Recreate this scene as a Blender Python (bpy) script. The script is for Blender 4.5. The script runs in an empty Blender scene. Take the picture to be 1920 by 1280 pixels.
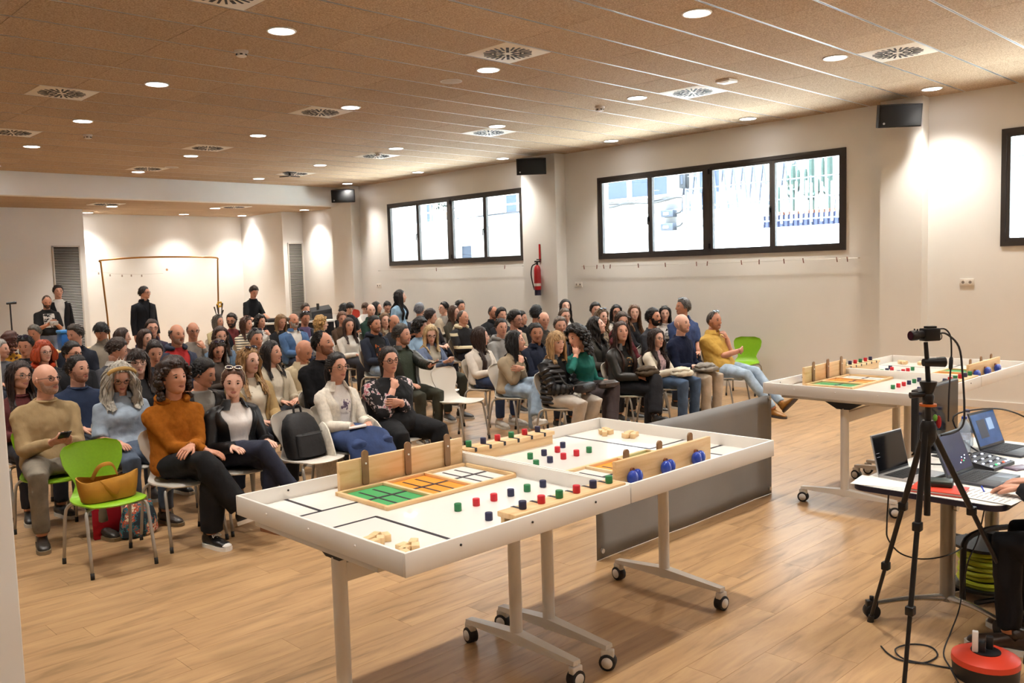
import bpy, bmesh, math, random
import numpy as np
from mathutils import Vector, Matrix

random.seed(7)
rng = np.random.default_rng(7)
sc = bpy.context.scene
COL = sc.collection
PI = math.pi

# ------------------------------------------------------------------ camera
CAM_H = 1.9
YAW, PITCH, ROLL = (math.radians(a) for a in (44.2, 4.65, -1.7))
_f = Vector((math.sin(YAW) * math.cos(PITCH), math.cos(YAW) * math.cos(PITCH), -math.sin(PITCH)))
_r = Vector((math.cos(YAW), -math.sin(YAW), 0))
_u = _r.cross(_f)
_R = _r * math.cos(ROLL) + _u * math.sin(ROLL)
_U = -_r * math.sin(ROLL) + _u * math.cos(ROLL)
camd = bpy.data.cameras.new('camera')
camd.sensor_width = 36.0
camd.lens = 36.0 * 1640.0 / 1920.0
camd.clip_end = 200
cam = bpy.data.objects.new('camera', camd)
COL.objects.link(cam)
cam.matrix_world = Matrix(((_R.x, _U.x, -_f.x, 0), (_R.y, _U.y, -_f.y, 0), (_R.z, _U.z, -_f.z, CAM_H), (0, 0, 0, 1)))
sc.camera = cam

# ------------------------------------------------------------------ exposure, sky, sun
sc.view_settings.view_transform = 'Standard'
sc.view_settings.look = 'None'
sc.view_settings.exposure = 0.64
sc.view_settings.gamma = 1.0
sc.view_settings.use_curve_mapping = False
try:
    sc.cycles.use_denoising = True
    sc.cycles.max_bounces = 6
    sc.cycles.diffuse_bounces = 3
    sc.cycles.glossy_bounces = 2
    sc.cycles.transparent_max_bounces = 8
    sc.cycles.adaptive_threshold = 0.05
    sc.cycles.sample_clamp_indirect = 40.0
    sc.cycles.caustics_reflective = False
    sc.cycles.caustics_refractive = False
except Exception:
    pass
world = bpy.data.worlds.new('sky')
sc.world = world
world.use_nodes = True
_nt = world.node_tree
_bg = _nt.nodes['Background']
_sky = _nt.nodes.new('ShaderNodeTexSky')
_sky.sky_type = 'NISHITA'
_sky.sun_disc = False
_sky.sun_elevation = math.radians(64)
_sky.sun_rotation = math.radians(-80)
_nt.links.new(_sky.outputs[0], _bg.inputs[0])
_bg.inputs[1].default_value = 0.55
LAMP_POWER = 182.0
LAMP_COLOR = (1.0, 0.955, 0.88)
sund = bpy.data.lights.new('sun', 'SUN')
sund.energy = 96.0
sund.angle = 0.01
sund.color = (0.82, 0.92, 1.0)
sun = bpy.data.objects.new('sun', sund)
COL.objects.link(sun)
sun.rotation_euler = Vector((0.42, 0.10, -0.90)).to_track_quat('-Z', 'Y').to_euler()

# ------------------------------------------------------------------ materials
_mats = {}


def mat(name, color, rough=0.55, metal=0.0, spec=0.5, vary=None, bump=None, emit=None, coat=0.0):
    """vary = (scale xyz, amount); bump = (scale xyz, strength, distance)"""
    key = name
    if key in _mats:
        return _mats[key]
    m = bpy.data.materials.new(name)
    m.use_nodes = True
    nt = m.node_tree
    b = nt.nodes['Principled BSDF']
    c = tuple(color) + (1.0,) if len(color) == 3 else color
    b.inputs['Base Color'].default_value = c
    b.inputs['Roughness'].default_value = rough
    b.inputs['Metallic'].default_value = metal
    b.inputs['Specular IOR Level'].default_value = spec
    b.inputs['Coat Weight'].default_value = coat
    if vary or bump:
        tc = nt.nodes.new('ShaderNodeTexCoord')

    def noise(scale, detail=4):
        mp = nt.nodes.new('ShaderNodeMapping')
        mp.inputs['Scale'].default_value = scale if not isinstance(scale, (int, float)) else (scale,) * 3
        nt.links.new(tc.outputs['Object'], mp.inputs[0])
        n = nt.nodes.new('ShaderNodeTexNoise')
        n.inputs['Scale'].default_value = 1.0
        n.inputs['Detail'].default_value = detail
        nt.links.new(mp.outputs[0], n.inputs['Vector'])
        return n
    if vary:
        n = noise(vary[0])
        r = nt.nodes.new('ShaderNodeMapRange')
        r.inputs[1].default_value = 0.3
        r.inputs[2].default_value = 0.7
        r.inputs[3].default_value = 1 - vary[1]
        r.inputs[4].default_value = 1 + vary[1]
        nt.links.new(n.outputs[0], r.inputs[0])
        mx = nt.nodes.new('ShaderNodeMix')
        mx.data_type = 'RGBA'
        mx.blend_type = 'MULTIPLY'
        mx.inputs[0].default_value = 1
        mx.inputs[6].default_value = c
        nt.links.new(r.outputs[0], mx.inputs[7])
        nt.links.new(mx.outputs[2], b.inputs['Base Color'])
    if bump:
        n = noise(bump[0], 3)
        bp = nt.nodes.new('ShaderNodeBump')
        bp.inputs['Strength'].default_value = bump[1]
        bp.inputs['Distance'].default_value = bump[2] if len(bump) > 2 else 0.005
        nt.links.new(n.outputs[0], bp.inputs['Height'])
        nt.links.new(bp.outputs[0], b.inputs['Normal'])
    if emit:
        b.inputs['Emission Color'].default_value = c
        b.inputs['Emission Strength'].default_value = emit
    _mats[key] = m
    return m


def _key(c):
    return '%02x%02x%02x' % tuple(int(max(0, min(1, v)) * 255) for v in c)


def srgb(r, g, b):
    f = lambda v: (v / 255 / 12.92) if v / 255 <= 0.04045 else ((v / 255 + 0.055) / 1.055) ** 2.4
    return (f(r), f(g), f(b))


def H(s):
    return srgb(int(s[0:2], 16), int(s[2:4], 16), int(s[4:6], 16))


def cloth(hexc, kind='cloth'):
    c = H(hexc)
    if kind == 'leather':
        return mat('leather_' + hexc, c, 0.38, vary=((14, 14, 14), .2), bump=((30, 30, 30), .5, .006))
    if kind == 'denim':
        return mat('denim_' + hexc, c, 0.85, vary=((9, 9, 9), .28), bump=((14, 14, 14), .5, .012))
    if kind == 'knit':
        return mat('knit_' + hexc, c, 0.95, spec=.2, vary=((10, 10, 10), .12), bump=((16, 16, 9), .55, .014))
    if kind == 'fleece':
        return mat('fleece_' + hexc, c, 1.0, spec=.1, vary=((40, 40, 40), .12), bump=((18, 18, 12), .5, .014))
    if kind == 'puffer':
        return mat('puffer_' + hexc, c, 0.42, vary=((12, 12, 12), .2), bump=((25, 25, 60), .4, .008))
    return mat('cloth_' + hexc, c, 0.85, spec=.3, vary=((8, 8, 8), .15), bump=((13, 13, 10), .55, .014))


def pattern_mat(name, base, spots, scale, thresh, stretch=(1, 1, 1), kind='voronoi', rough=.85):
    if name in _mats:
        return _mats[name]
    m = mat(name, H(base), rough)
    nt = m.node_tree
    b = nt.nodes['Principled BSDF']
    tc = nt.nodes.new('ShaderNodeTexCoord')
    mp = nt.nodes.new('ShaderNodeMapping')
    mp.inputs['Scale'].default_value = stretch
    nt.links.new(tc.outputs['Object'], mp.inputs[0])
    if kind == 'voronoi':
        t = nt.nodes.new('ShaderNodeTexNoise')
        t.inputs['Scale'].default_value = scale
        t.inputs['Detail'].default_value = 5
        t.inputs['Roughness'].default_value = .7
        src = t.outputs[0]
    else:
        t = nt.nodes.new('ShaderNodeTexWave')
        t.bands_direction = 'Z'
        t.inputs['Scale'].default_value = scale
        t.inputs['Distortion'].default_value = .4
        src = t.outputs['Fac']
    nt.links.new(mp.outputs[0], t.inputs['Vector'])
    rp = nt.nodes.new('ShaderNodeValToRGB')
    rp.color_ramp.interpolation = 'CONSTANT'
    e = rp.color_ramp.elements
    e[0].position = 0
    e[0].color = H(base) + (1,)
    e[1].position = thresh
    e[1].color = H(spots[0]) + (1,)
    for i, s in enumerate(spots[1:]):
        el = e.new(thresh + .05 * (i + 1))
        el.color = H(s) + (1,)
    nt.links.new(src, rp.inputs[0])
    nt.links.new(rp.outputs[0], b.inputs['Base Color'])
    return m


def skin(tone):
    tones = {0: 'e0b09a', 1: 'd39c83', 2: 'c48a6e', 3: 'ac765a', 4: '8e5a41'}
    return mat('skin_%d' % tone, H(tones[tone]), 0.5, spec=.45, vary=((25, 25, 25), .08))


def hairmat(hexc):
    return mat('hair_' + hexc, H(hexc), 0.5, spec=.5, vary=((70, 70, 9), .45), bump=((110, 110, 10), .8, .006))


# ------------------------------------------------------------------ object helpers
def link(o, parent=None):
    COL.objects.link(o)
    if parent is not None:
        o.parent = parent
    return o


def tag(o, label, cat, group=None, kind=None):
    if label:
        o['label'] = label
    if cat:
        o['category'] = cat
    if group:
        o['group'] = group
    if kind:
        o['kind'] = kind
    return o


def empty(name, loc=(0, 0, 0), rz=0):
    o = bpy.data.objects.new(name, None)
    o.location = loc
    o.rotation_euler = (0, 0, rz)
    o.empty_display_size = .1
    return link(o)


class MB:
    """collects vertices and faces; build() links them as one mesh object"""

    def __init__(s):
        s.v, s.f, s.m = [], [], []

    def add(s, vs, fs, mi=0):
        o = len(s.v)
        s.v.extend([tuple(map(float, p)) for p in vs])
        s.f.extend([tuple(i + o for i in f) for f in fs])
        s.m.extend([mi] * len(fs))
        return s

    def box(s, x0, x1, y0, y1, z0, z1, mi=0, bev=0.0):
        if bev > 0:
            bm = bmesh.new()
            bmesh.ops.create_cube(bm, size=1)
            for v in bm.verts:
                v.co = Vector(((x0 + x1) / 2 + v.co.x * (x1 - x0), (y0 + y1) / 2 + v.co.y * (y1 - y0), (z0 + z1) / 2 + v.co.z * (z1 - z0)))
            bmesh.ops.bevel(bm, geom=bm.edges[:], offset=bev, segments=2, affect='EDGES', profile=.5)
            s.bm(bm, mi)
            return s
        vs = [(x, y, z) for x in (x0, x1) for y in (y0, y1) for z in (z0, z1)]
        s.add(vs, [(0, 1, 3, 2), (4, 6, 7, 5), (0, 4, 5, 1), (2, 3, 7, 6), (0, 2, 6, 4), (1, 5, 7, 3)], mi)
        return s

    def bm(s, bm, mi=0):
        bm.verts.index_update()
        s.add([v.co for v in bm.verts], [[v.index for v in f.verts] for f in bm.faces], mi)
        bm.free()

    def loft(s, rings, cap0=True, cap1=True, mi=0, closed=True):
        """rings: list of (n,3) arrays"""
        n = len(rings[0])
        vs = np.concatenate(rings)
        fs = []
        e = n if closed else n - 1
        for j in range(len(rings) - 1):
            a, b = j * n, (j + 1) * n
            for i in range(e):
                k = (i + 1) % n
                fs.append((a + i, a + k, b + k, b + i))
        vs = list(vs)
        if cap0:
            vs.append(np.mean(rings[0], axis=0))
            c = len(vs) - 1
            fs += [(c, (i + 1) % n, i) for i in range(n)]
        if cap1:
            vs.append(np.mean(rings[-1], axis=0))
            c = len(vs) - 1
            a = (len(rings) - 1) * n
            fs += [(c, a + i, a + (i + 1) % n) for i in range(n)]
        s.add(vs, fs, mi)
        return s

    def tube(s, pts, rads, n=10, side=None, mi=0, cap0=True, cap1=True, rnd=False):
        pts = [np.array(p, float) for p in pts]
        if isinstance(rads, (int, float)):
            rads = [rads] * len(pts)
        rr = [(r, r) if isinstance(r, (int, float, np.floating)) else r for r in rads]
        if rnd:  # rounded ends
            t0 = pts[0] - pts[1]
            t0 /= np.linalg.norm(t0)
            t1 = pts[-1] - pts[-2]
            t1 /= np.linalg.norm(t1)
            a, b = rr[0], rr[-1]
            pts = [pts[0] + t0 * a[0] * .8, pts[0] + t0 * a[0] * .45] + pts + [pts[-1] + t1 * b[0] * .45, pts[-1] + t1 * b[0] * .8]
            rr = [(a[0] * .45, a[1] * .45), (a[0] * .85, a[1] * .85)] + rr + [(b[0] * .85, b[1] * .85), (b[0] * .45, b[1] * .45)]
        N = len(pts)
        tans = []
        for i in range(N):
            t = pts[min(i + 1, N - 1)] - pts[max(i - 1, 0)]
            tans.append(t / (np.linalg.norm(t) + 1e-12))
        if side is None:
            h = np.array((0, 0, 1.)) if abs(tans[0][2]) < .9 else np.array((0, 1., 0))
            side = np.cross(h, tans[0])
        sd = np.array(side, float)
        rings = []
        an = np.linspace(0, 2 * PI, n, endpoint=False)
        for i in range(N):
            t = tans[i]
            sd = sd - t * (sd @ t)
            sd /= (np.linalg.norm(sd) + 1e-12)
            nm = np.cross(t, sd)
            rings.append(pts[i] + np.outer(np.cos(an) * rr[i][0], sd) + np.outer(np.sin(an) * rr[i][1], nm))
        s.loft(rings, cap0, cap1, mi)
        return s

    def cyl(s, p0, p1, r, n=12, mi=0, r1=None):
        return s.tube([p0, p1], [r, r if r1 is None else r1], n, mi=mi)

    def ell(s, c, r, nu=10, nv=7, mi=0, rot=None):
        c = np.array(c, float)
        rings = []
        for j in range(1, nv):
            ph = -PI / 2 + PI * j / nv
            an = np.linspace(0, 2 * PI, nu, endpoint=False)
            p = np.stack([r[0] * math.cos(ph) * np.cos(an), r[1] * math.cos(ph) * np.sin(an), np.full(nu, r[2] * math.sin(ph))], 1)
            if rot is not None:
                p = p @ np.array(rot).T
            rings.append(c + p)
        top = np.array((0, 0, r[2])) if rot is None else np.array(rot) @ np.array((0, 0, r[2]))
        n = nu
        vs = [q for rg in rings for q in rg] + [c - top, c + top]
        fs = []
        for j in range(len(rings) - 1):
            for i in range(n):
                k = (i + 1) % n
                fs.append((j * n + i, j * n + k, (j + 1) * n + k, (j + 1) * n + i))
        b, t = len(vs) - 2, len(vs) - 1
        a = (len(rings) - 1) * n
        for i in range(n):
            k = (i + 1) % n
            fs.append((b, k, i))
            fs.append((t, a + i, a + k))
        s.add(vs, fs, mi)
        return s

    def prism(s, poly, z0, z1, mi=0):
        """poly: list of (x,y), ccw"""
        n = len(poly)
        vs = [(x, y, z0) for x, y in poly] + [(x, y, z1) for x, y in poly]
        fs = [tuple(range(n))[::-1], tuple(range(n, 2 * n))] + [(i, (i + 1) % n, n + (i + 1) % n, n + i) for i in range(n)]
        s.add(vs, fs, mi)
        return s

    def xf(s, M):
        M = np.array(M)
        v = np.array(s.v)
        s.v = [tuple(p) for p in (v @ M[:3, :3].T + M[:3, 3])]
        return s

    def mesh(s, name, mats=(), smooth=True, sharp=None):
        me = bpy.data.meshes.new(name)
        me.from_pydata(s.v, [], s.f)
        for m in mats:
            me.materials.append(m)
        if s.m and len(mats) > 1:
            me.polygons.foreach_set('material_index', s.m)
        if smooth:
            me.polygons.foreach_set('use_smooth', [True] * len(me.polygons))
            if sharp is not None:
                try:
                    me.set_sharp_from_angle(angle=math.radians(sharp))
                except Exception:
                    pass
        me.update()
        return me

    def build(s, name, mats, parent=None, smooth=True, sharp=40, loc=None, rot=None):
        if not isinstance(mats, (list, tuple)):
            mats = [mats]
        o = bpy.data.objects.new(name, s.mesh(name, mats, smooth, sharp))
        if loc is not None:
            o.location = loc
        if rot is not None:
            o.rotation_euler = rot
        return link(o, parent)


def obj(name, me, parent=None, loc=None, rot=None, m=None, scale=None):
    o = bpy.data.objects.new(name, me)
    if loc is not None:
        o.location = loc
    if rot is not None:
        o.rotation_euler = rot
    if scale is not None:
        o.scale = scale
    link(o, parent)
    if m is not None:
        if not me.materials:
            me.materials.append(m)
        o.material_slots[0].link = 'OBJECT'
        o.material_slots[0].material = m
    return o


def text(name, body, size, m, parent=None, loc=(0, 0, 0), rot=(0, 0, 0), ext=.001, align='CENTER', shear=0):
    cu = bpy.data.curves.new(name, 'FONT')
    cu.body = body
    cu.size = size
    cu.extrude = ext
    cu.align_x = align
    cu.align_y = 'CENTER'
    cu.shear = shear
    cu.materials.append(m)
    tmp = bpy.data.objects.new(name, cu)
    COL.objects.link(tmp)
    bpy.context.view_layer.update()
    me = bpy.data.meshes.new_from_object(tmp.evaluated_get(bpy.context.evaluated_depsgraph_get()))
    bpy.data.objects.remove(tmp)
    o = bpy.data.objects.new(name, me)
    o.location = loc
    o.rotation_euler = rot
    return link(o, parent)


def catmull(pts, k=4):
    P = [np.array(p, float) for p in pts]
    P = [2 * P[0] - P[1]] + P + [2 * P[-1] - P[-2]]
    out = []
    for i in range(1, len(P) - 2):
        for j in range(k):
            t = j / k
            out.append(.5 * ((2 * P[i]) + (-P[i - 1] + P[i + 1]) * t + (2 * P[i - 1] - 5 * P[i] + 4 * P[i + 1] - P[i + 2]) * t * t + (-P[i - 1] + 3 * P[i] - 3 * P[i + 1] + P[i + 2]) * t ** 3))
    out.append(P[-2])
    return out


def sstep(a, b, x):
    t = np.clip((np.asarray(x, float) - a) / (b - a), 0, 1)
    return t * t * (3 - 2 * t)

# ------------------------------------------------------------------ people
_A = np.concatenate([np.radians(np.linspace(-75, 75, 23)), np.radians(np.linspace(75, 285, 15)[1:-1])])
_NA = len(_A)
_PH = np.radians(np.linspace(-90, 90, 28)[1:-1])


def head_pts(a, ph, feat=True, fem=False):
    W, D, Hh = (.0735, .093, .112) if fem else (.0785, .097, .117)
    c = np.cos(ph)
    ca = np.cos(a)
    x = W * c * np.sin(a)
    y = -D * c * ca
    z = Hh * np.sin(ph)
    k = sstep(.05, -1, z / Hh)
    low = sstep(-.35, -.95, z / Hh)
    x = x * (1 - (.30 if fem else .20) * k + .25 * low)
    back = sstep(-.01, .05, y)
    y = y * (1 - .42 * k * back)
    fr = np.clip(ca, 0, 1)
    y = y - .036 * low * fr ** 1.2
    y = y + .006 * back * (1 - k)
    if feat:
        fw = sstep(.25, .7, ca) * (z > -.112)
        g = lambda x0, z0, sx, sz: np.exp(-((np.abs(x) - x0) / sx) ** 2 - ((z - z0) / sz) ** 2)
        dy = np.zeros_like(x)
        dy -= .0045 * g(.028, .026, .022, .008)
        dy += .0085 * g(.031, .005, .014, .011)
        ridge = np.exp(-(x / .0095) ** 2)
        dy -= ridge * (.005 + .02 * sstep(.02, -.028, z)) * sstep(.03, .012, z) * sstep(-.046, -.034, z)
        dy -= .006 * np.exp(-((np.abs(x) - .012) / .007) ** 2 - ((z + .033) / .008) ** 2)
        dy -= .004 * g(.04, -.022, .016, .014)
        dy -= .0055 * np.exp(-(x / .02) ** 2) * (np.exp(-((z + .054) / .0045) ** 2) + np.exp(-((z + .065) / .005) ** 2))
        dy += .003 * np.exp(-(x / .02) ** 2 - ((z + .0785) / .006) ** 2)
        dy -= .004 * np.exp(-(x / .016) ** 2 - ((z + .1) / .012) ** 2)
        y = y + dy * fw
    return x, y, z


def head_rings(feat, fem, off=None):
    rings = []
    for ph in _PH:
        x, y, z = head_pts(_A, np.full(_NA, ph), feat, fem)
        p = np.stack([x, y, z], 1)
        if off is not None:
            n = np.stack([x / .076 ** 2, y / .097 ** 2, z / .118 ** 2], 1)
            n /= np.linalg.norm(n, axis=1)[:, None]
            p = p + n * off(np.degrees(np.where(_A > PI, 2 * PI - _A, np.abs(_A))), z, p)[:, None]
        rings.append(p)
    return rings


def rotm(yaw=0, pitch=0, roll=0):
    """yaw about z, pitch + = look up, for a head facing -y"""
    return np.array(Matrix.Rotation(yaw, 3, 'Z') @ Matrix.Rotation(-pitch, 3, 'X') @ Matrix.Rotation(roll, 3, 'Y'))


HAIRLINES = {
    'short': [(0, .076), (25, .079), (42, .074), (55, .052), (66, .032), (74, .0), (80, -.03), (100, -.02), (125, -.055), (180, -.078)],
    'recede': [(0, .098), (30, .112), (50, .098), (72, .04), (82, -.01), (100, -.02), (125, -.05), (180, -.075)],
    'bangs': [(0, .034), (30, .03), (55, .02), (72, 0), (82, -.03), (100, -.035), (125, -.06), (180, -.08)],
    'full': [(0, .078), (25, .078), (42, .068), (55, .046), (66, .02), (75, -.02), (82, -.04), (100, -.04), (125, -.07), (180, -.085)],
}


def zline(style, deg):
    t = HAIRLINES[style]
    return np.interp(deg, [p[0] for p in t], [p[1] for p in t])


def hair_cap(mb, fem, style, th, rough=0, top=0.0, horseshoe=False, wave=0, seed=0):
    r = np.random.default_rng(seed)
    ph = r.uniform(0, 6, 8)

    def off(deg, z, p):
        zl = zline(style, deg)
        w = sstep(zl - .006, zl + .008, z)
        ramp = .12 + .88 * sstep(zl, zl + .065, z)
        if horseshoe:
            w = w * sstep(.062, .035, z) * sstep(55, 75, deg)
        n = np.sin(p[:, 0] * 90 + ph[0]) * np.sin(p[:, 1] * 80 + ph[1]) + np.sin(p[:, 2] * 110 + ph[2] + p[:, 0] * 60) * .7
        return w * (.0028 + (th + rough * n) * ramp + top * sstep(.02, .11, z)) - .005 * (1 - w)
    rings = head_rings(False, fem, off)
    n = _NA
    vs = np.concatenate(rings)
    degs = np.degrees(np.where(_A > PI, 2 * PI - _A, np.abs(_A)))
    ok = np.concatenate([(rg[:, 2] > zline(style, degs) - .014) & (~np.array(horseshoe) | ((rg[:, 2] < .07) & (degs > 50))) for rg in rings])
    fs = []
    for j in range(len(rings) - 1):
        for i in range(n):
            q = (j * n + i, j * n + (i + 1) % n, (j + 1) * n + (i + 1) % n, (j + 1) * n + i)
            if all(ok[list(q)]):
                fs.append(q)
    vs = list(vs)
    if not horseshoe:
        vs.append(np.array((0, 0, rings[-1][:, 2].max() + .002)))
        a = (len(rings) - 1) * n
        fs += [(len(vs) - 1, a + i, a + (i + 1) % n) for i in range(n)]
    mb.add(vs, fs)


def tufts(mb, fem, style, n, L, th, seed, horseshoe=False, comb=(0, .7, -.35)):
    r = np.random.default_rng(seed + 5)
    cb = np.array(comb)
    k = 0
    tries = 0
    while k < n and tries < n * 8:
        tries += 1
        v = r.normal(0, 1, 3)
        v /= np.linalg.norm(v)
        ph = math.asin(v[2])
        a = math.atan2(v[0], -v[1])
        deg = abs(math.degrees(a))
        x, y, z = (float(q) for q in head_pts(np.array(a), np.array(ph), False, fem))
        zl = float(zline(style, deg))
        if z < zl + .002 or (horseshoe and (z > .05 or deg < 65)):
            continue
        nn = np.array((x / .076 ** 2, y / .097 ** 2, z / .118 ** 2))
        nn /= np.linalg.norm(nn)
        front = math.exp(-((z - zl) / .02) ** 2) * (deg < 60)
        c = cb + r.normal(0, .35, 3) + np.array((0, -.9 * front * (1 if comb[1] < 0 else -.4), .5 * front * (comb[1] > 0)))
        c = c - nn * (c @ nn)
        c /= np.linalg.norm(c) + 1e-9
        tk = .0028 + th * (.12 + .88 * float(sstep(zl, zl + .065, z)))
        p = np.array((x, y, z)) + nn * (tk * .8)
        s1 = np.cross(nn, c)
        w = r.uniform(.004, .008)
        ll = L * r.uniform(.6, 1.3) * (.5 + .5 * float(sstep(zl, zl + .05, z)))
        tip = p + c * ll + nn * ll * r.uniform(.05, .42)
        mb.add([p - s1 * w - c * .004, p + s1 * w - c * .004, p + nn * w * .9, tip], [(0, 1, 3), (1, 2, 3), (2, 0, 3)])
        k += 1


def ik(S, W, l1, l2, pole):
    S, W = np.array(S, float), np.array(W, float)
    d = W - S
    L = np.linalg.norm(d)
    m = l1 + l2 - .004
    if L > m:
        W = S + d / L * m
        d = W - S
        L = m
    u = d / L
    a = (l1 * l1 - l2 * l2 + L * L) / (2 * L)
    h = math.sqrt(max(l1 * l1 - a * a, 0))
    p = np.array(pole, float)
    p = p - u * (p @ u)
    p /= np.linalg.norm(p) + 1e-9
    return S + u * a + p * h, W


def hand(mb, W, dr, palm, sgn, curl=.5, sc_=1.0, mi=0):
    """W wrist; dr finger direction; palm = direction the palm faces; sgn +1 for the left hand"""
    d = np.array(dr, float)
    d /= np.linalg.norm(d)
    pn = np.array(palm, float)
    pn = pn - d * (pn @ d)
    pn /= np.linalg.norm(pn)
    sd = np.cross(d, pn) * sgn     # toward the thumb
    k = sc_
    P = lambda l, s_, n_=0: W + d * l * k + sd * s_ * k + pn * n_ * k
    mb.tube([P(-.03, 0), P(.0, 0), P(.025, .002), P(.055, .002), P(.088, 0)], [(.026 * k, .02 * k), (.027 * k, .019 * k), (.035 * k, .017 * k), (.041 * k, .0155 * k), (.038 * k, .011 * k)], 10, side=sd, mi=mi)
    for q, (s0, L) in enumerate([(.029, .068), (.0095, .078), (-.0105, .072), (-.029, .056)]):
        L *= k
        p = P(.082, s0)
        ang = .25 * curl
        dd = d + sd * s0 * .9
        pts = [P(.06, s0), p]
        for seg, fr in enumerate((.45, .31, .24)):
            ang += curl * (.55 if seg == 0 else .6)
            v = dd * math.cos(ang) + pn * math.sin(ang)
            v /= np.linalg.norm(v)
            p = p + v * L * fr
            pts.append(p)
        r0 = .0095 * k
        mb.tube(pts, [r0, r0, r0 * .93, r0 * .86, r0 * .62], 6, side=sd, mi=mi)
    pts = [P(.012, .018), P(.034, .038, .006), P(.058, .052, .014), P(.082, .055 - .012 * curl, .02 + .01 * curl)]
    mb.tube(pts, [.013 * k, .0125 * k, .0105 * k, .007 * k], 6, side=pn, mi=mi)


_shoe_cache = {}


def shoe_meshes():
    if 'u' in _shoe_cache:
        return _shoe_cache['u'], _shoe_cache['s']
    n = 12
    an = np.linspace(0, 2 * PI, n, endpoint=False)
    rings = []
    for y, w, h, zc in [(.075, .022, .03, .05), (.068, .034, .042, .058), (.04, .038, .05, .062), (.0, .037, .048, .06), (-.04, .041, .036, .05), (-.09, .046, .03, .042), (-.14, .043, .025, .036), (-.172, .03, .018, .03), (-.182, .012, .01, .027)]:
        rings.append(np.stack([w * np.cos(an), np.full(n, y), np.maximum(zc + h * np.sin(an), .02)], 1))
    u = MB().loft(rings)
    u.tube([(0, .025, .07), (0, .03, .125)], [(.036, .045), (.038, .046)], 12)
    s = MB()
    half = [(.0, .084), (.025, .08), (.038, .055), (.038, .0), (.045, -.06), (.049, -.1), (.045, -.15), (.03, -.182), (0, -.195)]
    poly = [(x, y) for x, y in half] + [(-x, y) for x, y in half[-2:0:-1]]
    s.prism(poly[::-1], 0, .028)
    _shoe_cache['u'] = u.mesh('shoe_upper')
    _shoe_cache['s'] = s.mesh('shoe_sole', sharp=30)
    return _shoe_cache['u'], _shoe_cache['s']


def remesh(o, voxel, it=5, wr=0.0, size=.08):
    m = o.modifiers.new('union', 'REMESH')
    m.mode = 'VOXEL'
    m.voxel_size = voxel
    m.use_smooth_shade = True
    s = o.modifiers.new('relax', 'SMOOTH')
    s.iterations = it
    s.factor = .5
    if wr:
        key = 'folds_%d' % int(size * 1000)
        tx = bpy.data.textures.get(key)
        if tx is None:
            tx = bpy.data.textures.new(key, 'CLOUDS')
            tx.noise_scale = size
            tx.noise_depth = 2
        d = o.modifiers.new('folds', 'DISPLACE')
        d.texture = tx
        d.strength = wr
        d.mid_level = .5
        d.texture_coords = 'LOCAL'


# torso stations: t, half width, half depth, y offset
TORSO_M = [(0, .10, .07, .0), (.045, .165, .125, .0), (.1, .182, .15, -.005), (.25, .172, .14, -.005), (.42, .166, .125, .0), (.6, .176, .124, .0), (.74, .186, .118, .005), (.81, .186, .104, .01), (.88, .165, .086, .012), (.94, .118, .070, .01), (1.0, .064, .060, .004)]
TORSO_F = [(0, .10, .07, .0), (.045, .165, .125, .0), (.1, .182, .148, -.002), (.25, .160, .128, .0), (.42, .142, .108, .003), (.6, .150, .124, -.008), (.7, .155, .125, -.01), (.79, .158, .104, .004), (.87, .145, .083, .012), (.94, .10, .064, .01), (1.0, .054, .052, .004)]

PEOPLE = []


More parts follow.
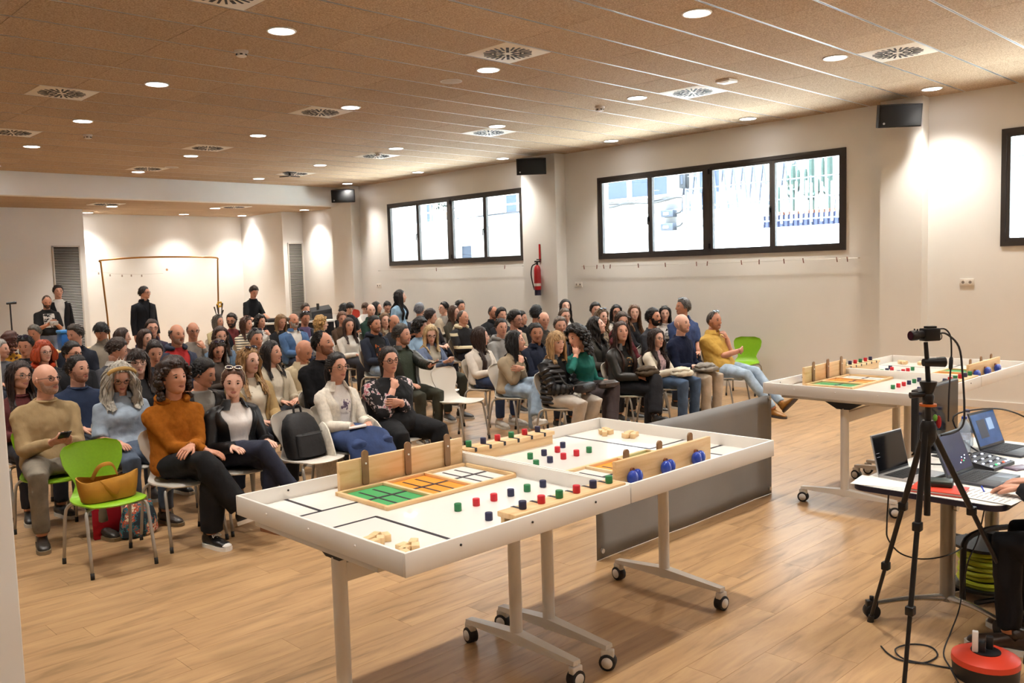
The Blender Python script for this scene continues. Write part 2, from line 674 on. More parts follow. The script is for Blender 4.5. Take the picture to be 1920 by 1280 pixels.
def person(name_label, pos, yaw=0.0, head=(0, 0, 0), fem=False, tone=1, b=1.0, belly=0.0, lean=(0.0, 0.0), stand=False,
           hair=('short', '2a1d16'), top=('pull', '444444'), pants='2b2f3d', pkind='cloth', arms='lap', legs='sit', shoes='333333', sole='d8d4cc',
           glasses=None, shades=None, beard=None, lod=1, group='seated audience', label_cat='person', sleeve=1.0, wide=1.0, extra=None, hs=1.0):
    """pos = head centre in the room; lean = (sideways, back) offset of the head from the hips, in the person's own frame"""
    hx, hy, hz = pos
    cy_, sy_ = math.cos(yaw), math.sin(yaw)
    ox = hx - (cy_ * lean[0] - sy_ * lean[1])
    oy = hy - (sy_ * lean[0] + cy_ * lean[1])
    C = np.array((lean[0], lean[1], hz))          # head centre, local
    hy_, hp_, hr_ = head
    R = rotm(hy_, hp_, hr_)
    sk = skin(tone)
    hcol = hair[1]
    zb = .90 if stand else .475                       # bottom of torso
    Nk = C + R @ np.array((0, .028, -.085)) * .55 + np.array((0, .01, -.11))
    Nk = np.array((Nk[0] * .8, Nk[1], hz - .150 * hs))
    T = TORSO_F if fem else TORSO_M
    tt = np.array([s[0] for s in T])
    nst = (60 if 'puffer' in str(top) else 26) if lod == 0 else 14
    ts = np.linspace(0, 1, nst)
    rx = np.interp(ts, tt, [s[1] for s in T])
    ry = np.interp(ts, tt, [s[2] for s in T])
    yo = np.interp(ts, tt, [s[3] for s in T])
    body_k = np.where(ts < .9, b, 1 + (b - 1) * .3)
    rx = rx * body_k
    ry = ry * (1 + (body_k - 1) * 1.2)
    bl = belly * np.exp(-((ts - .28) / .2) ** 2)
    ry = ry + bl * .5
    yo = yo - bl * .5
    P0 = np.array((0, .015, zb))
    cen = np.array([P0 + (Nk - P0) * t + np.array((0, .02 * math.sin(PI * t), 0)) for t in ts])
    cen[:, 1] += yo

    def torso_rings(off, n=20, puff=0.0, lo=0.0, hi=1.0):
        an = np.linspace(0, 2 * PI, n, endpoint=False)
        rings = []
        for i, t in enumerate(ts):
            if t < lo or t > hi:
                continue
            o = off + puff * (abs(math.sin(t * PI * 9)) - .5)
            fold = 1 + .0 * t
            rings.append(cen[i] + np.stack([(rx[i] + o) * np.cos(an) * fold, (ry[i] + o) * np.sin(an), np.zeros(n)], 1))
        return rings

    sw = (.150 if fem else .168) * (1 + (b - 1) * .6)
    tS = .81
    cS = P0 + (Nk - P0) * tS + np.array((0, .025, 0))
    l1, l2 = (.265, .235) if fem else (.285, .25)
    l1 *= hs
    l2 *= hs
    # --- arm targets
    if isinstance(arms, str):
        if stand:
            tgt = {'hang': [((.24, -.02, hz - .80), (.02, -.2, -1), (-1, 0, 0), .3), ((-.24, -.02, hz - .80), (-.02, -.2, -1), (1, 0, 0), .3)],
                   'phone': [((.07, -.26, hz - .42), (-.3, -.6, .3), (-.3, .4, .9), .6), ((-.07, -.26, hz - .42), (.3, -.6, .3), (.3, .4, .9), .6)],
                   'reach': [((.14, -.40, hz - .58), (-.1, -.8, -.4), (0, -.2, -1), .3), ((-.16, -.34, hz - .6), (.1, -.8, -.4), (0, -.2, -1), .3)]}[arms]
        else:
            ch = C + np.array((0, -.11, -.155))
            tgt = {
                'lap': [((.085, -.25, .67), (-.75, -.5, -.15), (0, .1, -1), .55), ((-.085, -.26, .665), (.75, -.5, -.15), (0, .1, -1), .55)],
                'thigh': [((.14, -.24, .655), (-.1, -1, -.12), (0, 0, -1), .25), ((-.14, -.24, .655), (.1, -1, -.12), (0, 0, -1), .25)],
                'cross': [((-.07, -.23, .80), (-1, .12, .05), (0, 1, 0), .3), ((.06, -.26, .775), (1, .12, .1), (0, 1, 0), .3)],
                'chin': [((-.06, -.22, .79), (-1, .15, .1), (0, 1, 0), .4), (ch + np.array((-.075, -.035, -.075)), (.45, .25, .9), (.3, 1, 0), 1.0)],
                'chinl': [(ch + np.array((.075, -.035, -.075)), (-.45, .25, .9), (-.3, 1, 0), 1.0), ((.06, -.22, .79), (1, .15, .1), (0, 1, 0), .4)],
                'cheek': [((.13, -.25, .655), (-.1, -1, -.1), (0, 0, -1), .3), (C + np.array((-.095, -.07, -.175)), (.25, .3, .9), (.6, .6, 0), .5)],
                'phone': [((.06, -.27, .74), (-.35, -.75, .25), (-.4, .3, .85), .7), ((-.06, -.27, .74), (.35, -.75, .25), (.4, .3, .85), .7)],
                'down': [((.19, -.12, .64), (-.1, -1, -.2), (0, 0, -1), .3), ((-.19, -.12, .64), (.1, -1, -.2), (0, 0, -1), .3)],
                'point': [((.02, -.42, .86), (.1, -1, .35), (-.3, .2, .9), .35), ((-.13, -.24, .66), (.1, -1, -.1), (0, 0, -1), .3)],
                'type': [((.09, -.36, .80), (-.25, -1, -.1), (0, 0, -1), .55), ((-.09, -.36, .80), (.25, -1, -.1), (0, 0, -1), .55)],
            }[arms]
    else:
        tgt = arms
    bm_ = MB()        # the body
    arm_data = []
    for sgn, tg in zip((1, -1), tgt):
        S = cS + np.array((sgn * sw, 0, 0))
        pole = (sgn * .55, .45, -1) if not (isinstance(arms, str) and arms == "hang") else (sgn * .3, 1, 0)
        W = np.array(tg[0], float)
        E_, W = ik(S, W, l1, l2, pole)
        d = np.array(tg[1], float)
        arm_data.append((S, E_, W, sgn))
        inn = S - np.array((sgn * .06, 0, .0))
        path = [inn, S, S + (E_ - S) * .5, E_ - (E_ - S) * .1, E_ + (W - E_) * .1, E_ + (W - E_) * .5, W]
        bm_.tube(path, [.04, .046, .042, .037, .037, .034, .026] if fem else [.045, .052, .047, .041, .041, .038, .029], 10)
        hand(bm_, W, d, tg[2], sgn, tg[3], (.90 if fem else 1.0) * hs)
    # trunk + neck in one loft, head on top
    trunk = torso_rings(-.006, 14)
    nr = .049 if fem else .058
    he = C + R @ np.array((0, .012, -.07))
    an = np.linspace(0, 2 * PI, 14, endpoint=False)
    for q in (.25, .6, 1.0):
        p = Nk + (he - Nk) * q
        trunk.append(p + np.stack([nr * np.cos(an), nr * np.sin(an), np.zeros(14)], 1))
    bm_.loft(trunk)
    hr = [C + rg * hs @ R.T for rg in head_rings(True, fem)]
    bm_.loft(hr, True, True)
    X = lambda p: C + R @ (np.array(p, float) * hs)
    for sgn in (1, -1):
        ex, ez = .0305 * sgn, .006
        ey = -.0745 if not fem else -.0715
        bm_.ell(X((ex, ey, ez)), (.0146, .0128, .0078), 8, 6, 2, R)
        bm_.ell(X((ex, ey - .0088, ez)), (.0068, .0047, .0068), 8, 5, 3, R)
        bm_.tube([X((ex - .0135, ey - .0062, ez - .001)), X((ex - .006, ey - .012, ez + .0055)), X((ex + .006, ey - .012, ez + .0055)), X((ex + .0135, ey - .0062, ez - .001))], [.0014, .0022, .0022, .0014], 5, mi=3)
        bm_.tube([X((ex - sgn * .016, ey - .0155, ez + .018)), X((ex, ey - .0145, ez + .0225)), X((ex + sgn * .017, ey - .0035, ez + .019))], [(.0018, .0032), (.002, .004), (.0014, .002)], 6, mi=4)
        bm_.ell(X((sgn * (.0705 if fem else .0755), .008, -.004)), (.009, .018, .03), 8, 6, 0, R @ rotm(sgn * .35, 0, 0))
    ly = -.0965 if not fem else -.0925
    bm_.tube([X((-.0235, ly + .013, -.0585)), X((-.012, ly + .003, -.0555)), X((0, ly, -.0565)), X((.012, ly + .003, -.0555)), X((.0235, ly + .013, -.0585))], [(.001, .001), (.003, .0034), (.0034, .0032), (.003, .0034), (.001, .001)], 6, mi=1)
    bm_.tube([X((-.021, ly + .012, -.0605)), X((-.01, ly + .002, -.0645)), X((.01, ly + .002, -.0645)), X((.021, ly + .012, -.0605))], [(.001, .001), (.0034, .004), (.0034, .004), (.001, .001)], 6, mi=1)
    # legs of the body
    if stand:
        lg = [[(.09, .02, .9), (.10, -.01, .5), (.11, .03, .1)], [(-.09, .02, .9), (-.10, -.01, .5), (-.11, .03, .1)]]
    else:
        lg = {'sit': [[(.085, .02, .54), (.13, -.41, .53), (.12, -.39, .1)], [(-.085, .02, .54), (-.13, -.41, .53), (-.12, -.39, .1)]],
              'apart': [[(.085, .02, .54), (.22, -.40, .53), (.21, -.43, .1)], [(-.085, .02, .54), (-.2, -.40, .53), (-.19, -.36, .1)]],
              'crossl': [[(.085, .02, .55), (.0, -.42, .64), (-.20, -.56, .27)], [(-.085, .02, .54), (-.07, -.42, .525), (-.05, -.38, .1)]],
              'crossr': [[(.085, .02, .54), (.07, -.42, .525), (.05, -.38, .1)], [(-.085, .02, .55), (.0, -.42, .64), (.20, -.56, .27)]],
              'ext': [[(.085, .02, .54), (.10, -.42, .52), (.06, -.80, .16)], [(-.085, .02, .54), (-.10, -.41, .50), (-.06, -.76, .1)]],
              'back': [[(.085, .02, .54), (.12, -.38, .52), (.10, -.22, .1)], [(-.085, .02, .54), (-.12, -.38, .52), (-.10, -.24, .1)]]}[legs]
    for L in lg:
        bm_.tube(L, [.07, .05, .038], 8)
    mats_ = [sk, mat('lip_%d' % tone, tuple(v * k for v, k in zip(H({0: 'b96a60', 1: 'a55a50', 2: '93503f', 3: '7f4538', 4: '6d3b30'}[tone]), (1, 1, 1))), .45), mat('eye_white', (.62, .58, .54), .25), mat('eye_iris', (.018, .011, .008), .2), hairmat(hcol if hair[0] != 'bald' else '4a3b30')]
    root = bm_.build('person', mats_, None, True, None, loc=(ox, oy, 0), rot=(0, 0, yaw))
    tag(root, name_label, label_cat, group)
    # --- top
    tk, tc = top[0], top[1]
    opt = top[2] if len(top) > 2 else {}
    kind = opt.get('kind', 'cloth')
    tm = opt['mat'] if 'mat' in opt else cloth(tc, kind)
    vox = (.0115, .015, .02)[lod]
    puff = .024 if kind == 'puffer' else 0

    def sleeves(mb, off, frac, mi=0):
        for S, E_, W, sgn in arm_data:
            inn = S - np.array((sgn * .075, -.0, -.022))
            full = [inn, S + np.array((sgn * .004, 0, -.004)), S + (E_ - S) * .3, S + (E_ - S) * .6, E_ - (E_ - S) * .08, E_ + (W - E_) * .08, E_ + (W - E_) * .4, E_ + (W - E_) * .75, W - (W - E_) * .0]
            r = np.array([.052, .061, .058, .052, .047, .047, .044, .039, .034]) * (.88 if fem else 1) * (1 + (b - 1) * .8) + off
            sN = {1.0: 9, .8: 8, .7: 7, .4: 5, .33: 4}.get(frac, 9)
            p, rr = full[:sN], r[:sN]
            if frac < .5:
                rr = rr + np.linspace(0, .012, sN)
            if lod == 0 and frac >= .5:
                p = catmull(p, 3)
                rr = np.interp(np.linspace(0, 1, len(p)), np.linspace(0, 1, len(r[:sN])), rr)
                q = np.arange(len(p))
                rr = rr * (1 + (.035 if not puff else .0) * np.sin(q * 2.1 + sgn)) + puff * .8 * (np.abs(np.sin(q * 1.57)) - .5)
            mb.tube(p, list(rr), 12, mi=mi)
    if tk == 'pull':
        mb = MB().loft(torso_rings(.012, 22, puff))
        sep = opt.get('sleeve_mat')
        if not sep:
            sleeves(mb, .004, sleeve)
        o = mb.build(opt.get('name', 'sweater'), tm, root, True, None)
        if lod < 2:
            remesh(o, vox, 4, .02 if lod == 0 else .014, .09)
        if sep:
            m2 = MB()
            sleeves(m2, .014, sleeve)
            m2.build('sleeves', sep, root, True, None)
    else:
        mb = MB().loft(torso_rings(.006, 20))
        o = mb.build(opt.get('inner_name', 'shirt'), opt['inner_mat'] if 'inner_mat' in opt else cloth(opt.get('inner', 'dddddd')), root, True, None)
        gap = opt.get('gap', 1.0)
        gfn = lambda t: np.interp(t, [0, .35, .7, .88, 1], [.30 * gap, .30 * gap, .42 * gap, .62 * max(gap, .6), 1.0])
        mb = MB()
        rings = []
        K = 26
        for i, t in enumerate(ts):
            if t > .975:
                continue
            g = gfn(t)
            an2 = np.linspace(g, 2 * PI - g, K) - PI / 2
            o1 = .024 + puff * (abs(math.sin(t * PI * 9)) - .5) * 1.2
            w = 1 + .02 * np.sin(an2 * 7 + t * 9)
            out = cen[i] + np.stack([(rx[i] + o1) * np.cos(an2) * w, (ry[i] + o1) * np.sin(an2) * w, np.zeros(K)], 1)
            o2 = .009
            inn = cen[i] + np.stack([(rx[i] + o2) * np.cos(an2), (ry[i] + o2) * np.sin(an2), np.zeros(K)], 1)[::-1]
            rings.append(np.concatenate([out, inn]))
        n2 = 2 * K
        mb.loft(rings, True, True)
        sleeves(mb, .012, sleeve)
        mb.build(opt.get('name', 'jacket'), tm, root, True, 60)
    col_ = opt.get('collar')
    if col_:
        cmat = opt.get('collar_mat', tm)
        mb = MB()
        ax = (he - Nk) / np.linalg.norm(he - Nk)
        if col_ == 'hood':
            pts = [Nk + np.array((.098 * math.sin(q), -.088 * math.cos(q) + .012, -.01 + .028 * (1 - math.cos(q)) / 2)) for q in np.linspace(.55, 2 * PI - .55, 15)]
            mb.tube(pts, [.014] + [.03] * 3 + [.036] * 7 + [.03] * 3 + [.014], 8)
            mb.ell(Nk + np.array((0, .115, -.05)), (.105, .05, .085), 12, 8)
            nm = 'hood'
        elif col_ == 'turtle':
            mb.tube([Nk - ax * .02, Nk + ax * .02, Nk + ax * .06], [nr + .022, nr + .013, nr + .012], 14)
            nm = 'collar'
        elif col_ == 'crew':
            pts = [Nk + np.array(((nr + .02) * math.sin(q), -(nr + .02) * math.cos(q), -.006 + .01 * math.cos(q + PI))) for q in np.linspace(0, 2 * PI, 17)]
            mb.tube(pts, .009, 6)
            nm = 'collar'
        else:
            g = .5 if col_ == 'shirt' else .7
            rings = []
            for q in np.linspace(g, 2 * PI - g, 17):
                u_ = np.array((math.sin(q), -math.cos(q), 0))
                a0 = Nk + u_ * (nr + .014) + np.array((0, 0, -.012))
                a1 = Nk + u_ * (nr + .012) + np.array((0, 0, .032))
                a2 = Nk + u_ * (nr + .024) + np.array((0, 0, .030))
                a3 = Nk + u_ * (nr + .048 + (.018 if col_ == 'lapel' else 0)) + np.array((0, 0, -.016 - (.03 if col_ == 'lapel' else 0)))
                rings.append(np.array([a0, a1, a2, a3]))
            mb.loft(rings)
            nm = 'collar'
        mb.build(nm, cmat, root, True, 50)
    # --- trousers
    pm = cloth(pants, pkind)
    mb = MB()
    if stand:
        mb.tube([(0, .015, 1.0), (0, .015, .92), (0, .015, .82)], [(.17 * b, .13 * b), (.178 * b, .14 * b), (.15, .11)], 16)
        for L in lg:
            mb.tube([(L[0][0], .02, .9), (L[1][0], .0, .62), (L[1][0], 0, .5), (L[2][0], .02, .3), (L[2][0], .02, .06)], [.095, .08, .07, .066, .06], 12)
    elif legs == 'skirt':
        pass
    else:
        mb.ell((0, .02, .56), (.185 * b, .16 * b, .10), 16, 10)
        mb.ell((0, -.06, .535), (.12 * b, .17, .075), 14, 8)
        for L in lg:
            h_, k_, a_ = (np.array(p, float) for p in L)
            a2 = a_ + (k_ - a_) * .0
            d1 = (k_ - h_) / np.linalg.norm(k_ - h_)
            d2 = (a2 - k_) / np.linalg.norm(a2 - k_)
            kf = k_ + (d1 - d2) / np.linalg.norm(d1 - d2) * .012
            pts = [h_, h_ + (k_ - h_) * .5, k_ - d1 * .07, kf, k_ + d2 * .09, k_ + (a2 - k_) * .6, a2 - d2 * .02]
            w = wide
            mb.tube(pts, [.098 * b, .088 * b, .074 * (b * .5 + .5), .07, .066 * w, .06 * w, .056 * w], 14)
    o = mb.build('trousers', pm, root, True, None)
    if lod < 2:
        remesh(o, vox * 1.15, 4, .016 if lod == 0 else .01, .1)
    # --- shoes
    if shoes:
        um, sm_ = shoe_meshes()
        for q, L in enumerate(lg):
            a_ = np.array(L[2])
            raised = a_[2] > .14
            sg = 1 if q == 0 else -1
            rot = (0, 0, sg * .22)
            lc = (a_[0], a_[1] + .0, a_[2] - .1)
            if raised:
                d2 = np.array(L[2]) - np.array(L[1])
                pit = -math.atan2(-d2[1], -d2[2]) if legs == 'ext' else -.35
                rot = (pit, 0, -sg * .3 if legs.startswith('cross') else sg * .1)
                M3 = np.array(Matrix.Rotation(rot[2], 3, 'Z') @ Matrix.Rotation(rot[0], 3, 'X'))
                lc = a_ - M3 @ np.array((0, .02, .1))
            s_ = obj('shoe', um, root, lc, rot, cloth(shoes, 'leather'))
            obj('sole', sm_, s_, None, None, mat('sole_' + sole, H(sole), .7))
    # --- hair
    st = hair[0]
    ho = hair[2] if len(hair) > 2 else {}
    hm = hairmat(hcol)
    hb = MB()
    seed = int(abs(hx * 100 + hy * 37)) % 9999
    if st == 'short':
        hair_cap(hb, fem, ho.get('line', 'short'), ho.get('th', .012) * .62, .003, ho.get('top', .012) * .75, seed=seed)
        tufts(hb, fem, ho.get('line', 'short'), (520, 360, 200)[lod], .03 + ho.get('th', .012) * .7, ho.get('th', .012) * .8 + ho.get('top', .012) * .3, seed, comb=(.25, .7, -.35) if ho.get('line') != 'bangs' else (0, -.5, -.8))
    elif st == 'buzz':
        hair_cap(hb, fem, ho.get('line', 'recede'), .0035, .0006, 0, seed=seed)
    elif st == 'bald':
        if ho.get('sides', True):
            hair_cap(hb, fem, 'recede', .005, .0008, 0, horseshoe=True, seed=seed)
            tufts(hb, fem, 'recede', 120, .016, .004, seed, True)
    elif st == 'up':
        hair_cap(hb, fem, 'full', .009, .001, .008, seed=seed)
        tufts(hb, fem, 'full', (300, 200, 100)[lod], .045, .009, seed, comb=(0, 1, .1))
        if ho.get('bun'):
            hb.ell((0, .115, .055), (.04, .035, .04), 12, 8)
        else:
            hb.tube(catmull([(0, .085, .01), (0, .13, .0), (0, .145, -.06), (.0, .12, -.16), (0, .115, -.2)], 2), [.022, .026, .028, .031, .035, .034, .03, .024, .012], 10)
    elif st in ('long', 'bob', 'wavy'):
        hair_cap(hb, fem, ho.get('line', 'full'), .014, .0015, .008, seed=seed)
        tufts(hb, fem, ho.get('line', 'full'), (300, 200, 90)[lod], .06, .016, seed, comb=(0, .15, -.9) if ho.get('line') != 'bangs' else (0, -.4, -.9))
    elif st in ('afro', 'curly'):
        vol = ho.get('vol', .05)
        hair_cap(hb, fem, ho.get('line', 'full'), vol * .75, vol * .12, vol * .25, seed=seed)
        r = np.random.default_rng(seed)
        nclump = int(ho.get('n', 150) * (2.6, 1.6, .8)[lod])
        ico = _ico(2 if lod < 2 else 1)
        L_ = ho.get('len', .0)
        for _ in range(nclump):
            a = r.uniform(-PI, PI)
            z = r.uniform(-.11 - L_, .12)
            deg = abs(math.degrees(a))
            if deg < 78 and z < zline(ho.get('line', 'full'), deg) + .012:
                continue
            if deg < 50 and z < -.02:
                continue
            zz = max(-.9, min(1, z / .118))
            f_ = math.sqrt(max(0.02, 1 - zz * zz)) if z > -.05 else .92
            p = np.array(((.072 + vol * .95) * f_ * math.sin(a), -(.09 + vol * .9) * f_ * math.cos(a), z * (1 + vol * 4 * (z > 0)) * (.9 if z > 0 else 1)))
            p = p * r.uniform(.9, 1.06)
            s_ = r.uniform(.010, .021) * (1.25 if lod == 2 else 1)
            hb.add(p + ico[0] * s_ * r.uniform(.8, 1.25, 3), ico[1])
    if hb.v:
        v = np.array(hb.v) * hs @ R.T + C
        hb.v = [tuple(p) for p in v]
    if st in ('long', 'bob', 'wavy') or ho.get('curtain'):
        L_ = ho.get('len', .32 if st != 'bob' else .17)
        am = math.radians(ho.get('open', 66))
        K = 30
        aa = np.linspace(am, 2 * PI - am, K)
        lev = np.concatenate([np.linspace(.095, 0, 5), np.linspace(-.02, -L_, 11)])
        wv = ho.get('wave', .004 if st != 'wavy' else .011)
        ph0 = (seed % 60) / 10
        rings = []
        for z in lev:
            for_out = []
            for (oo, pm_) in ((.021 + ho.get('vol', 0) * float(sstep(.09, -.03, z)), .022), (.003, .006)):
                zz = min(max(z, -.0) / (.118 + oo), .99)
                fac = math.sqrt(1 - zz * zz)
                below = max(0, -z)
                end = 1 - .35 * sstep(L_ * .75, L_, below)
                w_ = oo * end + wv * np.sin(aa * 9 + z * 45 + ph0) + wv * .6 * np.sin(aa * 23 + ph0 - z * 20)
                ww = .0725 if fem else .077
                px_ = (ww + w_ + .10 * ho.get('flare', .5) * below) * np.sin(aa) * fac
                py_ = -(.094 + w_ + .02 * below) * np.cos(aa) * fac
                py_ = py_ - np.where(np.cos(aa) < -.2, .10 * sstep(.05, .16, below) * .35, 0)
                pz_ = np.full(K, max(z, -.07))
                q = C + (np.stack([px_, py_, pz_], 1) * hs) @ R.T
                if z < -.07:
                    q[:, 2] += z + .07
                # rest on the torso instead of running through it
                for i in range(K):
                    zq = q[i, 2]
                    if zq < Nk[2] + .01:
                        k_ = np.interp(zq, cen[:, 2], np.arange(nst))
                        cx_, cyy = np.interp(k_, np.arange(nst), cen[:, 0]), np.interp(k_, np.arange(nst), cen[:, 1])
                        ax_, ay_ = np.interp(k_, np.arange(nst), rx) + .03, np.interp(k_, np.arange(nst), ry) + .026
                        dx = (q[i, 0] - cx_) / ax_
                        if abs(dx) < 1:
                            yb = ay_ * math.sqrt(1 - dx * dx) + pm_
                            if abs(q[i, 1] - cyy) < yb:
                                fr_ = q[i, 1] < cyy + .01 and abs(dx) > .15
                                q[i, 1] = cyy + (-yb if fr_ else yb)
                for_out.append(q)
            rings.append(np.concatenate([for_out[0], for_out[1][::-1]]))
        hb.loft(rings, True, True)
        r = np.random.default_rng(seed)
        for _ in range((70, 40, 18)[lod]):
            i = r.uniform(0, K - 1.01)
            j = int(i)
            pts = [rg[j] + (rg[j + 1] - rg[j]) * (i - j) for rg in rings[r.integers(0, 4):]]
            pts = [p + (p - np.array((C[0], C[1], p[2]))) / (np.linalg.norm(p[:2] - C[:2]) + 1e-6) * .003 + r.normal(0, .0012, 3) for p in pts]
            pts[-1] = pts[-1] + np.array((0, 0, -r.uniform(0, .035)))
            hb.tube(pts, [.005] * (len(pts) - 2) + [.004, .001], 4)
    if hb.v:
        hb.build('hair', hm, root, True, 70)
    if beard:
        bb = MB()

        def boff(deg, z, p):
            jaw = sstep(88, 70, deg) * sstep(-.035, -.06, z) + sstep(92, 80, deg) * sstep(50, 70, deg) * sstep(.0, -.02, z)
            mus = sstep(.03, .022, np.abs(p[:, 0])) * sstep(-.038, -.043, z)
            lipx = (np.abs(p[:, 0]) < .022) & (z > -.071) & (z < -.049)
            w = np.clip(np.maximum(jaw * (deg > 0), mus), 0, 1)
            return np.where(lipx, -.004, w * beard[1] - .003 * (1 - w))
        rings = head_rings(True, fem, boff)
        vs = np.concatenate(rings)
        offv = np.concatenate([boff(np.degrees(np.where(_A > PI, 2 * PI - _A, np.abs(_A))), rg0[:, 2], rg0) for rg0 in head_rings(True, fem)])
        n = _NA
        fs = [q for j in range(len(rings) - 1) for i in range(n) for q in [(j * n + i, j * n + (i + 1) % n, (j + 1) * n + (i + 1) % n, (j + 1) * n + i)] if max(offv[list(q)]) > 0]
        bb.add(C + vs * hs @ R.T, fs)
        if beard[1] < .0045:
            st_ = skin(tone).node_tree.nodes['Principled BSDF'].inputs['Base Color'].default_value
            sk0 = H({0: 'd9a48c', 1: 'c98f74', 2: 'b97c5f', 3: 'a36a4e', 4: '8e5a41'}[tone])
            w_ = .28 + 90 * beard[1]
            w_ = min(w_, .6)
            bmat = mat('stubble_%s_%d_%d' % (beard[0], tone, int(w_ * 100)), tuple(a * (1 - w_) + b_ * w_ for a, b_ in zip(sk0, H(beard[0]))), .7, vary=((90, 90, 90), .25))
        else:
            bmat = hairmat(beard[0])
        bb.build('beard', bmat, root, True, None)
    if glasses:
        gb = MB()
        er = glasses[1] if len(glasses) > 1 else .021
        for sgn in (1, -1):
            pts = [X((sgn * .032 + er * 1.08 * math.cos(q), -.098 + .006 * abs(math.cos(q) * sgn + 1) * .5, .004 + er * .86 * math.sin(q))) for q in np.linspace(0, 2 * PI, 15)]
            gb.tube(pts, .0022, 5)
            gb.tube([X((sgn * .054, -.095, .01)), X((sgn * .079, -.06, .011)), X((sgn * .084, .0, .008)), X((sgn * .082, .02, -.004))], .002, 5)
        gb.tube([X((-.011, -.1, .008)), X((0, -.103, .011)), X((.011, -.1, .008))], .002, 5)
        go = gb.build('glasses', mat('glasses_' + glasses[0], H(glasses[0]), .3, .2), root, True, None)
        if lod < 2:
            for sgn in (1, -1):
                lb = MB()
                c_ = X((sgn * .032, -.0965, .004))
                pts = [X((sgn * .032 + er * 1.04 * math.cos(q), -.0965, .004 + er * .82 * math.sin(q))) for q in np.linspace(0, 2 * PI, 14, endpoint=False)]
                lb.add([c_] + pts, [(0, i + 1, (i + 1) % 14 + 1) for i in range(14)])
                lb.build('lens', lens_mat(), go, True, None)
    if shades:
        gb = MB()
        th = ho.get('th', .012) + .012
        Rs = np.array(Matrix.Rotation(-1.12, 3, 'X'))
        Y = lambda p: X(Rs @ (np.array(p, float) - np.array((0, .02, 0))) + np.array((0, .02, -.004)))
        lbs = []
        for sgn in (1, -1):
            lb = MB()
            lbs.append(lb)
            pts = [Y((sgn * .034 + .027 * math.cos(q), -.112 - th * .4, .006 + .023 * math.sin(q))) for q in np.linspace(0, 2 * PI, 15)]
            gb.tube(pts, .004 if shades != 'black' else .003, 6)
            gb.tube([Y((sgn * .06, -.108, .008)), Y((sgn * .086, -.06, .006)), Y((sgn * .09, .03, -.01))], .003, 5)
            lb.ell(Y((sgn * .034, -.112 - th * .4, .006)), (.026, .003, .022), 12, 6, 0, R @ Rs)
        gb.tube([Y((-.01, -.114 - th * .4, .01)), Y((.01, -.114 - th * .4, .01))], .0028, 5)
        go = gb.build('sunglasses', mat('shades_' + shades, H({'white': 'd8cfc0', 'black': '111114', 'brown': '3a2418'}[shades]), .25), root, True, None)
        for lb in lbs:
            lb.build('lens', mat('dark_lens', (.012, .01, .025), .06, 0, .8), go, True, None)
    PEOPLE.append((root, name_label, (ox, oy), yaw, stand))
    if extra:
        extra(root, dict(C=C, Nk=Nk, cen=cen, ts=ts, rx=rx, ry=ry, arms=arm_data, R=R))
    return root


_icoc = {}


def _ico(k=1):
    if k not in _icoc:
        bm = bmesh.new()
        bmesh.ops.create_icosphere(bm, subdivisions=k, radius=1)
        _icoc[k] = (np.array([v.co[:] for v in bm.verts]), [tuple(v.index for v in f.verts) for f in bm.faces])
        bm.free()
    return _icoc[k]


def lens_mat():
    if 'clear_lens' in _mats:
        return _mats['clear_lens']
    m = bpy.data.materials.new('clear_lens')
    m.use_nodes = True
    nt = m.node_tree
    nt.nodes.clear()
    out = nt.nodes.new('ShaderNodeOutputMaterial')
    mx = nt.nodes.new('ShaderNodeMixShader')
    mx.inputs[0].default_value = .12
    t = nt.nodes.new('ShaderNodeBsdfTransparent')
    g = nt.nodes.new('ShaderNodeBsdfGlossy')
    g.inputs['Roughness'].default_value = .05
    nt.links.new(t.outputs[0], mx.inputs[1])
    nt.links.new(g.outputs[0], mx.inputs[2])
    nt.links.new(mx.outputs[0], out.inputs[0])
    _mats['clear_lens'] = m
    return m


def face_cam(pos, phi, yaw=0.0):
    """head yaw (relative to the body) so the face is turned phi degrees from the viewer standing at the room's origin; + = toward the window wall"""
    bearing = math.atan2(-pos[0], -pos[1])           # direction toward origin measured from +y toward +x
    # facing vector for rotation z=a of -y is (sin a, -cos a)
    a0 = math.atan2(-pos[0], pos[1])                 # faces the origin
    a = a0 + math.radians(phi) - yaw
    return (a + PI) % (2 * PI) - PI

# ------------------------------------------------------------------ the room
CEIL, REAR_CEIL = 3.95, 3.52
WX = 11.85                       # window wall
WALL = mat('wall_paint', H('ebe9e4'), .85, spec=.25, vary=((1.5, 1.5, 1.5), .02), bump=((60, 60, 60), .06, .002))
ANTHRACITE = mat('anthracite_aluminium', H('3f3b38'), .38, .25, vary=((4, 4, 4), .06))
WHITE = mat('white_lacquer', H('e9e5df'), .35)


def tagS(o):
    o['kind'] = 'structure'
    return o


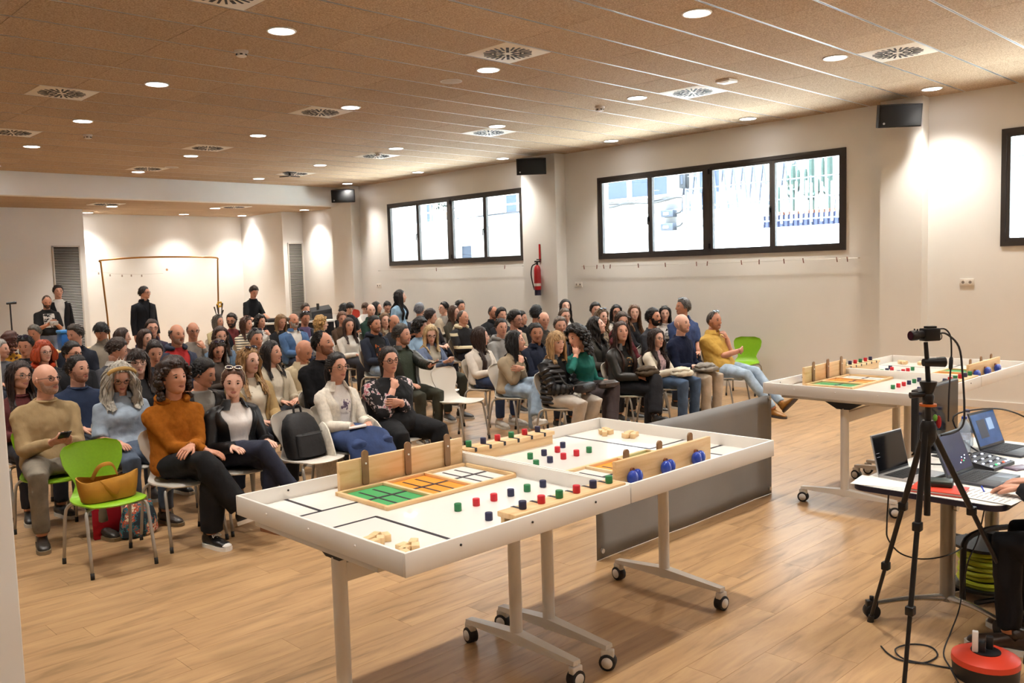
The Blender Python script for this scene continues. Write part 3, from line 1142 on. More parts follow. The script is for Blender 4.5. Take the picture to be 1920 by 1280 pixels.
def wood_mat(name, c1, c2, c3, stretch, use_attr=True, rough=.42, coat=0.0, knots=True):
    m = bpy.data.materials.new(name)
    m.use_nodes = True
    nt = m.node_tree
    b = nt.nodes['Principled BSDF']
    geo = nt.nodes.new('ShaderNodeNewGeometry' if use_attr else 'ShaderNodeTexCoord')
    src = geo.outputs['Position'] if use_attr else geo.outputs['Object']
    mp = nt.nodes.new('ShaderNodeMapping')
    mp.inputs['Scale'].default_value = stretch
    nt.links.new(src, mp.inputs[0])
    vec = mp.outputs[0]
    if use_attr:
        at = nt.nodes.new('ShaderNodeAttribute')
        at.attribute_name = 'rnd'
        mu = nt.nodes.new('ShaderNodeVectorMath')
        mu.operation = 'SCALE'
        mu.inputs['Scale'].default_value = 37.0
        nt.links.new(at.outputs['Color'], mu.inputs[0])
        ad = nt.nodes.new('ShaderNodeVectorMath')
        nt.links.new(vec, ad.inputs[0])
        nt.links.new(mu.outputs[0], ad.inputs[1])
        vec = ad.outputs[0]
    n = nt.nodes.new('ShaderNodeTexNoise')
    n.inputs['Scale'].default_value = 1
    n.inputs['Detail'].default_value = 6
    n.inputs['Roughness'].default_value = .62
    n.inputs['Distortion'].default_value = .7
    nt.links.new(vec, n.inputs['Vector'])
    rp = nt.nodes.new('ShaderNodeValToRGB')
    e = rp.color_ramp.elements
    e[0].position = .30
    e[0].color = H(c1) + (1,)
    e[1].position = .68
    e[1].color = H(c3) + (1,)
    el = e.new(.46)
    el.color = H(c2) + (1,)
    nt.links.new(n.outputs[0], rp.inputs[0])
    colr = rp.outputs[0]
    if use_attr:
        r = nt.nodes.new('ShaderNodeMapRange')
        r.inputs[3].default_value = .93
        r.inputs[4].default_value = 1.05
        nt.links.new(at.outputs['Fac'], r.inputs[0])
        mx = nt.nodes.new('ShaderNodeMix')
        mx.data_type = 'RGBA'
        mx.blend_type = 'MULTIPLY'
        mx.inputs[0].default_value = 1
        nt.links.new(colr, mx.inputs[6])
        nt.links.new(r.outputs[0], mx.inputs[7])
        colr = mx.outputs[2]
    if use_attr:
        m2 = nt.nodes.new('ShaderNodeMapping')
        m2.inputs['Scale'].default_value = (2.4, 26, 26)
        nt.links.new(src, m2.inputs[0])
        a2 = nt.nodes.new('ShaderNodeVectorMath')
        nt.links.new(m2.outputs[0], a2.inputs[0])
        nt.links.new(mu.outputs[0], a2.inputs[1])
        n2 = nt.nodes.new('ShaderNodeTexNoise')
        n2.inputs['Scale'].default_value = 1
        n2.inputs['Detail'].default_value = 3
        nt.links.new(a2.outputs[0], n2.inputs['Vector'])
        r2 = nt.nodes.new('ShaderNodeMapRange')
        r2.inputs[1].default_value = .6
        r2.inputs[2].default_value = .74
        r2.inputs[3].default_value = 1.0
        r2.inputs[4].default_value = .74
        nt.links.new(n2.outputs[0], r2.inputs[0])
        mx2 = nt.nodes.new('ShaderNodeMix')
        mx2.data_type = 'RGBA'
        mx2.blend_type = 'MULTIPLY'
        mx2.inputs[0].default_value = 1
        nt.links.new(colr, mx2.inputs[6])
        nt.links.new(r2.outputs[0], mx2.inputs[7])
        colr = mx2.outputs[2]
    nt.links.new(colr, b.inputs['Base Color'])
    b.inputs['Roughness'].default_value = rough
    b.inputs['Coat Weight'].default_value = coat
    b.inputs['Coat Roughness'].default_value = .2
    bp = nt.nodes.new('ShaderNodeBump')
    bp.inputs['Strength'].default_value = .12
    bp.inputs['Distance'].default_value = .002
    nt.links.new(n.outputs[0], bp.inputs['Height'])
    nt.links.new(bp.outputs[0], b.inputs['Normal'])
    return m


OAK = wood_mat('oak_laminate', '886a48', 'ab8760', 'be996d', (1.5, 10, 10), True, .33)
PINE = wood_mat('pine_wood', 'c99d68', 'dcb987', 'e8cda2', (2.2, 2.2, 14), False, .5)
PINE_X = wood_mat('pine_board', 'c89b64', 'dcb684', 'e7c99a', (2.0, 16, 16), False, .5)


def set_rnd(me, vals):
    a = me.attributes.new('rnd', 'FLOAT_COLOR', 'POINT')
    a.data.foreach_set('color', np.asarray(vals, float).ravel())


def cam_px(p):
    q = Vector(p) - Vector((0, 0, CAM_H))
    d = q.dot(_f)
    if d < .05:
        return None
    return 960 + 1640 * q.dot(_R) / d, 640 - 1640 * q.dot(_U) / d, d


# floor: a base slab and laid boards
fl = tagS(MB().box(-2.6, 12.2, -8.2, 22.2, -.2, -.009).build('floor', mat('floor_joint', H('7a6148'), .8)))
planks = []
PW, PL = .195, 1.28
yy = -8.0
row = 0
while yy < 21.9:
    off = random.uniform(0, PL)
    xx = -2.5 - off
    while xx < 11.85:
        x0, x1 = max(xx, -2.5), min(xx + PL, 11.85)
        if x1 - x0 > .05:
            c = cam_px(((x0 + x1) / 2, yy + PW / 2, 0))
            vis = c is not None and -150 < c[0] < 2070 and c[1] < 1400
            planks.append((c[2] if vis else 999, x0, x1, yy))
        xx += PL
    yy += PW
    row += 1
planks.sort()
rest = MB()
rest_r = []
for i, (d, x0, x1, y0) in enumerate(planks):
    rv = [random.random() for _ in range(3)]
    g = .0007
    if i < 300:
        mb = MB().box(x0 + g, x1 - g, y0 + g, y0 + PW - g, -.009, 0)
        me = mb.mesh('plank', [OAK], False)
        set_rnd(me, [rv + [1]] * 8)
        obj('plank', me, fl)
    else:
        rest.box(x0 + g, x1 - g, y0 + g, y0 + PW - g, -.009, 0)
        rest_r += [rv + [1]] * 8
me = rest.mesh('plank_field', [OAK], False)
set_rnd(me, rest_r)
o = obj('plank_field', me, fl)
o['kind'] = 'stuff'

# ceiling: slab, wood-wool panels, aluminium profiles
def woodwool():
    m = bpy.data.materials.new('wood_wool')
    m.use_nodes = True
    nt = m.node_tree
    b = nt.nodes['Principled BSDF']
    geo = nt.nodes.new('ShaderNodeNewGeometry')
    n = nt.nodes.new('ShaderNodeTexNoise')
    n.inputs['Scale'].default_value = 75
    n.inputs['Detail'].default_value = 5
    n.inputs['Roughness'].default_value = .75
    nt.links.new(geo.outputs['Position'], n.inputs['Vector'])
    rp = nt.nodes.new('ShaderNodeValToRGB')
    e = rp.color_ramp.elements
    e[0].position = .32
    e[0].color = H('8a715a') + (1,)
    e[1].position = .66
    e[1].color = H('d8c0a2') + (1,)
    nt.links.new(n.outputs[0], rp.inputs[0])
    at = nt.nodes.new('ShaderNodeObjectInfo')
    r = nt.nodes.new('ShaderNodeMapRange')
    r.inputs[3].default_value = .93
    r.inputs[4].default_value = 1.05
    nt.links.new(at.outputs['Random'], r.inputs[0])
    mx = nt.nodes.new('ShaderNodeMix')
    mx.data_type = 'RGBA'
    mx.blend_type = 'MULTIPLY'
    mx.inputs[0].default_value = 1
    nt.links.new(rp.outputs[0], mx.inputs[6])
    nt.links.new(r.outputs[0], mx.inputs[7])
    nt.links.new(mx.outputs[2], b.inputs['Base Color'])
    b.inputs['Roughness'].default_value = .9
    b.inputs['Specular IOR Level'].default_value = .25
    bp = nt.nodes.new('ShaderNodeBump')
    bp.inputs['Strength'].default_value = .5
    bp.inputs['Distance'].default_value = .004
    nt.links.new(n.outputs[0], bp.inputs['Height'])
    nt.links.new(bp.outputs[0], b.inputs['Normal'])
    return m


WOOL = woodwool()
PROFILE = mat('aluminium_profile', H('d4d6d8'), .33, .7)
ceil = tagS(MB().box(-2.6, 12.2, -8.2, 18.0, CEIL + .03, CEIL + .25).build('ceiling', WOOL))
PXS = [2.1 + 1.2 * k for k in range(-2, 10)]
PYS = [5.16 + .6 * k for k in range(-8, 22)]
VENTS = [(3.3, 10.3), (5.95, 5.98), (6.15, 9.84), (9.05, 3.56), (9.02, 6.02), (9.04, 9.74), (6.36, 13.1), (9.15, 12.9), (3.6, 13.4), (6.62, 16.3), (9.33, 15.9), (3.1, 6.3)]
VENTS = [(x, min(PYS, key=lambda p: abs(p + .3 - y)) + .3) for x, y in VENTS]
pm_cache = {}
for k, px in enumerate(PXS):
    for py in PYS:
        x0, x1 = px, min(px + 1.2, WX)
        if x1 - x0 < .05 or py > 17.6:
            continue
        c = [cam_px((a, b_, CEIL)) for a in (x0, x1) for b_ in (py, py + .6)]
        if not any(q and -60 < q[0] < 1980 and -60 < q[1] for q in c):
            continue
        y1 = min(py + .6, 17.7)
        segs = [(x0, x1)]
        for vx, vy in VENTS:
            if py < vy < py + .6:
                ns = []
                for a, b_ in segs:
                    if vx + .3 <= a or vx - .3 >= b_:
                        ns.append((a, b_))
                    else:
                        if vx - .3 - a > .04:
                            ns.append((a, vx - .3))
                        if b_ - vx - .3 > .04:
                            ns.append((vx + .3, b_))
                segs = ns
        for a, b_ in segs:
            key = (round(b_ - a, 3), round(y1 - py, 3))
            if key not in pm_cache:
                pm_cache[key] = MB().box(.0025, key[0] - .0025, .016, key[1] - .016, 0, .03).mesh('ceiling_panel', [WOOL], False)
            obj('ceiling_panel', pm_cache[key], ceil, (a, py, CEIL))
for py in PYS:
    if py > 17.65 or py < 1.0:
        continue
    x0 = next((x for x in np.arange(-.3, 11, .25) if (cam_px((x, py, CEIL)) or (-999, 0, 0))[0] > -80), 8)
    mb = MB()
    mb.box(x0, WX, py - .016, py - .006, CEIL + .002, CEIL + .03)
    mb.box(x0, WX, py + .006, py + .016, CEIL + .002, CEIL + .03)
    mb.box(x0, WX, py - .006, py + .006, CEIL + .016, CEIL + .03)
    mb.build('ceiling_profile', PROFILE, ceil, False)

rear = tagS(MB().box(-2.6, 12.2, 17.9, 22.2, REAR_CEIL + .02, REAR_CEIL + .25).build('ceiling_rear', WOOL))
for k in range(7):
    y0 = 17.95 + .6 * k
    for q in range(6):
        x0 = 4.4 + 1.25 * q
        me = pm_cache.setdefault('rear', MB().box(.004, 1.246, .008, .592, 0, .02).mesh('ceiling_panel', [WOOL], False))
        obj('ceiling_panel', me, rear, (x0, y0, REAR_CEIL))
tagS(MB().box(-2.6, WX, 17.7, 17.95, REAR_CEIL, CEIL + .05).build('beam', WALL))

# walls
WINS = [(11.77, 16.05, 2.08, 3.45), (5.48, 9.93, 2.045, 3.45), (-.92, 3.53, 2.015, 3.43), (-6.6, -2.2, 2.015, 3.43)]
wb = MB()
T0, T1 = WX, WX + .28
wb.box(T0, T1, -8.2, 22.2, -.2, 2.015)
wb.box(T0, T1, -8.2, 22.2, 3.45, 4.2)
ys = [-8.2] + [v for w in sorted(WINS) for v in w[:2]] + [22.2]
for i in range(0, len(ys), 2):
    wb.box(T0, T1, ys[i], ys[i + 1], 2.015, 3.45)
for y0, y1, z0, z1 in WINS:
    if z0 > 2.016:
        wb.box(T0, T1, y0, y1, 2.015, z0)
    if z1 < 3.45:
        wb.box(T0, T1, y0, y1, z1, 3.45)
wr = tagS(wb.build('wall_right', WALL, smooth=False))
for y0, y1, dep in ((10.7, 11.55, .26), (4.39, 4.93, .20), (17.15, 17.98, .24), (-1.9, -1.3, .2)):
    MB().box(WX - dep, WX + .05, y0, y1, 0, CEIL + .02).build('pillar', WALL, wr, False)
tagS(MB().box(-2.6, 6.85, 20.5, 22.2, -.2, 4.0).build('wall_back_left', WALL, smooth=False))
tagS(MB().box(6.8, 12.1, 21.85, 22.2, -.2, 4.0).build('wall_back', WALL, smooth=False))
tagS(MB().box(11.28, 12.1, 19.7, 21.9, -.2, 4.0).build('wall_back_right', WALL, smooth=False))
tagS(MB().box(-2.6, -2.4, -8.2, 20.6, -.2, 4.2).build('wall_left', WALL, smooth=False))
tagS(MB().box(-2.6, 12.1, -8.2, -8.0, -.2, 4.2).build('wall_front', WALL, smooth=False))
# the free-standing pillar at the viewer's left hand
tagS(MB().box(.36, .81, 3.3, 3.78, 0, CEIL + .02, bev=.004).build('pillar_left', WALL, smooth=False))
tb = MB()
bb = mat('baseboard_white', H('e6e0d8'), .45)
for y0, y1 in ((-8.0, 4.39), (4.93, 10.7), (11.55, 17.15)):
    tb.box(WX - .014, WX, y0, y1, 0, .09)
tagS(tb.build('baseboard_right', bb, smooth=False))
tb = MB()
for x0, x1, y in ((-2.4, 6.85, 20.5), (6.85, 11.28, 21.85), (11.28, 11.85, 19.7)):
    tb.box(x0, x1, y - .014, y, 0, .09)
tagS(tb.build('baseboard_back', bb, smooth=False))

# windows
def glass_mat():
    m = bpy.data.materials.new('window_glass')
    m.use_nodes = True
    nt = m.node_tree
    nt.nodes.clear()
    out = nt.nodes.new('ShaderNodeOutputMaterial')
    mx = nt.nodes.new('ShaderNodeMixShader')
    mx.inputs[0].default_value = .06
    t = nt.nodes.new('ShaderNodeBsdfTransparent')
    t.inputs[0].default_value = (.93, .96, .97, 1)
    g = nt.nodes.new('ShaderNodeBsdfGlossy')
    g.inputs['Roughness'].default_value = .02
    nt.links.new(t.outputs[0], mx.inputs[1])
    nt.links.new(g.outputs[0], mx.inputs[2])
    nt.links.new(mx.outputs[0], out.inputs[0])
    return m


GLASS = glass_mat()
for wi, (y0, y1, z0, z1) in enumerate(WINS):
    w = empty('window_%d' % (wi + 1), (WX, y0, z0))
    w['kind'] = 'structure'
    W_, H_ = y1 - y0, z1 - z0
    fb = MB()
    fo = .055
    fb.box(-.02, .06, 0, fo, 0, H_).box(-.02, .06, W_ - fo, W_, 0, H_)
    fb.box(-.02, .06, fo, W_ - fo, 0, fo).box(-.02, .06, fo, W_ - fo, H_ - fo, H_)
    fb.box(-.02, .06, W_ / 2 - .045, W_ / 2 + .045, fo, H_ - fo)
    fb.build('frame', ANTHRACITE, w, False)
    bay = (W_ - 2 * fo - .09) / 2
    for bI in range(2):
        b0 = fo + bI * (bay + .09)
        for sI in range(2):
            s0 = b0 + sI * bay / 2
            s1 = s0 + bay / 2
            t = .045
            sb = MB()
            sb.box(-.012, .045, s0 + .003, s0 + t, fo, H_ - fo).box(-.012, .045, s1 - t, s1 - .003, fo, H_ - fo)
            sb.box(-.012, .045, s0 + t, s1 - t, fo, fo + t).box(-.012, .045, s0 + t, s1 - t, H_ - fo - t, H_ - fo)
            so = sb.build('sash', ANTHRACITE, w, False)
            MB().box(.014, .02, s0 + t, s1 - t, fo + t, H_ - fo - t).build('pane', GLASS, so, False)
            if sI == 1:
                hb_ = MB().box(-.022, -.012, s0 + .012, s0 + .036, H_ * .42, H_ * .42 + .09)
                hb_.cyl((-.02, s0 + .024, H_ * .42 + .07), (-.05, s0 + .024, H_ * .42 + .07), .008)
                hb_.tube([(-.05, s0 + .024, H_ * .42 + .075), (-.052, s0 + .024, H_ * .42 - .05)], .009, 8)
                hb_.build('handle', mat('black_metal', H('1c1b1b'), .35, .6), so)
    for zz in (.10, H_ - .16):
        MB().box(-.034, -.02, W_ / 2 - .05, W_ / 2 - .022, zz, zz + .08).build('hinge', mat('black_metal', H('1c1b1b'), .35, .6), w, False)

# ------------------------------------------------------------------ ceiling fittings
def lampunit():
    r = MB()
    n = 28
    an = np.linspace(0, 2 * PI, n, endpoint=False)
    prof = [(.104, .012), (.106, -.006), (.118, -.008), (.125, .0), (.12, .004)]
    r.loft([np.stack([a * np.cos(an), a * np.sin(an), np.full(n, z)], 1) for a, z in prof], False, False)
    ring = r.mesh('trim_ring', [mat('lamp_trim', H('f1efec'), .35)])
    d = MB()
    d.loft([np.stack([a * np.cos(an), a * np.sin(an), np.full(n, z)], 1) for a, z in ((.107, -.003), (.07, -.006), (.01, -.007))], False, True)
    disc = d.mesh('diffuser', [mat('lamp_glow', (1.0, .97, .98), .5, emit=14.0)])
    return ring, disc


ring_me, disc_me = lampunit()
spot = bpy.data.lights.new('downlight', 'SPOT')
spot.energy = LAMP_POWER
spot.color = LAMP_COLOR
spot.spot_size = math.radians(112)
spot.spot_blend = 1.0
spot.shadow_soft_size = .09
LX = [1.4, 3.9, 6.25, 8.72, 11.28]
LY = [-5.8, -3.3, -.8, 1.7, 4.15, 6.66, 9.15, 11.7, 14.2, 16.75]
ROWN = ['', '', '', 'nearest the viewer', 'above the grey banner', 'second row of lamps', 'third row of lamps', 'middle row of lamps', 'second row before the beam', 'row just before the white beam']
COLN = ['over the pillar side', 'fourth from the windows', 'third from the windows', 'second from the windows', 'closest to the windows']


def downlight(x, y, z, label):
    e = empty('ceiling_lamp', (x, y, z - .004))
    tag(e, label, 'lamp', 'round recessed ceiling lamps')
    obj('trim_ring', ring_me, e)
    obj('diffuser', disc_me, e)
    l = bpy.data.objects.new('bulb', spot)
    l.location = (0, 0, -.03)
    link(l, e)


for i, x in enumerate(LX):
    for j, y in enumerate(LY):
        c = cam_px((x, y, CEIL))
        vis = c and -30 < c[0] < 1950 and c[1] > -30
        yy = y + (.15 if x < 5 else 0) * (y > 8) * (y - 6) / 6
        xx = x + .05 * max(0, y - 9) * (x < 10)
        downlight(xx, yy if y < 17 else y, CEIL, 'round recessed ceiling lamp, %s, %s' % (ROWN[j], COLN[i]) if vis else 'round recessed ceiling lamp outside the picture')
for q, (x, y) in enumerate([(7.12, 19.5), (7.27, 21.4), (9.46, 21.2), (9.3, 19.2), (11.0, 21.2), (11.45, 18.9)]):
    downlight(x, y, REAR_CEIL, 'round recessed lamp in the low rear ceiling, ' + ['above the copper arch', 'beside the louvred wall corner', 'against the middle of the back wall', 'over the standing jacketed man', 'behind the wall return', 'over the corner near the speaker'][q])

VWHITE = mat('vent_plate', H('e4dccd'), .5)
VDARK = mat('vent_slot', H('15161c'), .6)
vp = MB().box(-.297, .297, -.284, .284, 0, .012, bev=.004).mesh('plate', [VWHITE], True, 30)
vs_ = MB()
for q in range(24):
    a = q * PI / 12
    big = q % 3 == 0
    r0, r1, w = (.06, .2, .014) if big else (.12, .235, .009)
    d = np.array((math.cos(a), math.sin(a)))
    n = np.array((-d[1], d[0]))
    for (ra, rb_) in (((r0, r1),) if not big else ((.05, .13), (.15, .225))):
        p = [d * ra - n * w, d * rb_ - n * w, d * rb_ + n * w, d * ra + n * w]
        vs_.prism([tuple(v) for v in p], -.003, .002)
vslots = vs_.mesh('slots', [VDARK], False)
VL = ['above the front left chairs', 'between the first two lamps over the boards', 'over the middle of the audience', 'high above the second game board', 'half lit by the window over the first rows', 'close to the small window and lit bright', 'beyond the middle row of lamps', 'brightly lit before the projector bracket', 'far over the side of the room', 'just before the beam near the end lamps', 'beside the black projector bracket', 'at the very top edge of the picture']
for (x, y), L_ in zip(VENTS, VL):
    e = empty('ceiling_vent', (x, y, CEIL - .002))
    tag(e, 'square white swirl vent in the ceiling, ' + L_, 'vent', 'swirl vents in the ceiling')
    obj('plate', vp, e)
    obj('slots', vslots, e)['kind'] = 'stuff'
for (x, y), L_ in zip([(6.81, 18.95), (9.52, 18.7)], ['beside the lamp above the arch', 'towards the speaker corner']):
    e = empty('ceiling_vent', (x, y, REAR_CEIL - .012))
    tag(e, 'square swirl vent in the low rear ceiling, ' + L_, 'vent', 'swirl vents in the ceiling')
    obj('plate', vp, e)
    obj('slots', vslots, e)['kind'] = 'stuff'


def sensor(x, y, L_):
    e = empty('smoke_detector', (x, y, CEIL))
    tag(e, L_, 'detector', 'smoke detectors')
    MB().tube([(0, 0, 0), (0, 0, -.018), (0, 0, -.02), (0, 0, -.05), (0, 0, -.058)], [.062, .062, .05, .046, .03], 20).build('housing', mat('detector_white', H('d8d0c6'), .45), e)
    mb = MB()
    for q in range(6):
        a = q * PI / 3
        mb.box(.044, .05, -.012, .012, -.045, -.033)
        v = np.array(mb.v[-8:])
        R2 = np.array(((math.cos(a), -math.sin(a), 0), (math.sin(a), math.cos(a), 0), (0, 0, 1)))
        mb.v[-8:] = [tuple(p) for p in v @ R2.T]
    mb.build('grille_slots', VDARK, e, False)['kind'] = 'stuff'


sensor(3.95, 7.46, 'white smoke detector between the front ceiling lamps')
sensor(4.45, 12.9, 'white smoke detector on the far side of the ceiling')
sensor(8.81, 7.32, 'white smoke detector near the window-side ceiling lamps')
sensor(8.94, 12.3, 'small detector beside the brightly lit far vent')
for (x, y), L_ in zip([(6.3, 7.3), (6.87, 15.8)], ['near the second row of lamps', 'far off before the beam']):
    e = empty('ceiling_speaker', (x, y, CEIL))
    tag(e, 'flat round white loudspeaker grille in the ceiling ' + L_, 'speaker')
    MB().tube([(0, 0, .002), (0, 0, -.006), (0, 0, -.008)], [.12, .12, .108], 28).build('rim', mat('grille_white', H('d6cfc6'), .6), e)
    MB().tube([(0, 0, -.007), (0, 0, -.0095)], [.105, .10], 28).build('mesh_cover', mat('grille_mesh', H('c3bbb0'), .8, bump=((300, 300, 300), .5, .002)), e)
o = MB().box(8.66, 8.84, 5.34, 5.52, CEIL - .03, CEIL, bev=.008).box(8.69, 8.81, 5.37, 5.49, CEIL - .036, CEIL - .029, bev=.004).build('access_point', WHITE)
tag(o, 'small square white box on the ceiling near the half-lit vent', 'box')
# projector bracket
e = empty('projector_bracket', (9.1, 15.5, CEIL))
tag(e, 'black folded projector bracket hanging under the far ceiling', 'bracket')
bk = mat('black_plastic', H('17171a'), .45)
MB().box(-.1, .1, -.1, .1, -.012, 0, bev=.003).build('ceiling_plate', bk, e)
MB().tube([(0, 0, -.01), (0, 0, -.07)], .022, 12).build('stem', bk, e)
for a in range(3):
    MB().tube([(0, 0, -.07), (.22 * math.cos(a * 2.1), .22 * math.sin(a * 2.1), -.075)], [(.02, .012), (.016, .01)], 8).build('arm', bk, e)

# ------------------------------------------------------------------ wall fittings
SPK = mat('speaker_black', H('131316'), .5, bump=((120, 120, 120), .3, .002))


def wall_speaker(x, y, z, rz, label):
    e = empty('wall_speaker', (x, y, z), rz)
    tag(e, label, 'speaker', 'black loudspeakers on the pillars')
    mb = MB()     # tapered cabinet, grille towards -y
    poly = [(-.26, -.13), (.26, -.13), (.26, -.03), (.16, .15), (-.16, .15), (-.26, -.03)]
    mb.prism(poly, -.14, .14)
    mb.build('cabinet', SPK, e, False)
    MB().box(-.245, .245, -.142, -.13, -.125, .125, bev=.005).build('grille', mat('speaker_grille', H('0a0a0c'), .7, bump=((260, 260, 260), .6, .003)), e)
    MB().tube([(-.2, -.145, -.09), (-.2, -.147, -.09)], .014, 12).build('badge', mat('badge_silver', H('c9c9cc'), .3, .6), e)
    MB().tube([(.0, .14, 0), (.0, .24, .0), (.0, .28, .0)], [.02, .02, .045], 10).build('bracket', bk, e)
    return e


for (x, y, z, rz, L_) in ((11.36, 4.60, 3.70, .85, 'black loudspeaker high on the pillar beside the big window'), (11.28, 10.97, 3.73, .85, 'black loudspeaker high on the middle pillar between the windows'), (11.33, 17.0, 3.70, .7, 'black loudspeaker in the corner under the beam')):
    w_ = wall_speaker(x, y, z, -rz, L_)
    w_.rotation_euler = (.18, 0, -rz)


def socket(y, z, L_):
    e = empty('wall_socket', (WX - .001, y, z))
    tag(e, L_, 'socket', 'double wall sockets')
    MB().box(-.012, 0, -.085, .085, -.045, .045, bev=.004).build('plate', mat('socket_white', H('e8e2d9'), .4), e)
    for q in (-.042, .042):
        mb = MB().tube([(-.0125, q, 0), (-.016, q, 0)], [.03, .03], 18)
        s_ = mb.build('outlet', mat('socket_white', H('e8e2d9'), .4), e)
        MB().tube([(-.0155, q, 0), (-.0165, q, 0)], [.018, .018], 14).build('recess', mat('socket_grey', H('8a827a'), .6), s_)


socket(3.91, 1.58, 'double white wall socket beside the last pillar')
socket(10.42, 1.61, 'double white wall socket near the fire extinguisher')
socket(16.49, 1.64, 'double white wall socket under the small window')


def clothes_rail(y0, y1, z, clips, L_):
    e = empty('display_wire', (WX - .06, y0, z))
    tag(e, L_, 'display wire')
    n = 12
    MB().tube([(0, t, -.012 * math.sin(PI * t / (y1 - y0))) for t in np.linspace(0, y1 - y0, n)], .003, 6).build('wire', mat('wire_steel', H('c8c4bd'), .3, .8), e)
    for y in (0, y1 - y0):
        MB().tube([(0, y, 0), (.06, y, 0)], .006, 8).build('hook', mat('wire_steel', H('c8c4bd'), .3, .8), e)
    cm = mat('clothespin', H('7a4636'), .6)
    cl = pm_cache.setdefault('clip', MB().box(-.006, -.001, -.005, .005, -.05, .02).box(.001, .006, -.005, .005, -.05, .02).mesh('clothespin', [cm], False))
    for q in clips:
        o = obj('clothespin', cl, e, (0, (y1 - y0) * q, 0), (random.uniform(-.2, .2), 0, 0))


clothes_rail(5.29, 10.29, 1.93, (.03, .06, .16, .22, .30, .36, .48, .52, .64, .75, .87, .90, .93, .99), 'thin wire with brown clothespins under the large window')
clothes_rail(11.8, 16.43, 1.98, (.1, .55), 'thin bare display wire under the small window')
# a folded paper-string garland and small marks on the back wall
e = empty('string_garland', (8.2, 21.8, 2.2))
tag(e, 'thin string with small paper scraps inside the copper arch', 'garland')
MB().tube([(-.9, 0, .0), (-.3, 0, -.1), (.3, 0, -.13), (.9, 0, -.12)], .002, 5).build('string', mat('string_grey', H('a79b8c'), .8), e)
for x, z in ((-.66, -.06), (-.4, -.11), (-.12, -.13), (.1, -.13), (.35, -.14)):
    MB().box(x, x + .03, -.004, 0, z - .05, z).build('paper_scrap', mat('paper_grey', H('9c8f82'), .8), e, False)
MB().tube([(1.0, -.005, -.03), (1.0, 0, -.03)], .03, 12).build('sticker', mat('sticker_tan', H('b58a63'), .7), e)
# fire extinguisher
e = empty('fire_extinguisher', (11.51, 11.12, 1.43))
tag(e, 'red fire extinguisher hanging on the middle pillar', 'fire extinguisher')
RED = mat('extinguisher_red', H('b0141c'), .3, coat=.4)
MB().tube([(0, 0, .1), (0, 0, .12), (0, 0, .46), (0, 0, .52), (0, 0, .55)], [.062, .066, .066, .05, .025], 18).build('cylinder', RED, e)
MB().tube([(0, 0, 0), (0, 0, .1)], [.06, .06], 18).build('base', mat('extinguisher_base', H('1a1430'), .5), e)
MB().tube([(0, 0, .55), (0, 0, .6)], .022, 10).box(-.02, .02, -.07, .05, .6, .63).box(-.015, .015, -.09, .0, .64, .66).build('valve', bk, e)
MB().tube(catmull([(-.01, .02, .58), (-.02, .11, .53), (-.03, .13, .38), (-.02, .1, .2), (-.01, .075, .1)], 4), .011, 8).build('hose', bk, e)
MB().loft([np.array([(.0675 * math.cos(a), .0675 * math.sin(a), z) for a in np.linspace(PI * .6, PI * 1.6, 12)]) for z in (.17, .22)], False, False, closed=False).build('label', mat('label_white', H('d9cfc4'), .6), e)
o = MB().box(11.582, 11.588, 11.10, 11.14, 2.04, 2.36).build('extinguisher_sign', RED, smooth=False)
tag(o, 'narrow red sign strip on the pillar above the extinguisher', 'sign')
# louvred grilles
SL = mat('louvre_aluminium', H('a9a49c'), .4, .5)


def louvre(x0, x1, y, z0, z1, L_):
    e = empty('louvre_grille', ((x0 + x1) / 2, y, z0))
    tag(e, L_, 'grille')
    w, h = (x1 - x0) / 2, z1 - z0
    mb = MB()
    mb.box(-w, -w + .03, -.02, .0, 0, h).box(w - .03, w, -.02, 0, 0, h).box(-w, w, -.02, 0, h - .03, h).box(-w, w, -.02, 0, 0, .03)
    mb.build('frame', mat('louvre_frame', H('cfc8be'), .5), e, False)
    MB().box(-w + .02, w - .02, -.004, -.001, .02, h - .02).build('backing', mat('louvre_dark', H('3b362f'), .8), e, False)
    me = MB().add([(-w + .03, -.004, .016), (w - .03, -.004, .016), (w - .03, -.019, 0), (-w + .03, -.019, 0), (-w + .03, -.004, .013), (w - .03, -.004, .013), (w - .03, -.019, -.003), (-w + .03, -.019, -.003)], [(0, 1, 2, 3), (7, 6, 5, 4), (3, 2, 6, 7), (0, 4, 5, 1), (0, 3, 7, 4), (1, 5, 6, 2)]).mesh('slat', [SL], False)
    k = int((h - .06) / .036)
    for q in range(k):
        obj('slat', me, e, (0, 0, .036 + q * .036))


louvre(6.17, 6.74, 20.5, .3, 2.72, 'tall aluminium louvre grille behind the standing pair')
louvre(11.40, 11.83, 19.7, .3, 2.75, 'tall aluminium louvre grille in the corner near the speaker')

# ------------------------------------------------------------------ outside the windows
FAC = mat('street_facade', H('9a9894'), .9, vary=((.6, .6, .6), .04))
fo = tagS(MB().box(19.5, 20.2, -20, 34, -4, 14).build('exterior_facade', FAC, smooth=False))
tagS(MB().box(12.3, 19.5, -20, 34, -.6, -.4).build('street', mat('street_pavement', H('d6d2ca'), .9, vary=((1, 1, 1), .1))))
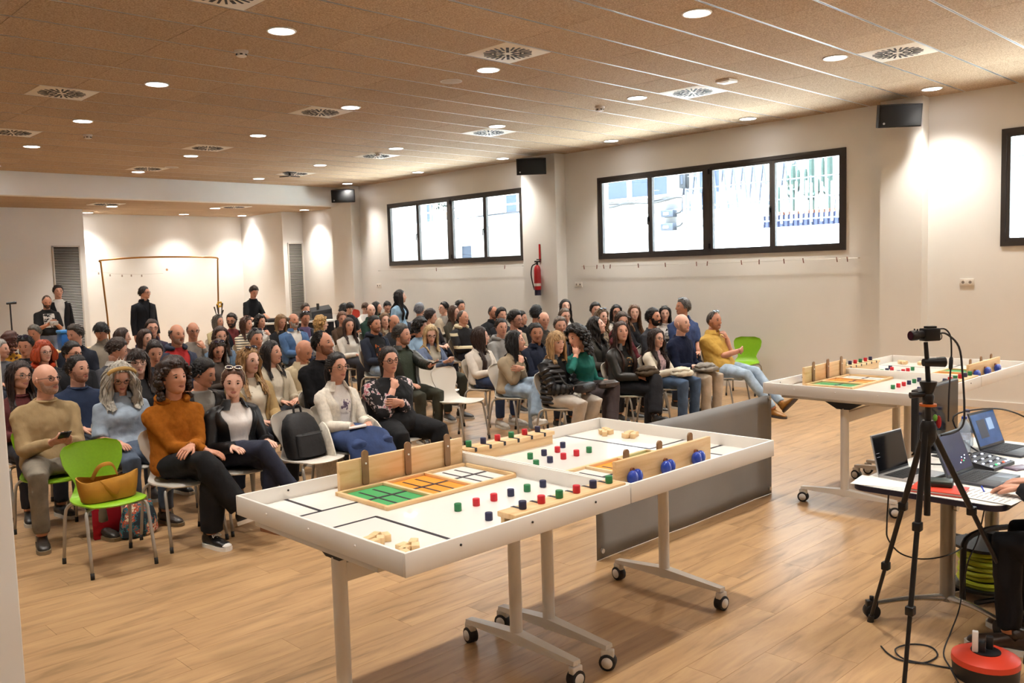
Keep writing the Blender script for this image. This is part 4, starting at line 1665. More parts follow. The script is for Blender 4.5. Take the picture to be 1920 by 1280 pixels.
# coping of the own building keeps the sky out of the top of the windows
gl = mat('facade_window', H('242c3a'), .5, vary=((1, 1, 1), .1))
for (y0, y1, z0, z1) in ((15.25, 16.0, 3.8, 5.2), (14.5, 15.1, 3.8, 5.2), (13.9, 14.35, 3.8, 5.2), (23.75, 24.1, 3.6, 5.2), (19.6, 20.1, 3.62, 5.2), (21.8, 22.3, 2.3, 2.75), (12.3, 12.9, 3.3, 5.2)):
    w = empty('window_far', (19.5, y0, z0))
    w['kind'] = 'structure'
    MB().box(-.02, .0, 0, y1 - y0, 0, z1 - z0).build('pane', gl, w, False)
    MB().box(-.06, 0, -.06, 0, -.06, z1 - z0 + .06).box(-.06, 0, y1 - y0, y1 - y0 + .06, -.06, z1 - z0 + .06).box(-.06, 0, 0, y1 - y0, -.06, 0).box(-.06, 0, 0, y1 - y0, z1 - z0, z1 - z0 + .06).build('frame', mat('facade_frame', H('8a8884'), .6), w, False)
CAB = mat('cable_black', H('0a0a0c'), .6)


def cable_out(name, pts, L_, r=.02):
    o = MB().tube(catmull(pts, 4), r, 6).build(name, CAB)
    tag(o, L_, 'cable')


cable_out('street_cable', [(19.4, 26, 3.5), (19.4, 22, 3.62), (19.4, 18, 3.7), (19.4, 16, 3.58), (19.4, 15.2, 3.66), (19.4, 14.3, 3.6), (19.4, 13.4, 3.68), (19.4, 13.2, 3.3)], 'drooping black cable along the facade seen through both windows', .035)
cable_out('street_cable', [(19.42, 25, 3.56), (19.42, 20, 3.72), (19.42, 16, 3.68), (19.42, 15, 3.62), (19.42, 13.3, 3.72)], 'second thinner cable above the drooping one on the facade', .02)
BX = mat('meter_box_grey', H('1c222b'), .6)
for q, (y, z, L_) in enumerate([(13.33, 4.12, 'tall dark box high on the facade outside the large window'), (13.83, 3.27, 'upper grey meter box on the facade outside the large window'), (13.84, 2.92, 'lower grey meter box on the facade outside the large window')]):
    e = empty('meter_box', (19.5, y, z))
    tag(e, L_, 'box', 'meter boxes on the facade')
    if q == 0:
        MB().box(-.2, 0, -.1, .1, -.22, .22, bev=.02).build('case', mat('meter_box_dark', H('0e1216'), .6), e)
        MB().box(-.21, -.2, -.03, .03, -.12, .1).build('door', BX, e, False)
    else:
        MB().box(-.2, 0, -.2, .2, -.09, .1, bev=.02).build('case', BX, e)
        MB().box(-.21, -.2, -.06, .1, -.03, .04).build('plate', mat('label_white', H('d9cfc4'), .6), e, False)
        MB().tube([(-.05, -.2, .0), (-.05, -.32, .02), (-.03, -.4, .1)], .025, 8).build('conduit', CAB, e)
# balcony with railing and cacti
bal = tagS(MB().box(18.4, 19.5, 2.0, 12.72, 2.0, 2.7, bev=.02).build('balcony', mat('balcony_white', H('b8bcc2'), .8), smooth=False))
rl = empty('balcony_railing', (18.45, 2.75, 2.7))
tag(rl, 'white slatted balcony railing across the street outside the large window', 'railing')
rm = mat('railing_white', H('e9edf2'), .5)
pk = MB().box(-.012, .012, -.022, .022, .0, .85).mesh('picket', [rm], False)
for q in range(83):
    y = .1 + q * .12
    obj('picket', pk, rl, (0, y, .08 + (.06 if q % 2 else 0)))
for z in (.15, .62, 1.06):
    MB().tube([(.02, 0, z), (.02, 9.9, z)], .018, 8).build('rail', mat('railing_grey', H('3a404a'), .6), rl)
for y in (0, 3.3, 6.6, 9.9):
    MB().tube([(.02, y, 0), (.02, y, 1.1)], .022, 8).build('post', mat('railing_grey', H('3a404a'), .6), rl)
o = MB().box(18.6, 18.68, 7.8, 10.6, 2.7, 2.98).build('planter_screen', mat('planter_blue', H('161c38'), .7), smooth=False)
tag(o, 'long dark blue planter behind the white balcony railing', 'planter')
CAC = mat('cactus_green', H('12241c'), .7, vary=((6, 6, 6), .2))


def cactus(y, h, arms_, L_):
    e = empty('cactus', (18.9, y, 2.7))
    tag(e, L_, 'cactus', 'cacti on the balcony')
    n = 12
    an = np.linspace(0, 2 * PI, n, endpoint=False)

    def col(p0, p1, r):
        pts = np.linspace(0, 1, 7)
        rings = []
        for t in pts:
            rr = r * .62 * (1 if t < .85 else .6) * np.where(np.arange(n) % 2, 1, .75)
            c = np.array(p0) + (np.array(p1) - np.array(p0)) * t
            rings.append(c + np.stack([rr * np.cos(an), rr * np.sin(an), np.zeros(n)], 1))
        return MB().loft(rings)
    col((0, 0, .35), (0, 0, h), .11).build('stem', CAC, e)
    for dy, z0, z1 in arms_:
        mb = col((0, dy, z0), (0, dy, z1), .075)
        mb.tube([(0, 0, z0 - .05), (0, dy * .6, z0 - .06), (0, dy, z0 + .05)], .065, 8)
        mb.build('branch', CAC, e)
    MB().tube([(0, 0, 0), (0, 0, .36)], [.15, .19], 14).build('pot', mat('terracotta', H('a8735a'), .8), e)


for y, h, a, L_ in ((10.0, 1.45, ((.13, .8, 1.2), (-.13, .9, 1.3)), 'branched cactus behind the railing nearest the window handle'), (9.55, 1.7, ((.14, .7, 1.3), (-.15, .75, 1.05)), 'tall many-armed cactus in the middle of the balcony'), (9.12, 1.85, ((.16, .8, 1.5),), 'tallest cactus beside the edge of the large window'), (10.35, .95, (), 'short single-stem cactus at the end of the cactus row')):
    cactus(y, h, a, L_)
bl = empty('roller_blind', (19.45, 11.0, 3.3))
tag(bl, 'pale lattice security grille behind the balcony', 'lattice')
for q in range(12):
    MB().tube([(0, q * .28 - .9, 0), (0, q * .28 - .9 + .28, 2.2)], .02, 5).build('bar', mat('lattice_grey', H('343a46'), .6), bl)
    MB().tube([(.01, q * .28 - .9 + .28, 0), (.01, q * .28 - .9, 2.2)], .02, 5).build('bar', mat('lattice_grey', H('343a46'), .6), bl)
# balcony beyond the small window with towel and bush
bal2 = tagS(MB().box(18.7, 19.5, 18.5, 27.5, 3.35, 3.6, bev=.02).build('balcony_far', mat('balcony_white', H('b8bcc2'), .8), smooth=False))
rl2 = empty('balcony_railing', (18.75, 18.6, 3.6))
tag(rl2, 'plain balcony railing across the street outside the small window', 'railing')
for z in (.3, .6, .9):
    MB().tube([(0, 0, z), (0, 8.8, z)], .022, 8).build('rail', rm, rl2)
for y in (0, 2.2, 4.4, 6.6, 8.8):
    MB().tube([(0, y, 0), (0, y, .95)], .025, 8).build('post', rm, rl2)
tw = MB()
gr = [np.array([(18.72 - .03 * (z > 4.45), 25.0 + u + .02 * math.sin(u * 20), z) for u in np.linspace(0, .55, 10)]) for z in np.linspace(3.85, 4.5, 8)]
tw.loft(gr, False, False, closed=False)
o = tw.build('towel', cloth('a01830'))
o.modifiers.new('thick', 'SOLIDIFY').thickness = .01
tag(o, 'red towel hanging on the balcony outside the small window', 'towel')
e = empty('balcony_bush', (18.95, 22.7, 3.6))
tag(e, 'leafy grey-green bush in a pot on the far balcony', 'plant')
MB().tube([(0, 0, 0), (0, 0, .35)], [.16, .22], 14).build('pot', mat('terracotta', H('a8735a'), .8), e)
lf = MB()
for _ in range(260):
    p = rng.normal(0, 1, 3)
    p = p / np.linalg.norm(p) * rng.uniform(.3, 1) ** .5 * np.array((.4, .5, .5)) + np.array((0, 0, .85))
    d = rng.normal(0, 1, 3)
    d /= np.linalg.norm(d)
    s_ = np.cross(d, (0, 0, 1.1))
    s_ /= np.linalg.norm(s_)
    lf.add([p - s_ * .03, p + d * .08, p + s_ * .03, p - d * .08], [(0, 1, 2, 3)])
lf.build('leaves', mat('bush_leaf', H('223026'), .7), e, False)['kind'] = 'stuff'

# ------------------------------------------------------------------ chairs
def chair_parts():
    prof = catmull([(-.225, .438), (-.19, .452), (-.08, .445), (.06, .437), (.15, .448), (.2, .49), (.222, .55), (.238, .64), (.258, .74), (.272, .815)], 3)
    s = np.linspace(0, 1, len(prof))
    hw = np.interp(s, [0, .04, .1, .25, .42, .55, .64, .72, .8, .9, .955, .985, 1], [.10, .16, .19, .205, .195, .15, .13, .155, .195, .205, .185, .15, .10])
    rings = []
    for i, (y, z) in enumerate(prof):
        t = np.array(prof[min(i + 1, len(prof) - 1)]) - np.array(prof[max(i - 1, 0)])
        t /= np.linalg.norm(t)
        n = np.array((-t[1], t[0]))
        u = np.linspace(-1, 1, 11)
        dish = .018 * u ** 2 * (1 if s[i] > .5 else .4)
        top = [np.array((hw[i] * a, y + n[0] * (.005 + d_) * 1, z + n[1] * (.005 + d_))) for a, d_ in zip(u, dish)]
        bot = [np.array((hw[i] * a, y + n[0] * (-.005 + d_), z + n[1] * (-.005 + d_))) for a, d_ in zip(u, dish)][::-1]
        rings.append(np.array(top + bot))
    shell = MB().loft(rings).mesh('shell', (), True, 60)
    legs = []
    for sx, sy in ((1, -1), (-1, -1), (1, 1), (-1, 1)):
        fx, fy = (.205, -.25) if sy < 0 else (.222, .245)
        pts = catmull([(sx * .08, sy * .06, .425), (sx * .165, sy * .14, .424), (sx * .192, sy * .17, .405), (sx * (fx * .96), fy * .76, .34), (sx * fx, fy * .985, .04)], 3)
        legs.append(MB().tube(pts, .0115, 8).mesh('leg', ()))
        legs.append(MB().tube([(sx * fx, fy * .985, .042), (sx * fx, fy, .0)], [.013, .0135], 8).mesh('foot_cap', ()))
    plate = MB().box(-.1, .1, -.08, .08, .414, .432, bev=.004).mesh('mount', ())
    return shell, legs, plate


CH_SHELL, CH_LEGS, CH_PLATE = chair_parts()
CH_M = {'white': mat('chair_white', H('ded7cc'), .38), 'green': mat('chair_green', H('86b81e'), .4, vary=((60, 60, 60), .05)), 'red': mat('chair_red', H('b8341f'), .4)}
CH_METAL = mat('chair_leg_grey', H('a8a39b'), .35, .35)
CH_CAP = mat('chair_cap', H('222222'), .7)
CHAIRS = []


def chair(x, y, rz, color, label, z=0, caps=True):
    e = empty('shell_chair', (x, y, z), rz)
    tag(e, label, 'chair', 'plastic shell chairs')
    obj('shell', CH_SHELL, e, m=CH_M[color])
    obj('mount', CH_PLATE, e, m=CH_METAL)
    for q in range(4):
        l = obj('leg', CH_LEGS[2 * q], e, m=CH_METAL)
        if caps:
            obj('foot_cap', CH_LEGS[2 * q + 1], l, m=CH_CAP)
    CHAIRS.append(e)
    return e


chair(2.065, 6.085, .0, 'green', 'empty green shell chair in the front row holding a mustard tote bag')
chair(3.66, 6.12, .05, 'white', 'empty white shell chair in the front row with a black backpack on it')
chair(6.42, 7.48, .1, 'white', 'empty white shell chair between the floral blouse and the beige blazer')
chair(6.78, 8.32, .05, 'white', 'empty white shell chair beside the woman in the white jacket')
chair(11.28, 6.75, -1.25, 'green', 'empty green shell chair against the window wall')
for k in range(5):
    chair(10.35, 16.95, -.3, 'white', 'white shell chair in the stack by the far pillar, ' + ['lowest', 'second', 'third', 'fourth', 'topmost'][k] + ' of five', z=k * .075, caps=False)
for k in range(4):
    chair(10.82, 16.75, -.3, 'white', 'white shell chair in the smaller stack beside the red chairs, ' + ['lowest', 'second', 'third', 'topmost'][k] + ' of four', z=k * .075, caps=False)
for k in range(5):
    chair(11.28, 16.7, -.3, 'red', 'red shell chair in the stack by the wall, ' + ['lowest', 'second', 'third', 'fourth', 'topmost'][k] + ' of five', z=k * .075, caps=False)

# ------------------------------------------------------------------ folding tables and game trays
TL = mat('table_leg_white', H('d9d2c8'), .4)
TRAY = mat('tray_white', H('ece8e2'), .16, coat=.3)
RIM = mat('tray_rim', H('e6e1d9'), .35)
TAPE = mat('black_tape', H('26232b'), .6)
BLACK = mat('black_plastic', H('17171a'), .45)
RUB = mat('castor_rubber', H('1d1c1d'), .6)
cast_f = MB().tube([(0, 0, .095), (0, 0, .12)], .012, 8).box(-.018, .018, -.03, .03, .06, .1, bev=.006).mesh('fork', ())
cast_w = MB().tube([(-.024, 0, .04), (-.022, 0, .04), (.022, 0, .04), (.024, 0, .04)], [.036, .04, .04, .036], 20).mesh('wheel', ())
cast_h = MB().tube([(-.027, 0, .04), (.027, 0, .04)], .027, 16).mesh('hub', ())


def castor(parent, x, y, rz):
    c = obj('castor', cast_f, parent, (x, y, 0), (0, 0, rz), TL)
    obj('wheel', cast_w, c, m=RUB)
    obj('hub', cast_h, c, m=mat('castor_hub', H('e4e0da'), .4))


def folding_table(x0, lx, label):
    """x0: origin; lx: the two leg positions; runs along x, y centred on 2.95"""
    e = empty('folding_table', (x0, 2.95, 0))
    tag(e, label, 'table', 'white folding tables under the game trays')
    z1 = .838
    for k, x in enumerate(lx):
        lb = MB().tube([(x, .02, .1), (x, .02, z1 - .06)], .031, 18)
        lb.build('leg', TL, e)
        fb = MB()
        fb.add([(x - .026, -.37, .105), (x + .026, -.37, .105), (x + .034, .02, .105), (x - .034, .02, .105), (x - .026, .37, .105), (x + .026, .37, .105),
                (x - .022, -.37, .125), (x + .022, -.37, .125), (x + .03, .02, .155), (x - .03, .02, .155), (x - .022, .37, .125), (x + .022, .37, .125)],
               [(0, 3, 2, 1), (3, 4, 5, 2), (6, 7, 8, 9), (9, 8, 11, 10), (0, 1, 7, 6), (4, 10, 11, 5), (1, 2, 8, 7), (2, 5, 11, 8), (0, 6, 9, 3), (3, 9, 10, 4)])
        fb.build('foot', TL, e, False)
        castor(e, x, -.36, .5 + k)
        castor(e, x, .36, .2 - k * .4)
        br = MB()
        br.add([(x - .03, -.15, z1), (x + .03, -.15, z1), (x + .03, .19, z1), (x - .03, .19, z1), (x - .03, -.03, z1 - .065), (x + .03, -.03, z1 - .065), (x + .03, .07, z1 - .065), (x - .03, .07, z1 - .065)],
               [(0, 1, 2, 3), (4, 7, 6, 5), (0, 4, 5, 1), (2, 6, 7, 3), (1, 5, 6, 2), (0, 3, 7, 4)])
        br.build('hinge_bracket', BLACK, e, False)
    MB().box(lx[0], lx[1], -.0, .04, z1 - .17, z1 - .09, bev=.004).build('crossbar', TL, e)
    tp = MB().box(lx[0] - .12, lx[1] + .12, -.42, .48, z1, z1 + .025, bev=.006)
    tp.build('tabletop', mat('tabletop_grey', H('d2ccc3'), .5), e)
    for x in (lx[0] + .12, lx[1] - .1):
        for y in (-.44, .5):
            MB().box(x, x + .07, y - .03, y + .03, z1 - .012, z1).build('clamp', BLACK, e, False)
    return e


TZ = .863                         # underside of the trays
ZF = .885                         # playing surface


def game_tray(xa, label, flip, who):
    """one half board, 1.24 x 1.22; flip turns it half a turn so the pair is point-symmetric"""
    W_, D_ = 1.236, 1.22
    e = empty('game_tray', (xa + (W_ if flip else 0), 2.355 + (D_ if flip else 0), 0), PI if flip else 0)
    tag(e, label, 'game board', 'white game trays')
    MB().box(.012, W_ - .012, .012, D_ - .012, TZ, ZF).build('playing_surface', TRAY, e, False)
    for nm, b_ in (('rim', (0, W_, 0, .014)), ('rim', (0, W_, D_ - .014, D_)), ('rim', (0, .014, .014, D_ - .014)), ('rim', (W_ - .014, W_, .014, D_ - .014))):
        MB().box(b_[0], b_[1], b_[2], b_[3], TZ, .95, bev=.003).build(nm, RIM, e, True)
    sc_ = MB().tube([(0, 0, 0), (0, .004, 0)], .005, 8).mesh('screw', ())
    for x in (.25, .62, 1.0):
        obj('screw', sc_, e, (x, -.003, .92), m=mat('screw_dark', H('3a3632'), .5, .5))
        obj('screw', sc_, e, (x, D_ - .016, .925), m=mat('screw_dark', H('3a3632'), .5, .5))
    for y in (.3, .62, .95):
        obj('screw', sc_, e, (-.003, y, .915), (0, 0, -PI / 2), m=mat('screw_bright', H('f0ece6'), .3, .3))
    # tape lines
    zt = ZF + .0006
    for x0, x1, y0, y1 in ((.012, .47, .895, .913), (.225, .243, .904, 1.205), (.012, .345, .64, .656), (.33, .348, .015, .65)):
        MB().box(x0, x1, y0, y1, ZF, zt).build('tape_line', TAPE, e, False)
    g = 'pieces on the game trays'
    off = lambda x, y, z=ZF: (e.location.x + (-x if flip else x), e.location.y + (-y if flip else y), z)
    rz0 = PI if flip else 0
    # grid frame with three coloured fields
    gf = empty('grid_frame', off(0, 0), rz0)
    tag(gf, 'pine frame with green, orange and white grid fields ' + who, 'game frame')
    x0, x1, y0, y1 = .44, 1.20, .70, 1.06
    MB().box(x0 - .02, x1, y0 - .022, y0, 0, .018, bev=.002).build('rail', PINE_X, gf)
    MB().box(x0 - .02, x1, y1, y1 + .022, 0, .018, bev=.002).build('rail', PINE_X, gf)
    w3 = (x1 - x0) / 3
    for k in range(4):
        xx = x0 + k * w3 - (.02 if k < 3 else 0)
        MB().box(xx, xx + .02, y0, y1, 0, .018, bev=.002).build('divider', PINE, gf)
    for k, c in enumerate(('3fa05c', 'f0942a', 'dcd8d3')):
        fx0, fx1 = x0 + k * w3, x0 + (k + 1) * w3 - .02
        fo_ = MB().box(fx0, fx1, y0, y1, .001, .004).build('colour_field', mat('field_' + c, H(c), .5), gf, False)
        for q in (1, 2):
            MB().box(fx0 + (fx1 - fx0) * q / 3 - .006, fx0 + (fx1 - fx0) * q / 3 + .006, y0 + .03, y1 - .03, .004, .005).build('tape_line', TAPE, fo_, False)
        MB().box(fx0, fx1, (y0 + y1) / 2 - .009, (y0 + y1) / 2 + .009, .004, .0055).build('tape_line', TAPE, fo_, False)
    # goal board with three paddles
    gb = empty('goal_board', off(.46, 1.10), rz0)
    tag(gb, 'upright pine board with three brown paddles and blue balls ' + who, 'game board part')
    MB().box(.0, .76, -.0, .022, 0, .145, bev=.002).build('board', PINE_X, gb)
    BR = mat('paddle_brown', H('8a6a4a'), .55, vary=((20, 20, 20), .1))
    BL = mat('ball_blue', H('1a3fa6'), .18, coat=.5)
    for k in range(3):
        xx = .14 + k * .255
        pd = MB()
        n = 10
        pts = [(xx + .018 * math.cos(a), .085 + (.08 if a < PI else -.055) + .018 * math.sin(a)) for a in np.linspace(0, 2 * PI, 2 * n, endpoint=False)]
        pd.prism([(p[0], p[1]) for p in pts], -.012, -.002)
        pd.xf(np.array(((1, 0, 0, 0), (0, 0, 1, 0), (0, 1, 0, 0), (0, 0, 0, 1))))
        p_ = pd.build('paddle', BR, gb)
        MB().tube([(xx, -.013, .12), (xx, -.016, .12)], .005, 8).build('screw', mat('screw_bright', H('f0ece6'), .3, .3), p_)
        for dx in (-.014, .026):
            MB().ell((xx + dx, .045 + .004 * (dx > 0), .062), (.031, .024, .035), 14, 10).build('ball', BL, gb)
        MB().tube([(xx, .022, .09), (xx, .034, .09)], .012, 10).build('spacer', mat('spacer_copper', H('8f5a3a'), .4, .5), gb)
    # strip with six notches
    st = empty('notched_strip', off(.545, .068), rz0)
    tag(st, 'pine strip with six dark notches for the pegs ' + who, 'game strip')
    MB().box(0, .68, -.052, .052, .052, .074, bev=.003).build('strip', PINE_X, st)
    MB().box(.01, .67, .022, .042, 0, .052).build('support', PINE_X, st, False)
    cols = ['26284a', 'c8202f', '2a7a4a']
    CN = {'26284a': 'navy', 'c8202f': 'red', '2a7a4a': 'green'}
    cy_me = pm_cache.setdefault('peg', MB().tube([(0, 0, 0), (0, 0, .002), (0, 0, .031), (0, 0, .033)], [.0145, .016, .016, .0145], 16).mesh('peg', ()))

    def peg(x, y, z, c, lab):
        o = obj('peg', cy_me, None, off(x, y, z), m=mat('peg_' + c, H(c), .55, vary=((40, 40, 40), .1)))
        tag(o, lab, 'peg', 'wooden pegs on the game trays')
    order = [0, 1, 2, 1, 0, 2]
    nth = ['first', 'second', 'third', 'fourth', 'fifth', 'sixth']
    for k in range(6):
        xx = .085 + k * .107
        MB().box(xx - .008, xx + .008, .0, .0535, .074, .0752).build('notch', TAPE, st, False)
        MB().box(xx - .008, xx + .008, .052, .0535, .054, .0752).build('notch', TAPE, st, False)
        c = cols[order[k]]
        peg(.545 + xx, .062, ZF + .0745, c, '%s wooden peg, %s along the pine strip %s' % (CN[c], nth[k], who))
    for k in range(6):
        c = cols[[2, 1, 1, 0, 2, 0][k]]
        peg(.62 + k * .105, .445, ZF, c, '%s wooden peg, %s in the free row %s' % (CN[c], nth[k], who))
    c = cols[0]
    peg(.61, .24, ZF, c, 'navy wooden peg standing alone before the strip ' + who)
    if flip:
        for k in range(3):
            c = cols[[1, 0, 2][k]]
            peg(.72 + k * .108, .30, ZF, c, '%s wooden peg, %s in the short row %s' % (CN[c], nth[k], who))
    # wooden blocks
    bl = pm_cache.setdefault('block', MB().box(-.024, .024, -.015, .015, 0, .028, bev=.002).mesh('wooden_block', ()))
    spots = [(.10, .36, .2), (.135, .33, .9), (.09, .315, .1), (.145, .38, .5), (.17, .345, 1.2), (.12, .16, .4), (.165, .155, .9), (.135, .195, .2), (.19, .2, .7), (.095, .13, 1.3)]
    for k, (x, y, a) in enumerate(spots):
        o = obj('wooden_block', bl, None, off(x, y), (0, 0, a), PINE)
        tag(o, 'small pale pine block in the %s heap %s' % ('larger' if k < 5 else 'smaller', who), 'block', 'pine blocks ' + who)
    return e


folding_table(0, (1.88, 2.86), 'white folding table on castors under the nearest game tray')
folding_table(0, (3.09, 4.07), 'white folding table on castors before the grey banner')
folding_table(0, (6.4, 7.36), 'white folding table on castors beside the laptop desk')
folding_table(0, (7.6, 8.58), 'white folding table on castors farthest along the window side')
game_tray(1.752, 'white game tray nearest the viewer', False, 'on the nearest tray')
game_tray(2.996, 'white game tray joined to the nearest one, in front of the banner', True, 'on the tray before the banner')
game_tray(6.252, 'white game tray of the far table, on the audience side', False, 'on the far table, audience end')
game_tray(7.496, 'white game tray of the far table, on the wall side', True, 'on the far table, wall end')

# grey banner hung between the two boards
bn = MB()
rows_ = []
for z in np.linspace(.0, .82, 9):
    rows_.append(np.array([(4.235 + (6.46 - 4.235) * u, 3.62 + .004 * math.sin(u * 9) * (1 - z) + .002 * math.sin(u * 23), .004 + z - .0 * u) for u in np.linspace(0, 1, 28)]))
bn.loft(rows_, False, False, closed=False)
bo = empty('banner', (0, 0, 0))
tag(bo, 'dark grey cloth banner hanging between the two game tables', 'banner')
o = bn.build('cloth', mat('banner_grey', H('8a8988'), .85, vary=((3, 3, 3), .06), bump=((120, 120, 120), .2, .002)), bo)
o.modifiers.new('thick', 'SOLIDIFY').thickness = .004
for x, z in ((4.28, .06), (6.42, .05), (4.28, .82), (6.42, .8)):
    MB().tube([(x, 3.605, z), (x, 3.635, z)], [.016, .016], 14).build('eyelet', mat('eyelet', H('c9c4bd'), .3, .7), bo)
for x, x2 in ((4.28, 4.2), (6.42, 6.3)):
    MB().tube([(x, 3.615, .82), (x2, 3.56, .87)], .004, 6).build('tie', BLACK, bo)

# ------------------------------------------------------------------ bags, laptops and small things
BACK = mat('backpack_black', H('1b1a1c'), .7, vary=((10, 10, 10), .2), bump=((14, 14, 14), .6, .012))
e = empty('backpack', (3.66, 6.12, .447), .1)
tag(e, 'black backpack leaning on the empty white front-row chair', 'backpack')
mb = MB()
rings = []
an = np.linspace(0, 2 * PI, 24, endpoint=False)
for z, w, d in ((.0, .13, .07), (.01, .155, .095), (.1, .165, .105), (.22, .155, .095), (.3, .13, .075), (.345, .085, .045), (.355, .03, .02)):
    sgn = np.sign
    x = w * np.sign(np.cos(an)) * np.abs(np.cos(an)) ** .6
    y = d * np.sign(np.sin(an)) * np.abs(np.sin(an)) ** .6
    rings.append(np.stack([x, y + .06 + z * .28, np.full(24, z)], 1))
mb.loft(rings)
mb.build('body', BACK, e)
mb = MB()
rings = [np.stack([w * np.sign(np.cos(an)) * np.abs(np.cos(an)) ** .6, d * np.sin(an) - .03 + z * .28, np.full(24, z)], 1) for z, w, d in ((.02, .11, .03), (.03, .13, .05), (.12, .13, .055), (.19, .12, .045), (.2, .1, .02))]
mb.loft(rings).build('front_pocket', BACK, e)
MB().tube(catmull([(-.035, .15, .345), (-.03, .16, .40), (0, .165, .415), (.03, .16, .40), (.035, .15, .345)], 3), .009, 8).build('grab_loop', BACK, e)
for sx in (-1, 1):
    MB().tube(catmull([(sx * .06, .17, .33), (sx * .1, .2, .2), (sx * .11, .16, .05)], 4), [(.004, .022)] * 9, 8).build('shoulder_strap', BACK, e)
MB().tube([(-.1, -.028, .205), (0, -.045, .215), (.1, -.028, .205)], .003, 6).build('zip', mat('zip_grey', H('4a4a4c'), .4, .5), e)
# tote bag
MUS = mat('tote_mustard', H('a8741a'), .85, vary=((14, 14, 14), .12), bump=((22, 22, 22), .4, .008))
e = empty('tote_bag', (2.06, 6.06, .452), .05)
tag(e, 'mustard canvas tote bag lying on the green front-row chair', 'bag')
mb = MB()
an = np.linspace(0, 2 * PI, 28, endpoint=False)
rings = []
for z, w, d in ((0, .15, .07), (.01, .17, .085), (.07, .185, .095), (.13, .195, .085), (.16, .20, .06)):
    rings.append(np.stack([w * np.sign(np.cos(an)) * np.abs(np.cos(an)) ** .5, d * np.sign(np.sin(an)) * np.abs(np.sin(an)) ** .7 - .02, z + .018 * np.cos(an * 2 + 1) * (z > .05)], 1))
inner = [rg * np.array((.96, .88, 1)) + np.array((0, -.002, .001)) for rg in rings[::-1]]
mb.loft(rings + inner[:-1], True, True)
mb.build('body', MUS, e)
for sy in (-.07, .035):
    MB().tube(catmull([(-.08, sy, .14), (-.05, sy - .04, .10 + (.12 if sy > 0 else 0)), (.0, sy - .05, .04 + (.2 if sy > 0 else 0)), (.05, sy - .03, .08 + (.14 if sy > 0 else 0)), (.09, sy, .145)], 4), [(.003, .014)] * 17, 8).build('strap', MUS, e)
# things on the floor under the front row
e = empty('shopping_bag', (2.46, 6.62, 0), .3)
tag(e, 'colourful printed shopping bag on the floor under the front-row chair', 'bag')
mb = MB()
rings = [np.stack([w * np.cos(an), d * np.sin(an), z + .01 * np.cos(3 * an) * (z > .1)], 1) for z, w, d in ((0, .14, .07), (.02, .16, .09), (.12, .15, .085), (.2, .13, .05), (.24, .12, .02))]
mb.loft(rings).build('body', pattern_mat('bag_print', '1f2a33', ['2f6a72', 'b8451f', 'd8c8a8', 'a3162a'], 9, .47), e)
MB().tube(catmull([(-.06, 0, .22), (-.03, .02, .31), (.03, .02, .31), (.06, 0, .22)], 3), .008, 6).build('handle', cloth('8a4a2a', 'leather'), e)
e = empty('red_folder_bag', (2.27, 6.72, 0), -.2)
tag(e, 'red flat bag standing beside the printed shopping bag', 'bag')
MB().box(-.1, .1, -.015, .015, 0, .26, bev=.01).build('body', cloth('b01c30'), e)
MB().tube(catmull([(-.04, 0, .25), (0, 0, .32), (.04, 0, .25)], 3), .006, 6).build('handle', cloth('b01c30'), e)

# ---- copper arch frame near the back wall
COP = mat('copper_tube', H('b07a3a'), .3, .85)
e = empty('copper_arch', (7.9, 19.0, 0))
tag(e, 'thin copper arch frame standing in front of the back wall', 'frame')
for nm, pts in (('upright', [(-1.16, 0, 0), (-1.2, 0, 1.2), (-1.26, 0, 2.33)]), ('upright', [(1.22, 0, 0), (1.25, 0, 1.2), (1.3, 0, 2.33)])):
    MB().tube(pts, .018, 10).build(nm, COP, e)
MB().tube(catmull([(-1.26, 0, 2.32), (-1.22, 0, 2.36), (-.4, 0, 2.41), (.6, 0, 2.41), (1.25, 0, 2.385), (1.3, 0, 2.33)], 4), .018, 10).build('top_rail', COP, e)
for x in (-1.16, 1.22):
    MB().box(x - .2, x + .2, -.15, .15, 0, .012, bev=.004).build('base', COP, e)
e = empty('dried_flowers', (9.02, 18.7, 0))
tag(e, 'tall dark vase with a yellow flower by the copper arch', 'vase')
MB().tube([(0, 0, 0), (0, 0, .5), (0, 0, .8), (0, 0, .85)], [.09, .11, .05, .06], 14).build('vase', mat('vase_dark', H('2b2622'), .5), e)
for a in range(5):
    MB().tube([(0, 0, .8), (.05 * math.cos(a * 1.3), .05 * math.sin(a * 1.3), 1.05), (.1 * math.cos(a * 1.3), .1 * math.sin(a * 1.3), 1.2 + .04 * a)], [.006, .006, .018], 6).build('stem', mat('stem_dark', H('2f2a22'), .7), e)
fl_ = MB()
for a in range(6):
    fl_.ell((.05 * math.cos(a * 1.05), -.05, 1.33 + .05 * math.sin(a * 1.05)), (.035, .012, .025), 8, 5)
fl_.build('flower', mat('flower_yellow', H('d8a520'), .6), e)

